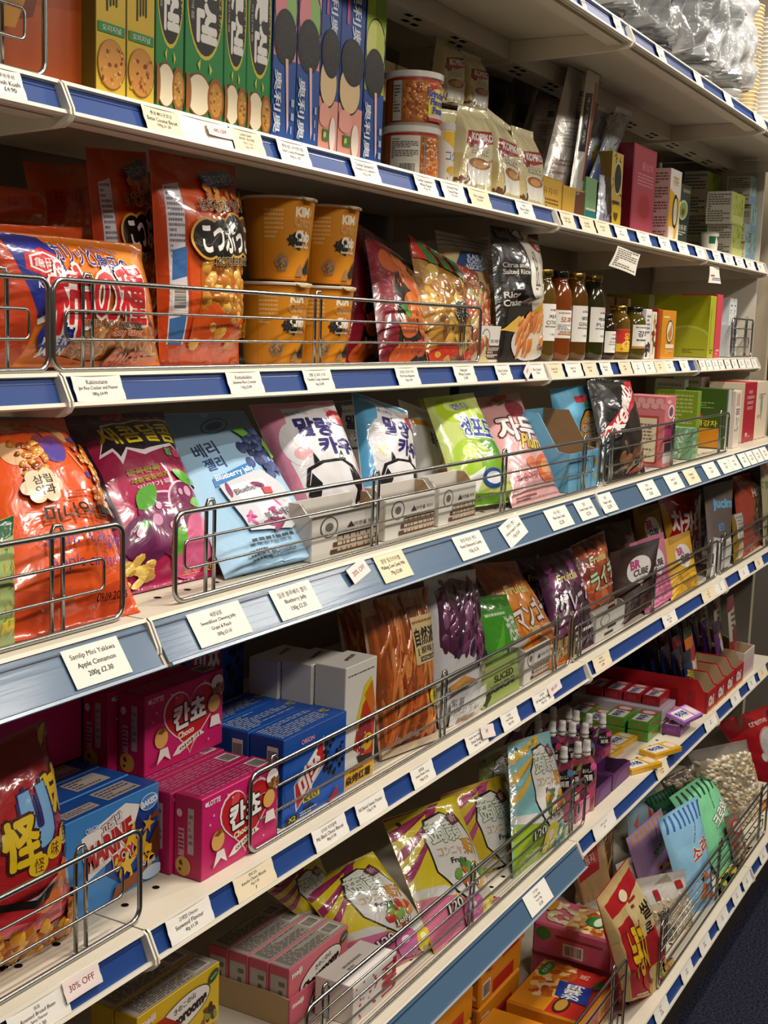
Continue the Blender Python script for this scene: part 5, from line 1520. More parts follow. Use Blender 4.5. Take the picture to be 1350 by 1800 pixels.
# white display cartons
CART = [E(.24, .7, .13, .24, '5a564f'), E(.24, .7, .11, .21, 'd6d2ca'), E(.24, .7, .06, .1, '6a665f'), P('3a3632', (.5, .6), (.56, .74), (.62, .6)), T('빅맨홀 파이', .78, .66, .1, '4a4640', w=.34), R(.36, .38, 1, .49, '2e211b'), R(.3, .22, 1, .33, '5a3a26'), R(.26, .06, 1, .17, '5a3a26'), SM(.36, .08, .98, .48, 3, 'c8b49a', 5)]
for i, (uL, uR, off) in enumerate(((547, 664, .03), (676, 762, .034), (770, 834, .036))):
    a, b = xat(uL, yC + off, zC), xat(uR, yC + off, zC)
    tray('display_carton', 'white display carton with brown bands, %s behind the fence' % ('first, holding the pink milk candy', 'second, under the sky blue bag', 'third, beside the grape bag')[i], a, b, yC + off, yC + off + .035, zC + .001, .055, .07, 'd6d2ca', CART, side='c9c4ba', group='white display cartons on the sweets shelf')
# blue ginger carton and bag
a, b = xat(998, yC + .03, zC), xat(1050, yC + .03, zC)
tray('display_carton', 'sky blue display carton with a ginger root drawing', a, b, yC + .03, yC + .15, zC + .001, .07, .14, '6aa9cc', [D(5, .5, .1, .66, .7, .12, .07, 'd8b83c b8922a', 3), D(3, .86, .2, .96, .7, .1, .06, 'd8b83c b8922a', 4), P('e08a6a', (.7, .7), (.76, .9), (.74, .66)), R(.3, 0, .31, 1, '4f8cb0'), R(.74, 0, .75, 1, '4f8cb0')], inside='9a7650')
pouch('candy_bag', 'sky blue ginger candy box bag standing inside the sky blue carton', [(990, 822), (1040, 812), (1036, 676), (966, 684)], yC + .12, yC + .13, .02, '6fb8dc', [R(.5, .8, .8, .88, 'c83a4a'), E(.72, .44, .3, .28, '2a2218'), E(.72, .44, .27, .255, 'e8a03a'), T('CHEWY', .72, .58, .06, 'f4ecd8', w=.3, b=.04), T('GINGER', .72, .48, .09, 'f4ecd8', w=.44, b=.05, o='c85a2a', ob=.1), T('CANDY', .72, .38, .07, 'f4ecd8', w=.36, b=.04), P('3f7a3c', (.66, .72), (.72, .84), (.78, .74))], 'k', 'gusset', seed=12, pin=0)
bxp('candy_box', 'dark teal carton back standing behind the sky blue carton', 'C', .26, 800, 870, .2, .02, ('2f6a84', '1d4658', '2a5c70'), {})
pouch('candy_bag', 'shiny black coffee candy bag with a red and white slanted banner', [(1068, 846), (1134, 830), (1108, 668), (1030, 662)], yC + .05, yC + .09, .026, '15110f', [P('c02028', (.0, .42), (.2, .4), (1, .84), (1, .98), (.85, .98)), P('f0ece6', (.05, .47), (.2, .46), (.92, .88), (.9, .93)), P('c02028', (.1, .5), (.22, .49), (.88, .87), (.86, .9)), T('KOPIKO', .5, .68, .12, 'f0ece6', w=.72, b=.06, rot=42), P('e8dca8', (.72, .1), (.95, .4), (.95, .55), (.75, .3)), D(14, .3, .05, .8, .3, .07, .045, '6a4028 3c241a 8a5a34 2a1810', 4, .001), P('b8342a', (.5, .02), (.9, .04), (.85, .14))], seed=13, pin=.0)
PB = [R(.02, .02, .98, .98, 'd97a80'), *[E(.1 + .16 * k, .93, .07, .045, 'e8a8a8') for k in range(6)], *[E(.02 + .16 * k, .86, .07, .045, 'e8a8a8') for k in range(7)], R(.1, .05, .9, .72, 'b8482a'), R(.13, .07, .87, .69, 'e6d8b8'), SM(.2, .12, .8, .62, 10, '8a6a5a', 4)]
bxp('tea_box', 'pink patterned box with a framed cream panel and purple end', 'C', .03, 1163, 1181, .155, .13, ('d97a80', 'd97a80', 'd08088'), {'L': PB, 'F': [R(0, .05, 1, .2, 'cfcac4'), R(.1, .22, .9, .34, '2f2a34'), R(.05, .36, .95, .62, 'a83a6a'), E(.55, .78, .3, .1, 'e8dcd0'), E(.55, .78, .2, .07, '7a4a6a'), E(.3, .92, .2, .03, 'eab4b4')]})
bxp('tea_box', 'leaf green wrapped tea box, taller, in the row behind the fence', 'C', .06, 1220, 1226, .155, .11, ('7fa02c', '7d9a26', '88a83c'), {'L': [SM(.1, .4, .9, .95, 9, 'b4c070', 4), R(.05, .28, .6, .34, 'd8962a')]}, kind='h')
bxp('tea_box', 'pale green clear tea pack lying low in front of the green boxes', 'C', .025, 1216, 1222, .075, .09, ('8fbf98', '7fb48c', '98c8a0'), {'L': [D(26, .05, .05, .95, .95, .14, .03, 'b8e0c0 5a9a6a d0e8d4', 5)]}, kind='h')
bxp('tea_box', 'dark green tea box with yellow lettering and an orange foot', 'C', .04, 1272, 1283, .155, .11, ('5a6a5c', '3f5a24', '4a6a30'), {'L': [P('d88a1c', (.3, .02), (.85, .02), (.85, .34), (.4, .34)), T('생강차', .55, .42, .1, 'e8c83a', w=.5, b=.05), E(.3, .54, .16, .04, 'c83a1c'), SM(.15, .66, .7, .78, 3, '8aa05a', 3)], 'F': [P('b8c0b8', (0, 0), (1, 0), (.6, 1), (.2, 1))]}, kind='h')
bxp('tea_box', 'slim cream sachet box with brown script standing at the fence end', 'C', .03, 1287, 1297, .15, .05, ('e3d6c8', 'cdbcae', 'e6dacc'), {'F': [R(.2, .74, .8, .95, 'c9a89a'), D(8, .2, .3, .8, .55, .04, .012, '6a5a5a 8a7a7a', 4), SM(.2, .58, .8, .7, 3, '8a6a6a', 5)]})
bxp('gift_box', 'tall red ginseng gift box with pale lettering on the end bay', 'C', .055, 1303, 1324, .165, .1, ('ab1c30', 'd9cbb0', 'b8283c'), {'F': [T('RED', .5, .84, .05, 'e0b0a8', w=.3), T('GINSENG', .5, .75, .05, 'e0b0a8', w=.6), T('ENERGY', .5, .66, .05, 'e0b0a8', w=.5), T('BOOST', .5, .57, .05, 'e0b0a8', w=.45), E(.3, .13, .1, .03, 'e0b0a8'), SM(.2, .08, .6, .1, 1, 'e0b0a8', 3)]})
bxp('gift_box', 'tall cream gift box with a grey root drawing beside the red one', 'C', .055, 1325, 1344, .165, .1, ('e0d2b6', 'd0c2a6', 'd8c8ae'), {'F': [E(.45, .6, .1, .2, '9a948a', 8), P('9a948a', (.4, .44), (.5, .3), (.52, .46)), SM(.2, .7, .8, .8, 2, 'a8a094', 3), E(.25, .4, .14, .03, 'd09a90')]})
for i, (a, b, h) in enumerate(((1196, 1203, .172), (1226, 1240, .176))):
    bxp('tea_box', ('grey white carton seen above the leaf green box', 'white carton seen above the dark green box')[i], 'C', .17, a, b, h, .08, ('dcdcd4', 'b0b0a4', 'c8c8c0'), {'L': [SM(.1, .8, .9, .95, 2, '7a8a7a', 3)]})
# ---------------------------------------------------------------- biscuits and dried snacks
yD, zD = SH['D']
pouch('snack_bag', 'tall red broad bean bag with huge yellow and blue characters and an orange tongue', [(-95, 1752), (126, 1676), (80, 1262), (-70, 1335)], yD + .065, yD + .12, .034, 'b01a20', [
    P('8f1218', (0, .86), (1, .86), (1, 1), (0, 1)), P('d8b82a', (.8, .9), (.92, .95), (.97, .99), (.88, .95)), E(.9, .95, .09, .016, 'd8b82a', 38), T('味', .83, .72, .19, 'ecc81e', w=.36, o='3a1410', b=.1, ob=.16, rot=6), T('U', .56, .64, .2, '7fb4e4', w=.22, o='2a2a6a', b=.1, ob=.16, rot=6), T('怪', .38, .56, .2, 'ecc81e', w=.3, o='3a1410', b=.1, ob=.16, rot=6),
    E(.52, .445, .1, .042, 'ecc81e', 10), E(.7, .49, .1, .042, 'ecc81e', 10), E(.86, .53, .1, .042, 'ecc81e', 10), T('怪', .52, .445, .06, '6a1a10', w=.1), T('味', .7, .49, .06, '6a1a10', w=.1), T('豆', .86, .53, .06, '6a1a10', w=.1),
    P('d8d0d8', (.0, .2), (.3, .3), (.62, .33), (.95, .3), (1, .36), (.9, .42), (.6, .34)), P('17100e', (.96, .45), (.86, .44), (.8, .34), (.5, .27), (.2, .3), (.2, .33), (.5, .305), (.77, .37), (.8, .44), (.84, .48), (.97, .48)), P('c02028', (.2, .3), (.5, .27), (.8, .33), (.95, .3), (.9, .24), (.5, .2), (.2, .22)), P('e8751e', (.5, .25), (.62, .29), (.8, .44), (.86, .42), (.84, .33), (.72, .26), (.6, .235)), P('e8606a', (.2, .23), (.5, .22), (.9, .26), (.8, .2), (.5, .17), (.2, .18)),
    P('5a2a10', (.0, .0), (1, .0), (1, .26), (.85, .2), (.5, .16), (.2, .18), (0, .2)), D(90, .1, .02, .97, .17, .036, .026, 'd8901e b86a14 e8ac3a a8540e', 6, .003), D(10, .82, .16, .97, .27, .034, .024, 'd8901e b86a14 e8ac3a', 8, .003), P('b02020', (.3, .06), (.7, .1), (.72, .07), (.4, .03)), T('麻辣味', .5, .03, .03, 'e8c83a', w=.3, o='5a1410', ob=.1), T('ONE', .95, .12, .02, 'e8d8b0', w=.07), T('OF', .95, .1, .02, 'e8d8b0', w=.05)], seed=1, pin=.03)
OR = [P('1d3f8f', (.45, .62), (.7, .86), (.98, .82), (1, .2), (.6, .1), (.4, .3)), E(.52, .62, .3, .2, '1d2a6a'), P('f1ece8', (.2, .32), (.66, .5), (.78, .86), (.62, .94), (.16, .78)), T('고래밥', .47, .8, .11, 'f4eef0', w=.22, o='7a1a1a', ob=.16, b=.08, rot=14), T('MARINE', .44, .6, .22, 'b82a28', w=.5, o='f1ece8', ob=.12, b=.06, rot=12), T('BOY', .6, .42, .13, 'c8302c', w=.22, o='f1ece8', ob=.14, b=.06, rot=12),
      E(.87, .85, .1, .085, 'e8eef4'), E(.87, .85, .092, .077, '4a8ac8'), T('BAKED', .87, .85, .06, 'f1f4f8', w=.17, b=.05, rot=6), T('ORION', .26, .84, .05, 'c8d4e4', w=.14), S(.68, .58, .16, .06, 5, 'e8b82a', 12), S(.78, .42, .17, .07, 5, 'dca41e', 30), S(.62, .3, .16, .06, 5, 'e8bc3a', 0), S(.86, .62, .1, .04, 5, 'd89a2a', 20), P('5a2a14', (.8, .3), (.98, .62), (1, .3), (.9, .18)), P('7a3a1a', (.86, .66), (.94, .74), (.98, .66)), D(16, .5, .1, .9, .4, .05, .03, 'e8b82a d09a1c f0cc5a', 4), P('8a4a20', (.45, .0), (.9, .1), (.8, .2), (.5, .14)), E(.9, .1, .12, .07, 'b8d0e8'), T('100 kcal', .84, .22, .035, 'e8eef4', w=.18)]
for i in range(3):
    box('biscuit_box', 'blue seaweed biscuit box %s' % ('facing out with yellow star shapes, front of its row', 'directly behind the front star shaped biscuit box', 'third back in the blue star biscuit row')[i], (-.038, yD + .07 + .0425 * i, zD + .0006), .145, .041, .107, ('3f86cc', '1d4f9a', '1c4f9f'),
        {'F': OR, 'T': [R(.5, .2, .86, .85, 'b8aca4'), SM(.52, .25, .84, .8, 4, '5a5a6a', i), R(.06, .15, .4, .5, 'b8aca4'), SM(.08, .2, .38, .45, 3, '5a5a6a', i + 3)]} if i == 0 else {'T': [R(.5, .2, .86, .85, 'b8aca4'), SM(.52, .25, .84, .8, 4, '5a5a6a', i)]}, group='blue seaweed biscuit boxes')
KA = [T('LOTTE', .15, .91, .06, 'f0e4ea', w=.15, b=.04), E(.055, .91, .018, .028, 'f0e4ea'), H(.56, .5, .34, .45, 'f0e0e4'), H(.56, .5, .32, .425, 'c01e26'), E(.42, .8, .06, .06, 'd8484e', 30), T('칸쵸', .55, .6, .3, 'f4f0ec', w=.4, o='2a1012', ob=.14, b=.1, rot=4), T('Choco', .5, .36, .075, 'f6e0c0', w=.2, b=.05, rot=6), P('efe6d8', (.33, .12), (.4, .22), (.68, .32), (.74, .26), (.66, .24), (.42, .12)), T('이야기', .55, .225, .05, '3a2a20', w=.26, b=.04, rot=16),
      E(.19, .42, .085, .13, '8a4a1c'), E(.19, .41, .08, .122, 'e0ac5c'), P('8a4a1c', (.1, .46), (.2, .54), (.28, .46), (.24, .49), (.19, .46), (.14, .49)), E(.86, .6, .085, .12, '8a4a1c'), E(.86, .595, .08, .112, 'e0ac5c'), E(.9, .86, .08, .1, 'efe6e4'), D(12, .84, .74, .98, .84, .04, .034, '8a5a2c b8803c 6a3a18', 3), P('f1ebe6', (.13, .1), (.17, .28), (.26, .28), (.3, .1), (.22, .18)), P('f1ebe6', (.8, .3), (.82, .44), (.92, .44), (.95, .3)),
      *[E(a, b, .01, .016, 'e8b0c8') for a, b in ((.3, .92), (.08, .66), (.36, .86), (.72, .94), (.95, .7), (.78, .16), (.12, .76), (.94, .3))], P('5a2a3a', (.08, .14), (.12, .2), (.1, .1))]
KL = [R(.5, .3, .72, .86, 'b8a0a6'), SM(.54, .4, .68, .8, 5, '8a7078', 2), R(.16, .26, .38, .6, 'c88aa0'), SM(.18, .28, .36, .58, 6, '7a1a3c', 3), E(.2, .78, .1, .05, 'e0b0c0'), E(.35, .14, .28, .12, 'c89a4a'), D(5, .22, .08, .48, .2, .02, .018, '4a2410', 3)]
KT = [SM(.06, .15, .8, .85, 5, 'c86a90', 4), BC(.8, .2, .96, .8)]
for i, (x, off, z0, lab) in enumerate(((.117, .019, 0, 'lower pink heart biscuit box at the front of the shelf'), (.112, .058, 0, 'lower pink heart biscuit box directly behind the front one'), (.117, .097, 0, 'lower pink heart biscuit box third from the front, under a stacked one'), (.115, .136, 0, 'lower pink heart biscuit box deepest of its row'),
                                       (.132, .112, .0945, 'upper pink heart biscuit box stacked in front, heart fully visible'), (.118, .153, .0945, 'upper pink heart biscuit box stacked behind, mostly in shade'), (-.03, .19, .109, 'pink heart biscuit box at the back on top of the blue row'))):
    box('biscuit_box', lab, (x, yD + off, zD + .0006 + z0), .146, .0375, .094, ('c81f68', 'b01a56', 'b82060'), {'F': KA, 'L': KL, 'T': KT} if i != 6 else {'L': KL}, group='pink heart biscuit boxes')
MZ = [P('2f7acc', (.3, .9), (.6, .98), (.95, .8), (.9, .5), (.5, .3)), E(.5, .55, .5, .4, '1c55b0', 20), P('c8cdd8', (.16, .42), (.62, .84), (.66, .5), (.2, .1)), P('c01e26', (.18, .42), (.6, .81), (.635, .52), (.215, .13)), T('미쯔', .41, .47, .3, 'f1ece6', w=.36, b=.12, rot=38, sl=.2), T('ORION', .36, .88, .05, 'e8a0a8', w=.2, b=.04), R(.3, .16, .56, .23, 'e0c83a'), T('MIZ BLACK', .43, .195, .05, '2a2014', w=.22, b=.04), D(26, .64, .2, .96, .75, .04, .026, '17120f 2e2218 0e0b0a', 4, .0008), D(5, .2, .02, .5, .12, .04, .026, '17120f 2e2218', 5), P('c01e26', (.7, .02), (.84, .16), (.86, .06), (.72, -.02)), R(.04, .02, .2, .1, '2a2a2a'), T('X2', .12, .06, .05, 'e8d83a', w=.1), SM(.24, .03, .5, .09, 2, 'c8d4e8', 3)]
for i in range(3):
    box('biscuit_box', 'deep blue chocolate biscuit box %s' % ('at the front with a red diamond title', 'directly behind the front red diamond box', 'third back in the red diamond row')[i], (.288, yD + .028 + .052 * i, zD + .0006), .146, .05, .111, ('1a56b4', '174a9c', '1d5ab8'),
        {'F': MZ, 'L': [BC(.52, .5, .84, .9, vert=False), R(.5, .08, .85, .4, 'c8b0b4'), T('ORION', .14, .4, .3, 'c8d4e8', rot=90, w=.5)], 'T': [SM(.04, .1, .8, .92, 9, 'b0b4bc', i), T('MIZ', .88, .5, .2, 'd8c84a', w=.1)]}, group='deep blue chocolate biscuit boxes')
for i, x in enumerate((.315, .17)):
    box('biscuit_box', 'deep blue chocolate biscuit box standing upright at the back, %s' % ('title half hidden by the rail', 'in deepest shade')[i], (x, yD + .2 + .02 * i, zD + .0006), .13, .05, .205 if i == 0 else .19, ('1a4c9c', '174080', '1d4f9a'), {'F': [P('a81e26', (.1, .5), (.6, .56), (.6, .98), (.1, .98)), T('미쯔', .36, .78, .2, 'dcd6d0', w=.4, b=.1), R(.18, .42, .6, .48, 'c8b43a'), D(20, .62, .4, .96, .9, .03, .02, '17120f 2e2218', 6)]}, group='deep blue chocolate biscuit boxes')
WH = [SM(.08, .91, .9, .93, 1, '5a5650', 3), P('c83a1e', (.3, .3), (.92, .16), (.98, .5), (.9, .72), (.68, .82), (.42, .5)), P('d8d02a', (.34, .5), (.6, .8), (.84, .86), (.8, .74), (.56, .64), (.42, .44)), P('d8741e', (.6, .72), (.86, .82), (.97, .6), (.9, .5)), P('8f2a2e', (.38, .42), (.66, .56), (.86, .46), (.84, .28), (.5, .22)), D(20, .42, .24, .84, .52, .012, .008, 'c8707a a84a50 e8b0b0', 3), P('3a2018', (.4, .24), (.9, .2), (.96, .3), (.9, .14), (.5, .16)), E(.74, .32, .16, .07, 'e8b41e'), T('0', .74, .335, .06, '2a2018', w=.06, b=.05), R(.0, .02, .95, .16, 'e0a41e'), T('焱烤红薯', .46, .07, .07, '221b12', w=.78, b=.09), T('ribon', .4, .135, .025, '6a4a10', w=.4)]
for i in range(3):
    box('snack_box', 'tall white baked sweet potato box, %s' % ('front one with the orange picture', 'second from the front, only its blank side showing', 'third, deepest and in shade')[i], (.432 - .004 * i, yD + .03 + .05 * i, zD + .0006), .082, .047, .167 - .003 * i, ('e6e2da', 'd6d2ca', 'dedad2'),
        {'F': WH, 'T': [T('sugarpop', .62, .5, .17, '3a3630', w=.44, rot=14)], 'L': [SM(.5, .2, .66, .5, 4, 'c8c09a', 2)]}, group='tall white baked sweet potato boxes')
STRIP = 'c8682a b4561c d87c34 9a4414 e08c44'
for lab, px, yb, yt, sd in (('clear bag of orange sweet potato strips with a beige sticker, at the front', [(668, 1338), (768, 1300), (752, 1030), (632, 1058)], yD + .045, yD + .085, 1), ('clear bag of sweet potato strips in shade behind the white boxes', [(612, 1235), (680, 1225), (668, 1046), (590, 1062)], yD + .15, yD + .18, 2)):
    pouch('snack_bag', lab, px, yb, yt, .02, 'b9977a', [R(0, .86, 1, 1, 'b08a6a'), R(.02, .05, .97, .9, '8a4418'), D(80, .08, .06, .92, .92, .17, .02, STRIP, sd, .0024, rot=78)] + ([R(.54, .53, .97, .83, 'd8c08a'), T('自然派', .76, .7, .11, '1e1912', w=.38, b=.08), SM(.56, .78, .95, .81, 1, 'a8642a', 2), T('[ 原味 ]', .76, .61, .05, '3a3020', w=.34, b=.03), R(.62, .545, .95, .575, '1e1912'), T('NATURAL IS BEST', .785, .56, .018, 'e0d0a0', w=.3), E(.88, .31, .13, .07, 'e0c83a'), T('香代', .88, .31, .06, '2a2014', w=.14, b=.04), R(0, 0, 1, .06, 'cbb79c')] if sd == 1 else []), 'f', seed=sd, pin=.03, group='bags of sweet potato strips')
pouch('snack_bag', 'white pouch of purple sweet potato with a big clear purple window', [(774, 1300), (848, 1264), (836, 1000), (744, 1014)], yD + .04, yD + .085, .024, 'd2d0d0', [E(.28, .95, .05, .018, '17140f'), P('4a1f3c', (.06, .56), (.1, .9), (.5, .97), (.9, .9), (.93, .5), (.7, .4), (.6, .58), (.3, .46)), D(60, .12, .5, .9, .9, .07, .03, '5a2448 7a3a66 42183a 8f5680 34122c', 3, .003, rot=60), D(14, .62, .42, .86, .6, .05, .02, '5a2448 7a3a66 42183a', 4, .002, rot=80), P('b8823c', (.1, .32), (.3, .36), (.6, .31), (.1, .27)), P('e4e2e2', (.1, .22), (.95, .26), (.95, .02), (.1, .02)), T('紫薯', .2, .21, .05, '4a464a', w=.2), T('然の干し', .4, .15, .04, '6a666a', w=.5), R(.24, .06, .6, .11, '8a5a3c'), E(.76, .36, .05, .04, '9a6a4a'), SM(.08, .06, .22, .08, 1, '4a464a', 3)], seed=3, pin=.0)
pouch('snack_bag', 'yellow dried snack bag seen between the purple window pouch and the green bag', [(842, 1212), (896, 1195), (868, 1106), (836, 1118)], yD + .13, yD + .15, .012, 'b88a1c', [D(20, .1, .1, .9, .8, .16, .06, 'd8aa2a e8c44a b07a14', 4, .002, rot=60), R(0, .7, .5, .9, 'e0dcd0')], seed=4)
pouch('snack_bag', 'bright green sliced vegetable bag with a rounded top', [(872, 1212), (938, 1176), (890, 1044), (828, 1050)], yD + .065, yD + .11, .014, '3f9a1e', [P('2f7a18', (0, .8), (1, .86), (1, 1), (0, 1)), P('5ab82e', (.0, .3), (.5, .7), (.3, .4), (.0, .2)), T('泡菜', .66, .58, .3, 'e8f0dc', w=.3, b=.05), SM(.1, .74, .6, .8, 1, 'd8e8c8', 2), E(.45, .22, .45, .14, 'd8d4cc'), P('8f2a24', (.4, .14), (.8, .26), (.9, .16), (.6, .06)), D(10, .4, .08, .85, .22, .05, .03, '8f2a24 b8483a d8c8a0', 4), E(.8, .08, .15, .08, 'd8d4cc')], seed=5)
a, b = xat(848, yD + .03, zD), xat(914, yD + .03, zD)
box('snack_box', 'flat olive green sliced vegetable box behind the fence', (a, yD + .03, zD + .0006), b - a, .03, .062, ('98a85a', '7a8a44', '8a9a4e'), {'F': [T('SLICED', .6, .6, .17, '33401c', w=.5, b=.04), T('KIMCHI', .55, .36, .17, '33401c', w=.6, b=.04), P('33401c', (.02, .1), (.2, .4), (.24, .2), (.1, 0)), T('밥', .85, .84, .12, '5a6a30', w=.12)]}, pitch=8)
a, b = xat(920, yD + .03, zD), xat(964, yD + .03, zD)
tray('display_carton', 'white display carton with brown bands beside the olive green box', a, b, yD + .03, yD + .06, zD + .001, .06, .065, 'd6d2ca', CART, side='c9c4ba')
a, b = xat(978, yD + .03, zD), xat(1010, yD + .03, zD)
tray('display_carton', 'small kraft display carton under the mango gummy bag', a, b, yD + .03, yD + .08, zD + .001, .045, .06, 'b89a62', [D(8, .1, .2, .8, .9, .1, .06, 'a8502a d8b878 8a3a1c', 3)])


def gummy(label, px, yb, yt, seed, base, dark, title, sub, cols, tcol='f0ece8', oc='5a2050', grp='fruit gummy bags'):
    pouch('gummy_bag', label, px, yb, yt, .018, base, [P(dark, (0, .7), (1, .8), (1, 1), (0, 1)), D(26, .05, .05, .95, .9, .1, .07, cols, seed, .001), P(dark, (.55, .02), (1, .02), (1, .3), (.8, .2)), T('Fruitia', .5, .72, .08, 'e8d88a', w=.5, b=.03, sl=.25), T(title, .56, .5, .2, tcol, w=.8, b=.08, o=oc, ob=.14, rot=8), T(sub, .6, .36, .045, 'e8d8b0', w=.6, b=.03), SM(.3, .1, .9, .2, 2, 'e8e0d8', seed)], seed=seed, group=grp, cat='gummy bag')


gummy('orange mango gummy bag leaning with white outlined writing', [(930, 1192), (1004, 1160), (906, 986), (826, 992)], yD + .07, yD + .15, 6, 'd87a1e', 'a8501a', 'マンゴー', 'Mango Gummy', 'e8922a d06a14 f0b04a', oc='8a3a1c')
gummy('deep purple grape gummy bag leaning beside the mango one', [(985, 1165), (1056, 1124), (1004, 962), (936, 985)], yD + .05, yD + .13, 7, '4a1840', '2a0e26', 'グレープ', 'Grape Gummy', '6a2458 3a1030 8a3a74')
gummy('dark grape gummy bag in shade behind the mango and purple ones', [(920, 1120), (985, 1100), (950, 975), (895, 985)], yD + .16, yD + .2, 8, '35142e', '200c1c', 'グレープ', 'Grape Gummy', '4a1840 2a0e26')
gummy('rust orange lychee gummy bag beside the purple grape one', [(1036, 1100), (1082, 1074), (1062, 932), (1002, 960)], yD + .05, yD + .11, 9, 'a8401e', '6a2414', 'ライチ', 'Crunchy Lychee', 'c85a30 8a3018 d87a4a', 'd8e0c0', '3a5a2a')
a, b = xat(1046, yD + .03, zD), xat(1096, yD + .03, zD)
tray('display_carton', 'white display carton with a round stamp under the lychee bag', a, b, yD + .03, yD + .05, zD + .001, .055, .06, 'd0ccc4', [E(.3, .7, .16, .22, '4a4640'), E(.3, .7, .14, .2, 'd0ccc4'), R(.4, .3, .7, .4, '2e211b'), R(.3, .1, .6, .2, '2e211b')])
pouch('snack_bag', 'dark brown bag in shade with a pink berry band, behind the cube chocolates', [(1060, 1060), (1130, 1040), (1108, 912), (1046, 925)], yD + .16, yD + .2, .024, '3a1f1a', [P('8a3444', (.3, .5), (.9, .8), (1, .6), (.5, .36)), D(14, .4, .44, .95, .74, .05, .04, '7a2434 a85464', 3)], seed=10)


def cube(label, px, yb, yt, seed, base, dark, grp='pouches of cube sweets'):
    pouch('candy_bag', label, px, yb, yt, .015, base, [P(dark, (.2, .86), (1, .92), (1, 1), (.2, 1)), E(.55, .62, .28, .2, 'e4dfdc'), P('e4dfdc', (.3, .6), (.8, .6), (.58, .36)), T('BR', .46, .7, .12, 'b8307a', w=.2, b=.05), T('CUBE', .58, .57, .09, '3a2a24', w=.34, b=.05), SM(.45, .46, .7, .5, 2, '5a4a44', 2), D(16, .1, .05, .9, .3, .08, .06, dark + ' ' + base, seed, .001)], 'k', 'stand', grp, 'candy bag', seed)


cube('dark brown pouch of chocolate cubes with a folded top and white shield', [(1078, 1108), (1146, 1062), (1160, 945), (1072, 972)], yD + .05, yD + .08, 11, '3a211b', '24130f')
cube('rose pink pouch of cube sweets beside the dark brown pouch', [(1134, 1080), (1184, 1048), (1166, 935), (1106, 956)], yD + .075, yD + .11, 12, 'd0789a', 'b85a80')
cube('golden yellow pouch of honey cube sweets beside the rose pink pouch', [(1180, 1056), (1228, 1028), (1212, 932), (1162, 950)], yD + .04, yD + .075, 13, 'd8a826', 'b8861a')
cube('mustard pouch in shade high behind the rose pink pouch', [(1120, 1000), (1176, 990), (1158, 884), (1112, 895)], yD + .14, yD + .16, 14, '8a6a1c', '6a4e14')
pouch('snack_bag', 'tall red snack bag with scattered white strokes behind the yellow pouch', [(1190, 1050), (1236, 1020), (1232, 860), (1156, 878)], yD + .115, yD + .135, .014, 'a8141e', [T('차카니', .52, .7, .24, 'ece6e0', w=.75, b=.08, rot=-10), T('아웃', .62, .4, .2, 'ece6e0', w=.4, b=.08, rot=-10), D(30, .1, .1, .9, .95, .05, .014, 'ece6e0 d8c8c0', 3), P('c8922a', (0, .6), (.14, .7), (.1, .95), (0, .95)), P('d8d0c8', (.6, .02), (.95, .02), (.95, .2))], seed=15)
bxp('snack_box', 'black box standing between the red bag and the grey brown pouch', 'D', .16, 1222, 1238, .17, .05, ('1c1614', '12100e', '1a1614'), {'F': [SM(.2, .2, .9, .6, 3, '4a3a34', 3)]})
pouch('snack_bag', 'grey brown pouch with light blue lettering and a silver foot', [(1248, 1016), (1280, 995), (1290, 842), (1236, 856)], yD + .05, yD + .075, .02, '6a5d58', [T('jucim', .56, .74, .13, '6ab0d8', w=.7, b=.05, rot=-6), T('ET', .4, .5, .07, '4a90c0', w=.2, b=.05), P('c8c4c0', (0, 0), (1, 0), (.9, .38), (.5, .34), (.1, .42))], 'k', 'stand', seed=16)
pouch('snack_bag', 'dark olive bag with a pale fruit picture low behind the last fence', [(1290, 995), (1306, 985), (1306, 900), (1286, 905)], yD + .035, yD + .045, .01, '8a6a1c', [R(.2, .5, .9, 1, 'd8d4cc'), SM(.3, .55, .85, .95, 6, '8a8a8a', 3), E(.55, .25, .3, .18, 'd8c09a')], seed=17)
pouch('snack_bag', 'glossy rust red pouch with a tall brown picture in the end bay', [(1298, 985), (1346, 952), (1340, 826), (1288, 838)], yD + .085, yD + .105, .014, 'a8341a', [P('5a3a24', (.4, .2), (.56, .95), (.8, .95), (.9, .3)), T('HOT', .64, .72, .1, 'd8c8b8', w=.34, b=.05), D(16, .45, .3, .9, .6, .05, .04, '8a5a34 3a2418 b8803c', 3), E(.66, .24, .2, .1, '2a1c18')], seed=18)
pouch('snack_bag', 'clear snack bag with yellow and green print at the edge of the picture frame', [(1342, 975), (1392, 940), (1390, 790), (1336, 815)], yD + .03, yD + .045, .014, 'b9b08a', [D(20, .05, .1, .95, .9, .1, .05, 'd8cc7a 7a8a5a c84a3a e0dcc8', 3)], seed=19)
# ---------------------------------------------------------------- jellies, boxes and gum
yE, zE = SH['E']
MJ = [T('meiji', .12, .83, .13, 'f1ece6', w=.16, b=.05, rot=2), E(.52, .56, .36, .27, '5a3a2a', 9), E(.52, .56, .345, .25, 'f1ebe4', 9), T('きのこの山', .55, .7, .1, '2b2018', w=.26, b=.04, rot=9), T('Chocorooms', .52, .52, .17, '2b1a14', w=.6, b=.06, rot=9), E(.91, .84, .07, .09, '2f5a2c', 30), T('MADE', .91, .84, .03, 'd8e8c8', w=.08, rot=20)]
def mush(col): return [D(9, .04, .04, .98, .22, .09, .07, col, 5), R(0, 0, .3, .04, 'd8c8b0')]
TOP = [R(.01, .06, .99, .97, 'b8b0a8'), SM(.06, .12, .7, .92, 8, '5e5852', 2), BC(.74, .2, .94, .86)]
LEND = [R(.1, .06, .9, .82, 'b9b2aa'), SM(.5, .1, .8, .76, 4, '6a645e', 3)]
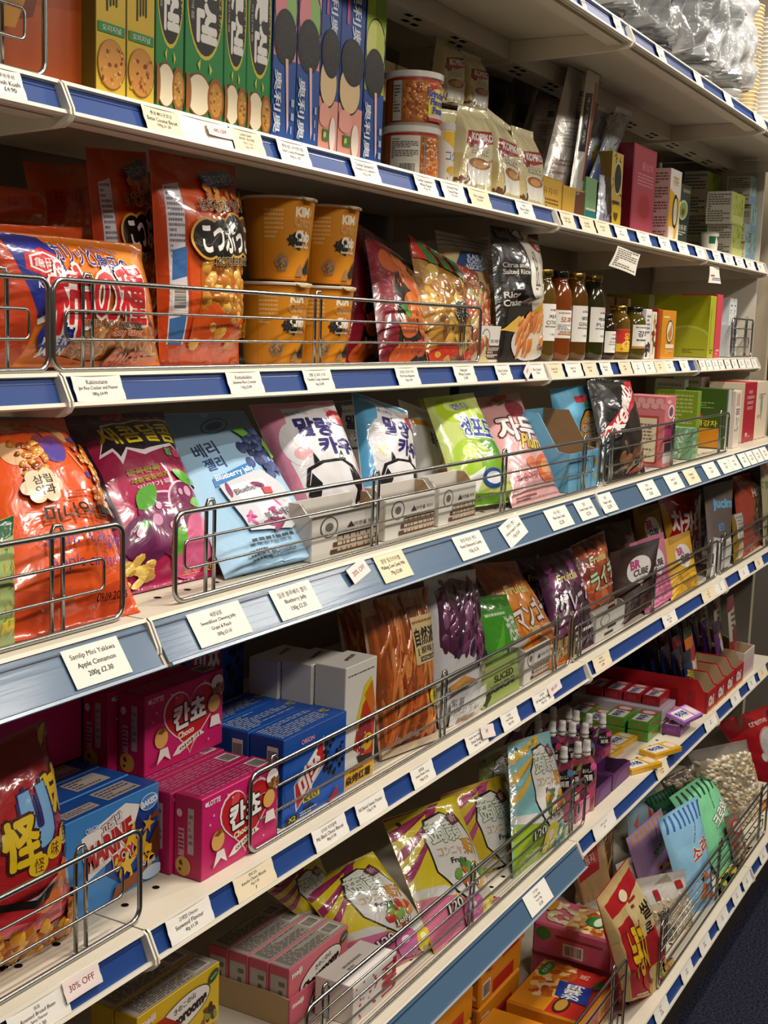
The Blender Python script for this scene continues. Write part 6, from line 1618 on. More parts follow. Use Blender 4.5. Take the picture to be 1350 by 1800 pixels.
for i in range(4):
    box('biscuit_box', 'pink mushroom biscuit box %s' % ('at the front of the pink carton, strawberry pattern facing out', 'second in the pink carton', 'third in the pink carton', 'deepest in the pink carton')[i], (.425, yE + .105 + .0345 * i, zE + .006), .157, .0335, .078, ('d9737f', 'c85a6c', 'd06a78'),
        {'F': mush('e8a0a8 f0c8c8 c85a6a') + [D(5, .8, .1, .98, .5, .08, .05, 'd84a5a 5a8a3c', 6)] + MJ, 'T': TOP, 'L': LEND} if i == 0 else {'T': TOP, 'L': LEND}, group='pink mushroom biscuit boxes')
mb = MB()
tray('display_carton', 'pink display carton with kraft sides holding the pink mushroom biscuits', .42, .588, yE + .099, yE + .25, zE + .001, .042, .042, 'd2667a', [T('meiji', .12, .7, .2, 'f1ece6', w=.16, b=.05), P('3a2a24', (.28, .3), (.34, .7), (.86, .86), (.9, .6), (.6, .16)), P('d9d0c8', (.3, .33), (.36, .66), (.84, .8), (.87, .62), (.6, .22)), T('Chocorooms', .58, .52, .2, '2b1a14', w=.48, b=.05, rot=10)], side='b79a72')
for i, dz in enumerate((.0, .079, .0, .079)):
    box('biscuit_box', 'yellow mushroom biscuit box, %s' % ('lower one behind the red stick biscuits', 'upper one facing out behind the red stick biscuits', 'lower one in the second row', 'upper one in the second row')[i], (.118, yE + .112 + .036 * (i // 2), zE + .0006 + dz + (.005 if i % 2 else 0)), .157, .0345, .078, ('e0bc24', 'c8a41c', 'c8a820'),
        {'F': mush('6b3a1c 8a5a2c d8b060') + [D(6, .72, .06, .96, .36, .1, .06, '4a2414 6a3a1c 8a9a3a', 4)] + MJ, 'T': TOP} if i < 2 else {'T': TOP}, group='yellow mushroom biscuit boxes')
for i in range(4):
    box('biscuit_box', 'dark red chocolate stick box, %s' % ('front of its row', 'second of its row', 'third of its row', 'deepest of its row')[i], (.02, yE + .008 + .0255 * i, zE + .0006), .145, .0248, .142, ('a81a24', '8f141e', '9a1620'),
        {'F': [T('Pocky', .6, .8, .1, 'f0e8dc', w=.6, b=.06), R(.05, .1, .95, .5, '7a3a1c')], 'T': [T('Pocky', .68, .5, .4, 'e8dcd4', w=.3, b=.06), T('happiness', .25, .5, .2, 'd0a8a0', w=.24)]}, group='dark red chocolate stick boxes')
UP = [D(34, .04, .02, .96, .97, .022, .034, 'c02a38', 4, rot=90), R(.06, .5, .8, .66, 'e9e3de'), T('UPROLL', .42, .57, .12, 'b8242e', w=.62, b=.08, rot=8), T('meiji', .5, .74, .05, '8a3a3a', w=.2), P('8a847e', (.3, .2), (.42, .34), (.54, .42), (.66, .36), (.6, .24), (.5, .3)), P('b8a8a0', (.42, .34), (.54, .42), (.6, .4), (.5, .34))]
UT = [R(.03, .05, .97, .92, 'b8b2aa'), SM(.06, .12, .66, .86, 8, '5e5852', 3), BC(.7, .25, .9, .8)]
box('biscuit_box', 'upper white biscuit roll box with red strawberries, behind the pink carton', (.606, yE + .131, zE + .0006), .118, .09, .07, ('e6e0da', 'd8d0ca', 'd8d2ca'), {'F': UP, 'T': UT}, group='white strawberry biscuit roll boxes')
for i, x in enumerate((.472, .472)):
    box('biscuit_box', ('lower white biscuit roll box with red strawberries, behind the fence', 'white biscuit roll box in the second row, beneath paper')[i], (x, yE + .03 + .05 * 0, zE + .0006), .123, .062, .058, ('e6e0da', 'd8d0ca', 'e2dcd6'), {'F': [D(30, .02, .02, .98, .97, .03, .045, 'c02a38', 4, rot=90), T('UPROLL', .84, .5, .3, 'b8242e', w=.8, b=.08, rot=90)], 'T': [SM(.3, .3, .7, .7, 3, '8a847e', 2)]}, group='white strawberry biscuit roll boxes') if i == 0 else None


def konjac(label, px, yb, yt, seed, c1, c2, low, fruit, th=.022, blob='c86aa0 e0c83a'):
    pouch('jelly_bag', label, px, yb, yt, th, c1, [
        *[P(c2, (.0, .5 + .16 * k), (.0, .58 + .16 * k), (.75, 1.0 + .1 * k if k < 1 else .99), (.62, .99 if k else .94)) for k in range(4)], E(.14, .93, .03, .018, '2a2420'),
        P('1b1816', (.26, .74), (.4, .9), (.66, .92), (.84, .8), (.97, .5), (.97, .12), (.7, .1), (.42, .32), (.28, .5)), P('dcdad4', (.28, .73), (.41, .88), (.65, .905), (.82, .79), (.96, .5), (.96, .13), (.7, .12), (.44, .33), (.3, .5)),
        P('d2d0ca', (.0, .44), (.3, .4), (.42, .33), (.38, .3), (.0, .38)), P(low, (.0, .0), (1, .0), (1, .1), (.7, .12), (.42, .3), (.0, .37)),
        T('蒟蒻', .56, .76, .16, 'd8dcd0', w=.42, o='4f6a34', ob=.09, b=.06, rot=-4), T('コンニャク', .56, .61, .075, 'b8801c', w=.4, o='f0ece0', ob=.06, rot=-6), T('果汁', .8, .6, .13, 'd8901c', w=.2, b=.06, rot=-8), T('Fruits', .58, .53, .04, '2a2620', w=.2, rot=-8), P('5a2a3a', (.66, .86), (.8, .9), (.84, .8), (.7, .78)), T('新', .75, .84, .06, 'e0b0b8', w=.1),
        D(14, .5, .3, .86, .48, .05, .04, fruit, seed, .001), P('4f8a34', (.56, .48), (.62, .54), (.66, .46)), T('Jelly', .66, .33, .05, 'f0ece0', w=.24, o='2a2620', ob=.12), T('120', .34, .24, .07, 'd8d4cc', w=.2, o='2a2620', ob=.12, rot=6), E(.58, .15, .16, .12, blob.split()[0]), E(.82, .1, .12, .11, blob.split()[1]), E(.56, .18, .06, .03, 'f0dce8'), E(.8, .14, .04, .03, 'f6eeb0'), T('Yuzu 果凍', .74, .04, .04, 'd8d4cc', w=.3, o='2a2620', ob=.12)],
        'f', 'pillow', 'fruit konjac jelly bags', 'jelly bag', seed, pin=.0)


MG, YL = 'a02a5e', 'd8c41e'
konjac('striped jelly bag lying low in shade between the rail and the pink boxes', [(560, 1640), (600, 1610), (560, 1500), (462, 1560)], yE + .17, yE + .2, 1, YL, MG, 'b8447a', 'c86a4a e0a05a', .02)
konjac('yellow and magenta striped jelly bag behind the strawberry roll box', [(650, 1722), (775, 1660), (655, 1496), (524, 1560)], yE + .1, yE + .17, 2, YL, MG, 'c86a94', 'c83a2a e0a05a 8ab04a', .024)
konjac('yellow and magenta striped jelly bag at the front, glossy with a big white panel', [(764, 1676), (878, 1612), (800, 1398), (672, 1442)], yE + .04, yE + .13, 3, YL, MG, 'c8708c', 'd8643a e8b05a 6a9a3a')
konjac('yellow and magenta striped jelly bag with pale fruit beside the front one', [(850, 1606), (936, 1550), (888, 1360), (772, 1398)], yE + .065, yE + .14, 4, 'cdb02a', 'b8507a', 'c8b83a', 'e8c8a0 e07a4a c8d07a', .026, 'e8c84a e8d86a')
konjac('dull grey green jelly bag in shade behind the pale blue one', [(840, 1500), (905, 1480), (896, 1306), (842, 1330)], yE + .13, yE + .17, 5, '8a9a54', 'a8a060', '6a7a34', '5a7a3a 9aa860', .02, '7a8a4a 9aa04a')
konjac('pale blue and gold striped jelly bag with pineapple picture at the fence end', [(902, 1544), (994, 1476), (966, 1284), (892, 1306)], yE + .035, yE + .09, 6, '7fb4b8', 'd8b03a', '8fae2a', 'c8902a 4f7a34 d86a3a', .026, 'e0d04a 2f9a94')


TC, TS = math.cos(.75), math.sin(.75)


def spout(label, u, v, y, body, seed, tilt=0, ops=None):
    """a standing jelly pouch; u, v is where its white cap shows"""
    p = ony(u, v, y)
    t = empty('spout_pouch', (p.x, y, zE + .001), label, 'jelly pouch', 'jelly pouches with white screw caps')
    top = p.z - .012
    W = .052
    mb = MB()
    g, bk = [], []
    nu, nv = 12, 14
    for j in range(nv + 1):
        vv = j / nv
        f_, b_ = [], []
        for i in range(nu + 1):
            uu = i / nu
            wd = W * (1 if vv < .75 else 1 - .75 * ((vv - .75) / .25) ** 1.4)
            th = .014 * (1 - abs(2 * uu - 1) ** 2.4) ** .6 * (1 - vv ** 2 * .75)
            q = noise.noise(V((uu * 3, vv * 5, seed * 3.1))) * .0016
            z = zE + .001 + (top - zE - .001) * vv
            a_ = (uu - .5) * wd
            f_.append(V((p.x + tilt * vv + a_ * TC - (th + q) * TS, y - a_ * TS - (th + q) * TC, z)))
            b_.append(V((p.x + tilt * vv + a_ * TC + th * .7 * TS, y - a_ * TS + th * .7 * TC, z)))
        g.append(f_)
        bk.append(b_)
    w_ = nu + 1
    K = w_ * (nv + 1)
    fs = [(j * w_ + i, j * w_ + i + 1, (j + 1) * w_ + i + 1, (j + 1) * w_ + i) for j in range(nv) for i in range(nu)]
    fb = [(K + a, K + d_, K + c, K + b) for a, b, c, d_ in fs] + [(i + 1, i, K + i, K + i + 1) for i in range(nu)]
    mb.add([q for r_ in g for q in r_] + [q for r_ in bk for q in r_], fs + fb, mat(body, 'f'), True)
    put(mb, gridsurf(g, nu, nv), W, top - zE, ops or [P('1a1714', (.2, .55), (.3, .82), (.7, .86), (.85, .6), (.5, .45)), T('おいしい', .52, .72, .07, 'e8e4dc', w=.42, b=.04), T('蒟蒻', .55, .6, .1, 'e8e4dc', w=.36, b=.05), P('8fae54', (.05, .7), (.2, .9), (.25, .75)), E(.8, .78, .16, .06, ('4a86b8', 'c83a5a', 'd85a8a')[seed % 3]), P('b8506a', (.4, .1), (.9, .3), (.9, .5), (.5, .4)), E(.4, .3, .2, .08, ('c8d46a', 'e0c8a8', '8a2a5a')[seed % 3])], 'f', L=.01)
    mb.build('pouch_body', t, (p.x, y, zE + .001))
    c = (p.x + tilt, y, top)
    k = MB().lathe([(.0075, -.004), (.0085, 0), (.0085, .002), (.006, .003), (.006, .006)], mat('e2dfd8', 'h'), 16, c)
    k.build('spout', t, c)
    k = MB().lathe([(.0085, .006), (.0092, .007), (.0092, .0105), (.0078, .0115), (.0078, .022), (.0072, .0285), (.004, .0292)], mat('e9e6df', 'c'), 18, c)
    k.build('cap', t, c)


CAPS = [(908, 1283, .19), (945, 1268, .215), (946, 1292, .17), (972, 1268, .2), (970, 1294, .15), (988, 1292, .145), (999, 1270, .19), (1012, 1274, .175), (1007, 1294, .125), (1029, 1296, .11), (1035, 1279, .15), (1059, 1279, .115), (987, 1342, .075), (1013, 1332, .06), (1031, 1327, .045)]
BODY = ['6a1a4e', '5a1c52', '4a1a48', '7a2458', '5c2a5c', 'b04a5a', '6a2a5a', '5a3a6a', '7a3a5c', '6a4a3c', '5a2a5a', '6a2a62', '8a3050', 'a03a52', '9a4a54']
TELL = ['at the far inner corner, under the rail', 'highest at the back, under the discount ticket', 'just behind the pale blue jelly bag tip', 'back row, third cap along', 'middle row, beside the pale blue jelly bag', 'middle row, its cap upright', 'back row, first of two close caps', 'back row, second of two close caps',
        'middle row, its cap leaning', 'middle row, before the purple carton', 'back row, behind the purple carton', 'standing alone at the end of the purple carton', 'front row, tilted, beside the pale blue bag', 'front row, its cap tilting over the pink carton', 'front row with the brightest white cap']
for i, (u, v, o) in enumerate(CAPS):
    spout('small jelly pouch with white cap %s' % TELL[i], u, v - 12, yE + o, BODY[i], i, (.0, -.004, .0, .0, .002, 0, .002, .002, -.003, -.003, .0, .0, .012, .008, .0)[i])
for i, (a, b, off, col, lab) in enumerate(((1012, 1044, .03, 'c8708c', 'small pink display carton holding the front spout pouches'), (1046, 1074, .028, '56205f', 'small purple display carton, first, under the spout pouches'), (1076, 1106, .028, '56205f', 'small purple display carton, second, at the end of the spout pouches'))):
    xa, xb = xat(a, yE + off, zE), xat(b, yE + off, zE)
    tray('display_carton', lab, xa, xb, yE + off, yE + .085, zE + .0005, .036, .034, col, [P('d8a0b4' if not i else '6a2c78', (.1, .1), (.9, .2), (.9, .9), (.3, .8))], side=col, inside='4a2c4c', group='small cartons of spout pouches')

# fruit chew packs
def chew(label, x, y, z, w, d, h, col, light, yaw, grp, pitch=0):
    box('chew_pack', label, (x, y, z), w, d, h, (col, col, light), {'T': [R(.02, .02, .98, .98, col), R(.06, .12, .62, .88, 'e9e4dc'), T('하이츄', .34, .54, .4, '26348c', w=.46, b=.12), R(.66, .1, .98, .9, light), E(.82, .5, .12, .3, 'e8d8d0')], 'F': [T('HI-CHEW', .5, .5, .4, light, w=.4)], 'L': [T('하이츄', .5, .5, .5, light, w=.5)]}, yaw=yaw, pitch=pitch, kind='h', group=grp, cat='sweets pack')


n_ = 0
YT = ['nearest the spout pouches', 'poking over the shelf edge', 'in the second row', 'in the second row beside the green packs', 'deepest, low', 'deepest, beside the pouch caps']
YT[0] = 'flat at the front beside the spout pouches'
for x, y, z, a in ((1.66, .025, 0, -24), (1.79, .012, .0, -20), (1.70, .10, 0, -6), (1.80, .10, 0, -6), (1.74, .16, 0, -4), (1.84, .16, 0, -4)):
    chew('yellow fruit chew pack %s' % YT[n_], x, yE + y, zE + .0008 + z, .1, .048, .012, 'dba41e', 'e8bc4a', a, 'yellow fruit chew packs')
    n_ += 1
n_ = 0
GT = ['standing first in the lower green row', 'second in the lower green row', 'third in the lower green row, at the front', 'on the upper green row, first', 'on the upper green row, second', 'deepest of the upper green row']
for x, y, z in ((1.9, .065, 0), (1.9, .125, 0), (1.92, .185, 0), (1.905, .066, .0235), (1.905, .126, .0235), (1.96, .24, 0)):
    chew('green fruit chew pack %s' % GT[n_], x, yE + y, zE + .0008 + z, .1, .052, .022, '4f9a2c', 'd84a50', 0, 'green fruit chew packs')
    n_ += 1
n_ = 0
for x, y, z in ((2.1, .1, .03), (2.1, .15, .03), (2.1, .2, .03), (2.1, .25, .03)):
    chew('red fruit chew pack %s' % ('first in the red row, at the front', 'second in the red row', 'third in the red row', 'deepest in the red row')[n_], x, yE + y, zE + .0008 + z, .085, .046, .024, 'a81e2c', 'd85a66', 0, 'red fruit chew packs')
    n_ += 1
box('display_carton', 'flat pale lilac carton the red fruit chew packs are lying on', (2.075, yE + .085, zE + .0006), .115, .24, .029, ('c8bccc', 'b8acbc', 'c0b4c4'))
chew('pink fruit chew sleeve lying loose in front of the red packs', 2.09, yE + .03, zE + .0008, .1, .045, .014, 'c84a6a', 'e8a0b0', 8, None)
chew('lilac fruit chew sleeve tipped over the shelf edge', 1.985, yE + .004, zE + .03, .1, .052, .01, 'a86ac0', 'd8b0e0', -10, None, -14)
chew('deep purple fruit chew pack under the lilac sleeve', 1.985, yE + .012, zE + .0008, .085, .046, .024, '6a1f6a', '9a4a9a', 0, None)

# red striped cartons of candy at the far end
ST = [R(.14 * k, 0, .14 * k + .06, 1, '8f1418') for k in range(8)]
CAR = [(2.21, 2.30), (2.306, 2.396), (2.402, 2.492), (2.498, 2.588)]
for i, (a, b) in enumerate(CAR):
    tray('display_carton', 'red striped candy carton, %s' % ('first, its long side facing the chew packs', 'second along the shelf edge', 'third along the shelf edge', 'fourth along the shelf edge')[i], a, b, yE + .008, yE + .33, zE + .0006, .055, .085, 'b01a1e', [T('Ori', .42, .5, .4, 'f0e8e0', w=.5, b=.1), R(0, 0, 1, .1, 'd8962a')], side='b01a1e', lops=ST, cut=(.08, .03), group='red striped candy cartons')
tray('display_carton', 'dark red carton with a blue foot at the back, behind the chew packs', 1.97, 2.16, yE + .34, yE + .44, zE + .0006, .075, .08, '8a1418', [R(0, 0, 1, .25, '1c3f8a')] + ST, side='7a1216', lops=[R(0, 0, 1, .25, '1c3f8a')])


def sachet(name, label, x, y, z0, h, col, dark, yaw, lean, grp, word=None):
    fr = Frame((x, y, z0), yaw, lean)
    W = .075
    nu, nv = 8, 10
    g = [[fr(((i / nu) * W, -.008 * (1 - abs(2 * i / nu - 1) ** 2.2) * (math.sin(math.pi * min(1, max(0, (j / nv - .05) / .9)))) ** .6, h * j / nv)) for i in range(nu + 1)] for j in range(nv + 1)]
    w_ = nu + 1
    mb = MB()
    fs = [(j * w_ + i, j * w_ + i + 1, (j + 1) * w_ + i + 1, (j + 1) * w_ + i) for j in range(nv) for i in range(nu)]
    n = fr.m @ V((0, 1, 0))
    mb.add([q for r_ in g for q in r_] + [q + n * .0012 for r_ in g for q in r_], fs + [(len(g) * w_ + a, len(g) * w_ + d_, len(g) * w_ + c, len(g) * w_ + b) for a, b, c, d_ in fs], mat(col, 'f'), True)
    put(mb, gridsurf(g, nu, nv), W, h, [P(dark, (0, .8), (1, .86), (1, 1), (0, 1)), E(.5, .45, .3, .16, dark)] + (word or []), 'f', L=.02)
    tag(mb.build(name, None, (x, y, z0)), label, 'sweet sachet', grp)


zt = zE + .008
for k in range(9):
    sachet('candy_sachet', 'dark blue candy sachet, %s in the first red striped carton' % ('frontmost, with yellow letters', 'second', 'third', 'fourth', 'fifth', 'sixth', 'seventh', 'eighth', 'ninth')[k], 2.217, yE + .055 + .029 * k, zt, .14, '141f48' if k else '1a2a5c', '0c1430', 0, 12, 'dark blue candy sachets', [T('파티볼', .5, .55, .16, 'e8d02a', w=.8, b=.08, rot=-20)] if k == 0 else [R(.35, .6, .65, .66, '6a7aa8')])
for k in range(7):
    sachet('candy_sachet', 'red candy sachet, %s in the second red striped carton' % ('frontmost, with white letters', 'second', 'third', 'fourth', 'fifth', 'sixth', 'seventh')[k], 2.312, yE + .07 + .034 * k, zt, .155, 'c02a1c' if k == 0 else ('a82a48' if k % 2 else 'b8b49a'), '7a1a24' if k else 'e0721c', 0, 14, 'red candy sachets', [T('Jellypop', .5, .55, .16, 'f0ece8', w=.9, b=.08, rot=20)] if k == 0 else None)
for k in range(7):
    sachet('candy_sachet', 'green and cream candy sachet, %s in the third red striped carton' % ('frontmost', 'second', 'third', 'fourth', 'fifth', 'sixth', 'seventh')[k], 2.408, yE + .1 + .03 * k, zt, .16, '5a7a4a' if k % 2 else 'c9c4a8', '3a5a34', 0, 14, 'green and cream candy sachets')
for k in range(8):
    sachet('candy_sachet', 'deep purple candy sachet, %s in the fourth red striped carton' % ('frontmost', 'second', 'third', 'fourth', 'fifth', 'sixth', 'seventh', 'eighth')[k], 2.504, yE + .05 + .033 * k, zt, .165, '3f1650' if k else '5a2a6a', '2a0c38', 0, 12, 'deep purple candy sachets', [E(.55, .6, .2, .12, 'd8d0dc'), E(.5, .75, .16, .05, 'd8b82a')] if k < 2 else None)
for k in range(5):
    sachet('snack_stick', 'long cream and red snack stick, %s in the tall end carton' % ('frontmost', 'second', 'third', 'fourth', 'fifth')[k], 2.63, yE + .05 + .04 * k, zE + .012, .21, 'c8bca8', '8a2a34', 0, 8, 'long cream and red snack sticks', [R(0, .1, 1, .4, '9a2a34'), SM(.2, .5, .8, .8, 4, '6a5a50', k)])
tray('display_carton', 'tall cream display carton at the very end holding the long sticks', 2.60, 2.72, yE + .01, yE + .32, zE + .0006, .075, .12, 'cfc6b6', [R(.1, .2, .9, .7, 'd8b0b8')], side='c0b6a4')
# ---------------------------------------------------------------- lowest shelf
yF, zF = SH['F']
FR = 'e0942a f0c878 c86a1c f4dca8 b8541a'
def fritter(name, label, p, w, d, h, base, side, stripe, prints, grp=None):
    box(name, label, p, w, d, h, (base, side, base), prints, kind='h', group=grp, cat='snack pack', bev=.004)


PK = {'T': [R(.06, .08, .94, .62, 'd8b07a'), D(50, .08, .1, .92, .6, .07, .05, FR, 3, .001), D(20, .1, .62, .9, .9, .07, .04, 'e8dcb0 d0c08a', 4, .001), E(.5, .3, .2, .14, '2f7a34'), E(.5, .28, .17, .06, 'd8e0c0'), E(.66, .93, .2, .06, 'c8902a')], 'L': [BC(.4, .14, .66, .54), R(.3, .66, .9, .74, '8a2a3a'), E(.14, .7, .1, .2, '3f7a3c')], 'F': [P('e090a4', (0, 0), (1, .1), (.6, 1), (0, 1))]}
fritter('fritter_pack', 'upper rose pink pack of sweet fritters with a clear picture top', (1.40, yF + .085, zF + .0705), .125, .17, .068, 'd0687e', 'c45a72', None, PK, 'rose pink fritter packs')
fritter('fritter_pack', 'lower rose pink pack of sweet fritters, mostly hidden below the upper one', (1.415, yF + .062, zF + .001), .13, .2, .069, 'd0687e', 'c45a72', None, {}, 'rose pink fritter packs')
OT = {'T': [R(.02, .02, .98, .5, 'c02a24'), R(.02, .5, .98, .98, 'e0901e'), D(46, .3, .5, .96, .9, .09, .06, FR, 5, .001), E(.8, .86, .16, .08, '2f7a34'), T('신선', .8, .86, .06, 'e8ece0', w=.2), E(.2, .36, .15, .1, '3a2a14'), E(.2, .36, .12, .07, 'b88a3a'), P('1f3f9a', (.3, .08), (.34, .52), (.64, .6), (.66, .14)), T('沙琪玛', .48, .34, .22, 'f0ece0', w=.3, b=.08, rot=6, o='1f3f9a', ob=.1), T('芝麻味', .82, .34, .1, 'f0e0c0', w=.12, rot=90), E(.74, .12, .09, .06, '2f7a34')], 'F': [R(.1, .2, .5, .8, 'c02a24'), T('沙琪玛', .72, .5, .3, '8a2a14', w=.3)]}
fritter('fritter_pack', 'orange and red fritter pack lying flat with a blue name panel', (1.195, yF + .068, zF + .001), .195, .155, .068, 'df8f1c', 'd0801a', None, OT, 'orange fritter packs')
for i, (x, o, z, w) in enumerate(((.92, .075, 0, .24), (1.13, .25, 0, .2), (1.13, .25, .0695, .2), (.9, .25, 0, .2), (.9, .25, .0695, .2), (1.16, .24, .139, .16))):
    fritter('fritter_pack', 'orange fritter pack %s' % ('at the front edge of the picture with a grey corner', 'low in the back row beside the pink pack', 'second layer of the back row with a red label', 'low in the back row under the rail', 'second layer of the back row under the rail', 'topmost of the back row')[i], (x, yF + o, zF + .001 + z), w, .16, .068, 'df8f1c', 'd47a18', None,
            {'T': [P('c8c4bc', (.0, .3), (.5, .4), (.6, 1), (0, 1)), T('汉潔', .72, .5, .2, '2a2420', w=.24, b=.06), R(.6, .0, 1, .3, 'e06a1c')] if i == 0 else [P('b82a24', (.2, .1), (.7, .2), (.7, .6), (.2, .5)), E(.86, .6, .1, .2, '3f7a3c')], 'L': [BC(.5, .3, .75, .8), D(12, .1, .1, .9, .4, .2, .08, FR, 4), E(.85, .8, .09, .16, '3f7a3c')], 'F': [R(.3, .1, .8, .5, 'c02a24'), BC(.06, .2, .24, .7)]}, 'orange fritter packs')
pouch('snack_bag', 'tall red rice crust bag with kraft edges and yellow brush lettering', [(1098, 1762), (1178, 1738), (1102, 1508), (1048, 1580)], yF + .03, yF + .06, .022, 'b01c22', [P('c9aa72', (.0, .0), (.07, .0), (.1, .7), (.06, 1), (.0, 1)), P('c9aa72', (.06, .7), (.98, .76), (.98, .83), (.06, .78)), P('c9aa72', (.0, .9), (.98, .95), (1, 1), (0, 1)), P('c9aa72', (.95, 0), (1, 0), (1, 1), (.97, 1)), P('c9aa72', (0, 0), (1, 0), (1, .02), (0, .03)), P('d8c08a', (.46, .5), (.95, .55), (.97, .86), (.42, .79)), T('쌀', .8, .68, .11, '231a12', w=.26, b=.07, rot=4), T('로', .74, .56, .07, '231a12', w=.2, b=.07), T('누룽지', .38, .42, .42, 'ecc21e', w=.34, b=.09, rot=0, o='8a1418', ob=.07), SM(.54, .74, .74, .82, 2, 'a02a24', 2), E(.5, .86, .1, .04, 'e8d8b0'), E(.68, .14, .34, .13, 'c83a2a'), D(16, .5, .04, .95, .24, .07, .05, 'c89a4a 8a2a1c d8b878 6a8a3a', 4), SM(.16, .03, .4, .06, 1, 'e8d8b0', 3)], 'k', 'gusset', seed=1, pin=.0, group='red and kraft rice crust bags')
pouch('snack_bag', 'red and kraft rice crust bag lying back in shade behind the pink packs', [(1020, 1590), (1075, 1560), (1062, 1470), (990, 1500)], yF + .24, yF + .28, .02, 'a8875a', [P('a01c22', (.1, .4), (.7, .5), (.8, .98), (.2, .95)), T('누룽지', .44, .74, .16, 'd8c8b0', w=.4)], 'k', 'gusset', seed=2, group='red and kraft rice crust bags')
pouch('snack_bag', 'bag of brown shredded snack at the back under the torn ticket', [(1010, 1590), (1078, 1550), (1078, 1392), (1010, 1420)], yF + .3, yF + .33, .02, '6a4a30', [D(60, .05, .05, .95, .95, .2, .02, '8a6440 a87c50 5a3c24 c09a6a', 3, .002, rot=50)], seed=3)
for lab, px, yb, yt, sd in (('clear box of popped rice with a folded white gable top, in front', [(1158, 1712), (1212, 1672), (1205, 1528), (1118, 1545)], yF + .065, yF + .08, 4), ('clear box of popped rice with a white gable top, behind the first', [(1110, 1640), (1160, 1610), (1136, 1492), (1082, 1520)], yF + .2, yF + .22, 5)):
    pouch('rice_pack', lab, px, yb, yt, .02, 'd2c0a0', [R(0, .74, 1, 1, 'e0dad0'), P('b8a890', (.3, .9), (.6, 1), (.7, .9)), D(120, .04, .04, .96, .76, .028, .02, 'e0d0b0 c8b48c b89a6c ece0c8', sd, .002), R(.22, .76, .32, .86, 'b8242a'), R(.72, .82, .86, .9, 'b8242a'), T('쌀로', .2, .62, .1, '2a2420', w=.16, b=.05), T('뻥튀기', .3, .36, .28, '2a2420', w=.3, b=.06)], 'f', 'gusset', 'clear boxes of popped rice', 'snack box', sd, pin=.0, seal=.12)


def tiger(label, px, yb, yt, sd, base, stripe, title, tc, th=.026):
    pouch('snack_bag', label, px, yb, yt, th, base, [R(0, .93, 1, 1, base), *[P(stripe, (.04 + .12 * k, .82), (.1 + .12 * k, .97), (.15 + .12 * k, .97), (.08 + .12 * k, .82)) for k in range(8)], T('RICE CRISP', .6, .74, .02, '2a3a4a', w=.22, rot=60), T(title, .62, .56, .13, tc, w=.5, b=.07, o='e8e4da' if tc != 'f4f0e8' else '3a2a20', ob=.1, rot=14), D(9, .3, .1, .9, .36, .05, .04, 'c8542a e08a3a 3a2a24', sd), T('!!', .66, .2, .06, '3a4a2a', w=.1)], 'k', 'pillow', 'pastel rice crisp bags', 'snack bag', sd, pin=.02)


tiger('sky blue crisp bag with navy top stripes standing in front', [(1205, 1612), (1256, 1590), (1226, 1398), (1156, 1440)], yF + .05, yF + .13, 6, '86b4d2', '2c5a9a', '소라', 'a83a2a')
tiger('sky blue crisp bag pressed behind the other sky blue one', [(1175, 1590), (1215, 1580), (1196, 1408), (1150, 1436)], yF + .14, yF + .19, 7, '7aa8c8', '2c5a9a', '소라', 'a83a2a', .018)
tiger('mint green crisp bag with dark green top stripes', [(1264, 1540), (1304, 1498), (1248, 1352), (1176, 1402)], yF + .075, yF + .16, 8, '7fce9a', '1a4a30', '크로와', 'f4f0e8')
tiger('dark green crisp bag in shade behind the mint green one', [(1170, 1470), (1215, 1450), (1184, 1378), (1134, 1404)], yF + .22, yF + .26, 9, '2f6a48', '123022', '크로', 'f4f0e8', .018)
tiger('lilac crisp bag with mustard stripes behind the popped rice', [(1130, 1575), (1195, 1530), (1162, 1420), (1100, 1474)], yF + .16, yF + .21, 10, 'b48ec0', 'c8963a', '오징어', '2f6a3a', .02)
pouch('snack_bag', 'pale blue snack bag with red flame shapes at the back', [(1105, 1500), (1160, 1470), (1152, 1388), (1100, 1412)], yF + .28, yF + .3, .016, '88a8b8', [P('c8421c', (.5, .3), (.6, .8), (.7, .5), (.8, .9), (.9, .4)), P('d8561c', (.1, .5), (.25, .7), (.2, .4))], 'k', seed=11)
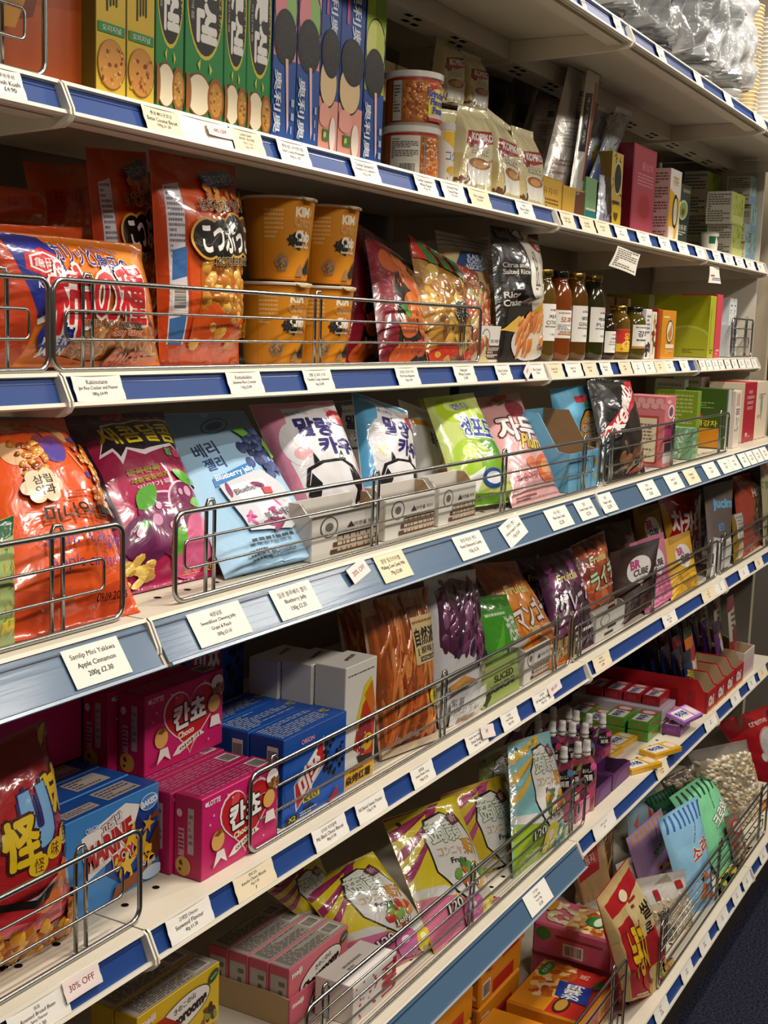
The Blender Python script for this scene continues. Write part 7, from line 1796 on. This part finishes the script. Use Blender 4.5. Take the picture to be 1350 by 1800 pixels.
pouch('snack_bag', 'big clear bag of cream popcorn with a twisted top', [(1296, 1490), (1345, 1440), (1312, 1300), (1206, 1322)], yF + .08, yF + .14, .03, 'b5a68e', [R(0, .9, 1, 1, '8a8278'), D(330, .04, .04, .96, .9, .026, .022, 'e8dcc0 d8c49c f4ead4 c0a878', 4, .005)], seed=12, pin=.06)
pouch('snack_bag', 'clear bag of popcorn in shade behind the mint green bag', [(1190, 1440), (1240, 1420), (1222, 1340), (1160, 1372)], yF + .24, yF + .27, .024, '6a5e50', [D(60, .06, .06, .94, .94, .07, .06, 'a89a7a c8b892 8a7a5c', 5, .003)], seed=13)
pouch('snack_bag', 'clear nut snack bag with a round red badge beside the mint green bag', [(1298, 1552), (1320, 1530), (1300, 1425), (1272, 1436)], yF + .025, yF + .06, .009, '8a7a68', [E(.5, .8, .34, .12, 'c83a24'), E(.5, .8, .26, .08, 'e8e0d0'), D(30, .1, .05, .9, .6, .06, .05, 'c8b08a 8a5a34 b03a24 d8c8a0', 4, .002)], seed=14)
pouch('snack_bag', 'cherry red snack bag with a white oval and dark round seal', [(1344, 1420), (1400, 1370), (1372, 1232), (1262, 1270)], yF + .12, yF + .19, .024, 'b8161e', [P('8a0f16', (0, .8), (.5, .9), (.3, 1), (0, 1)), T('creme', .5, .88, .04, 'e8c0b8', w=.3), E(.78, .9, .1, .06, '1c2250'), T('JAPAN', .78, .9, .03, 'd8d8e8', w=.14), E(.55, .62, .2, .2, 'e0a8a0'), E(.55, .62, .18, .18, 'e4e0d8'), P('e4ded6', (.3, .2), (.9, .44), (.95, .3), (.4, .06)), T('大130', .64, .26, .14, '17130f', w=.4, b=.06, rot=14), E(.34, .52, .05, .05, 'e4e0d8')], seed=15)
pouch('snack_bag', 'orange and dark snack bag low under the cherry red one', [(1330, 1500), (1390, 1440), (1390, 1380), (1318, 1420)], yF + .024, yF + .034, .009, '8a3a1a', [D(40, .05, .05, .95, .95, .1, .08, '2a2018 d88a2a c83a1c e8b84a', 5, .002)], seed=16)
pouch('snack_bag', 'black and yellow speckled snack pack lying at the foot of the mint bag', [(1262, 1590), (1310, 1530), (1304, 1508), (1256, 1560)], yF + .035, yF + .045, .014, '2a2418', [D(30, .02, .05, .98, .95, .24, .18, 'd8a82a 17130f e8c84a 5a4a2a', 5, .001)], seed=17, ar=3)
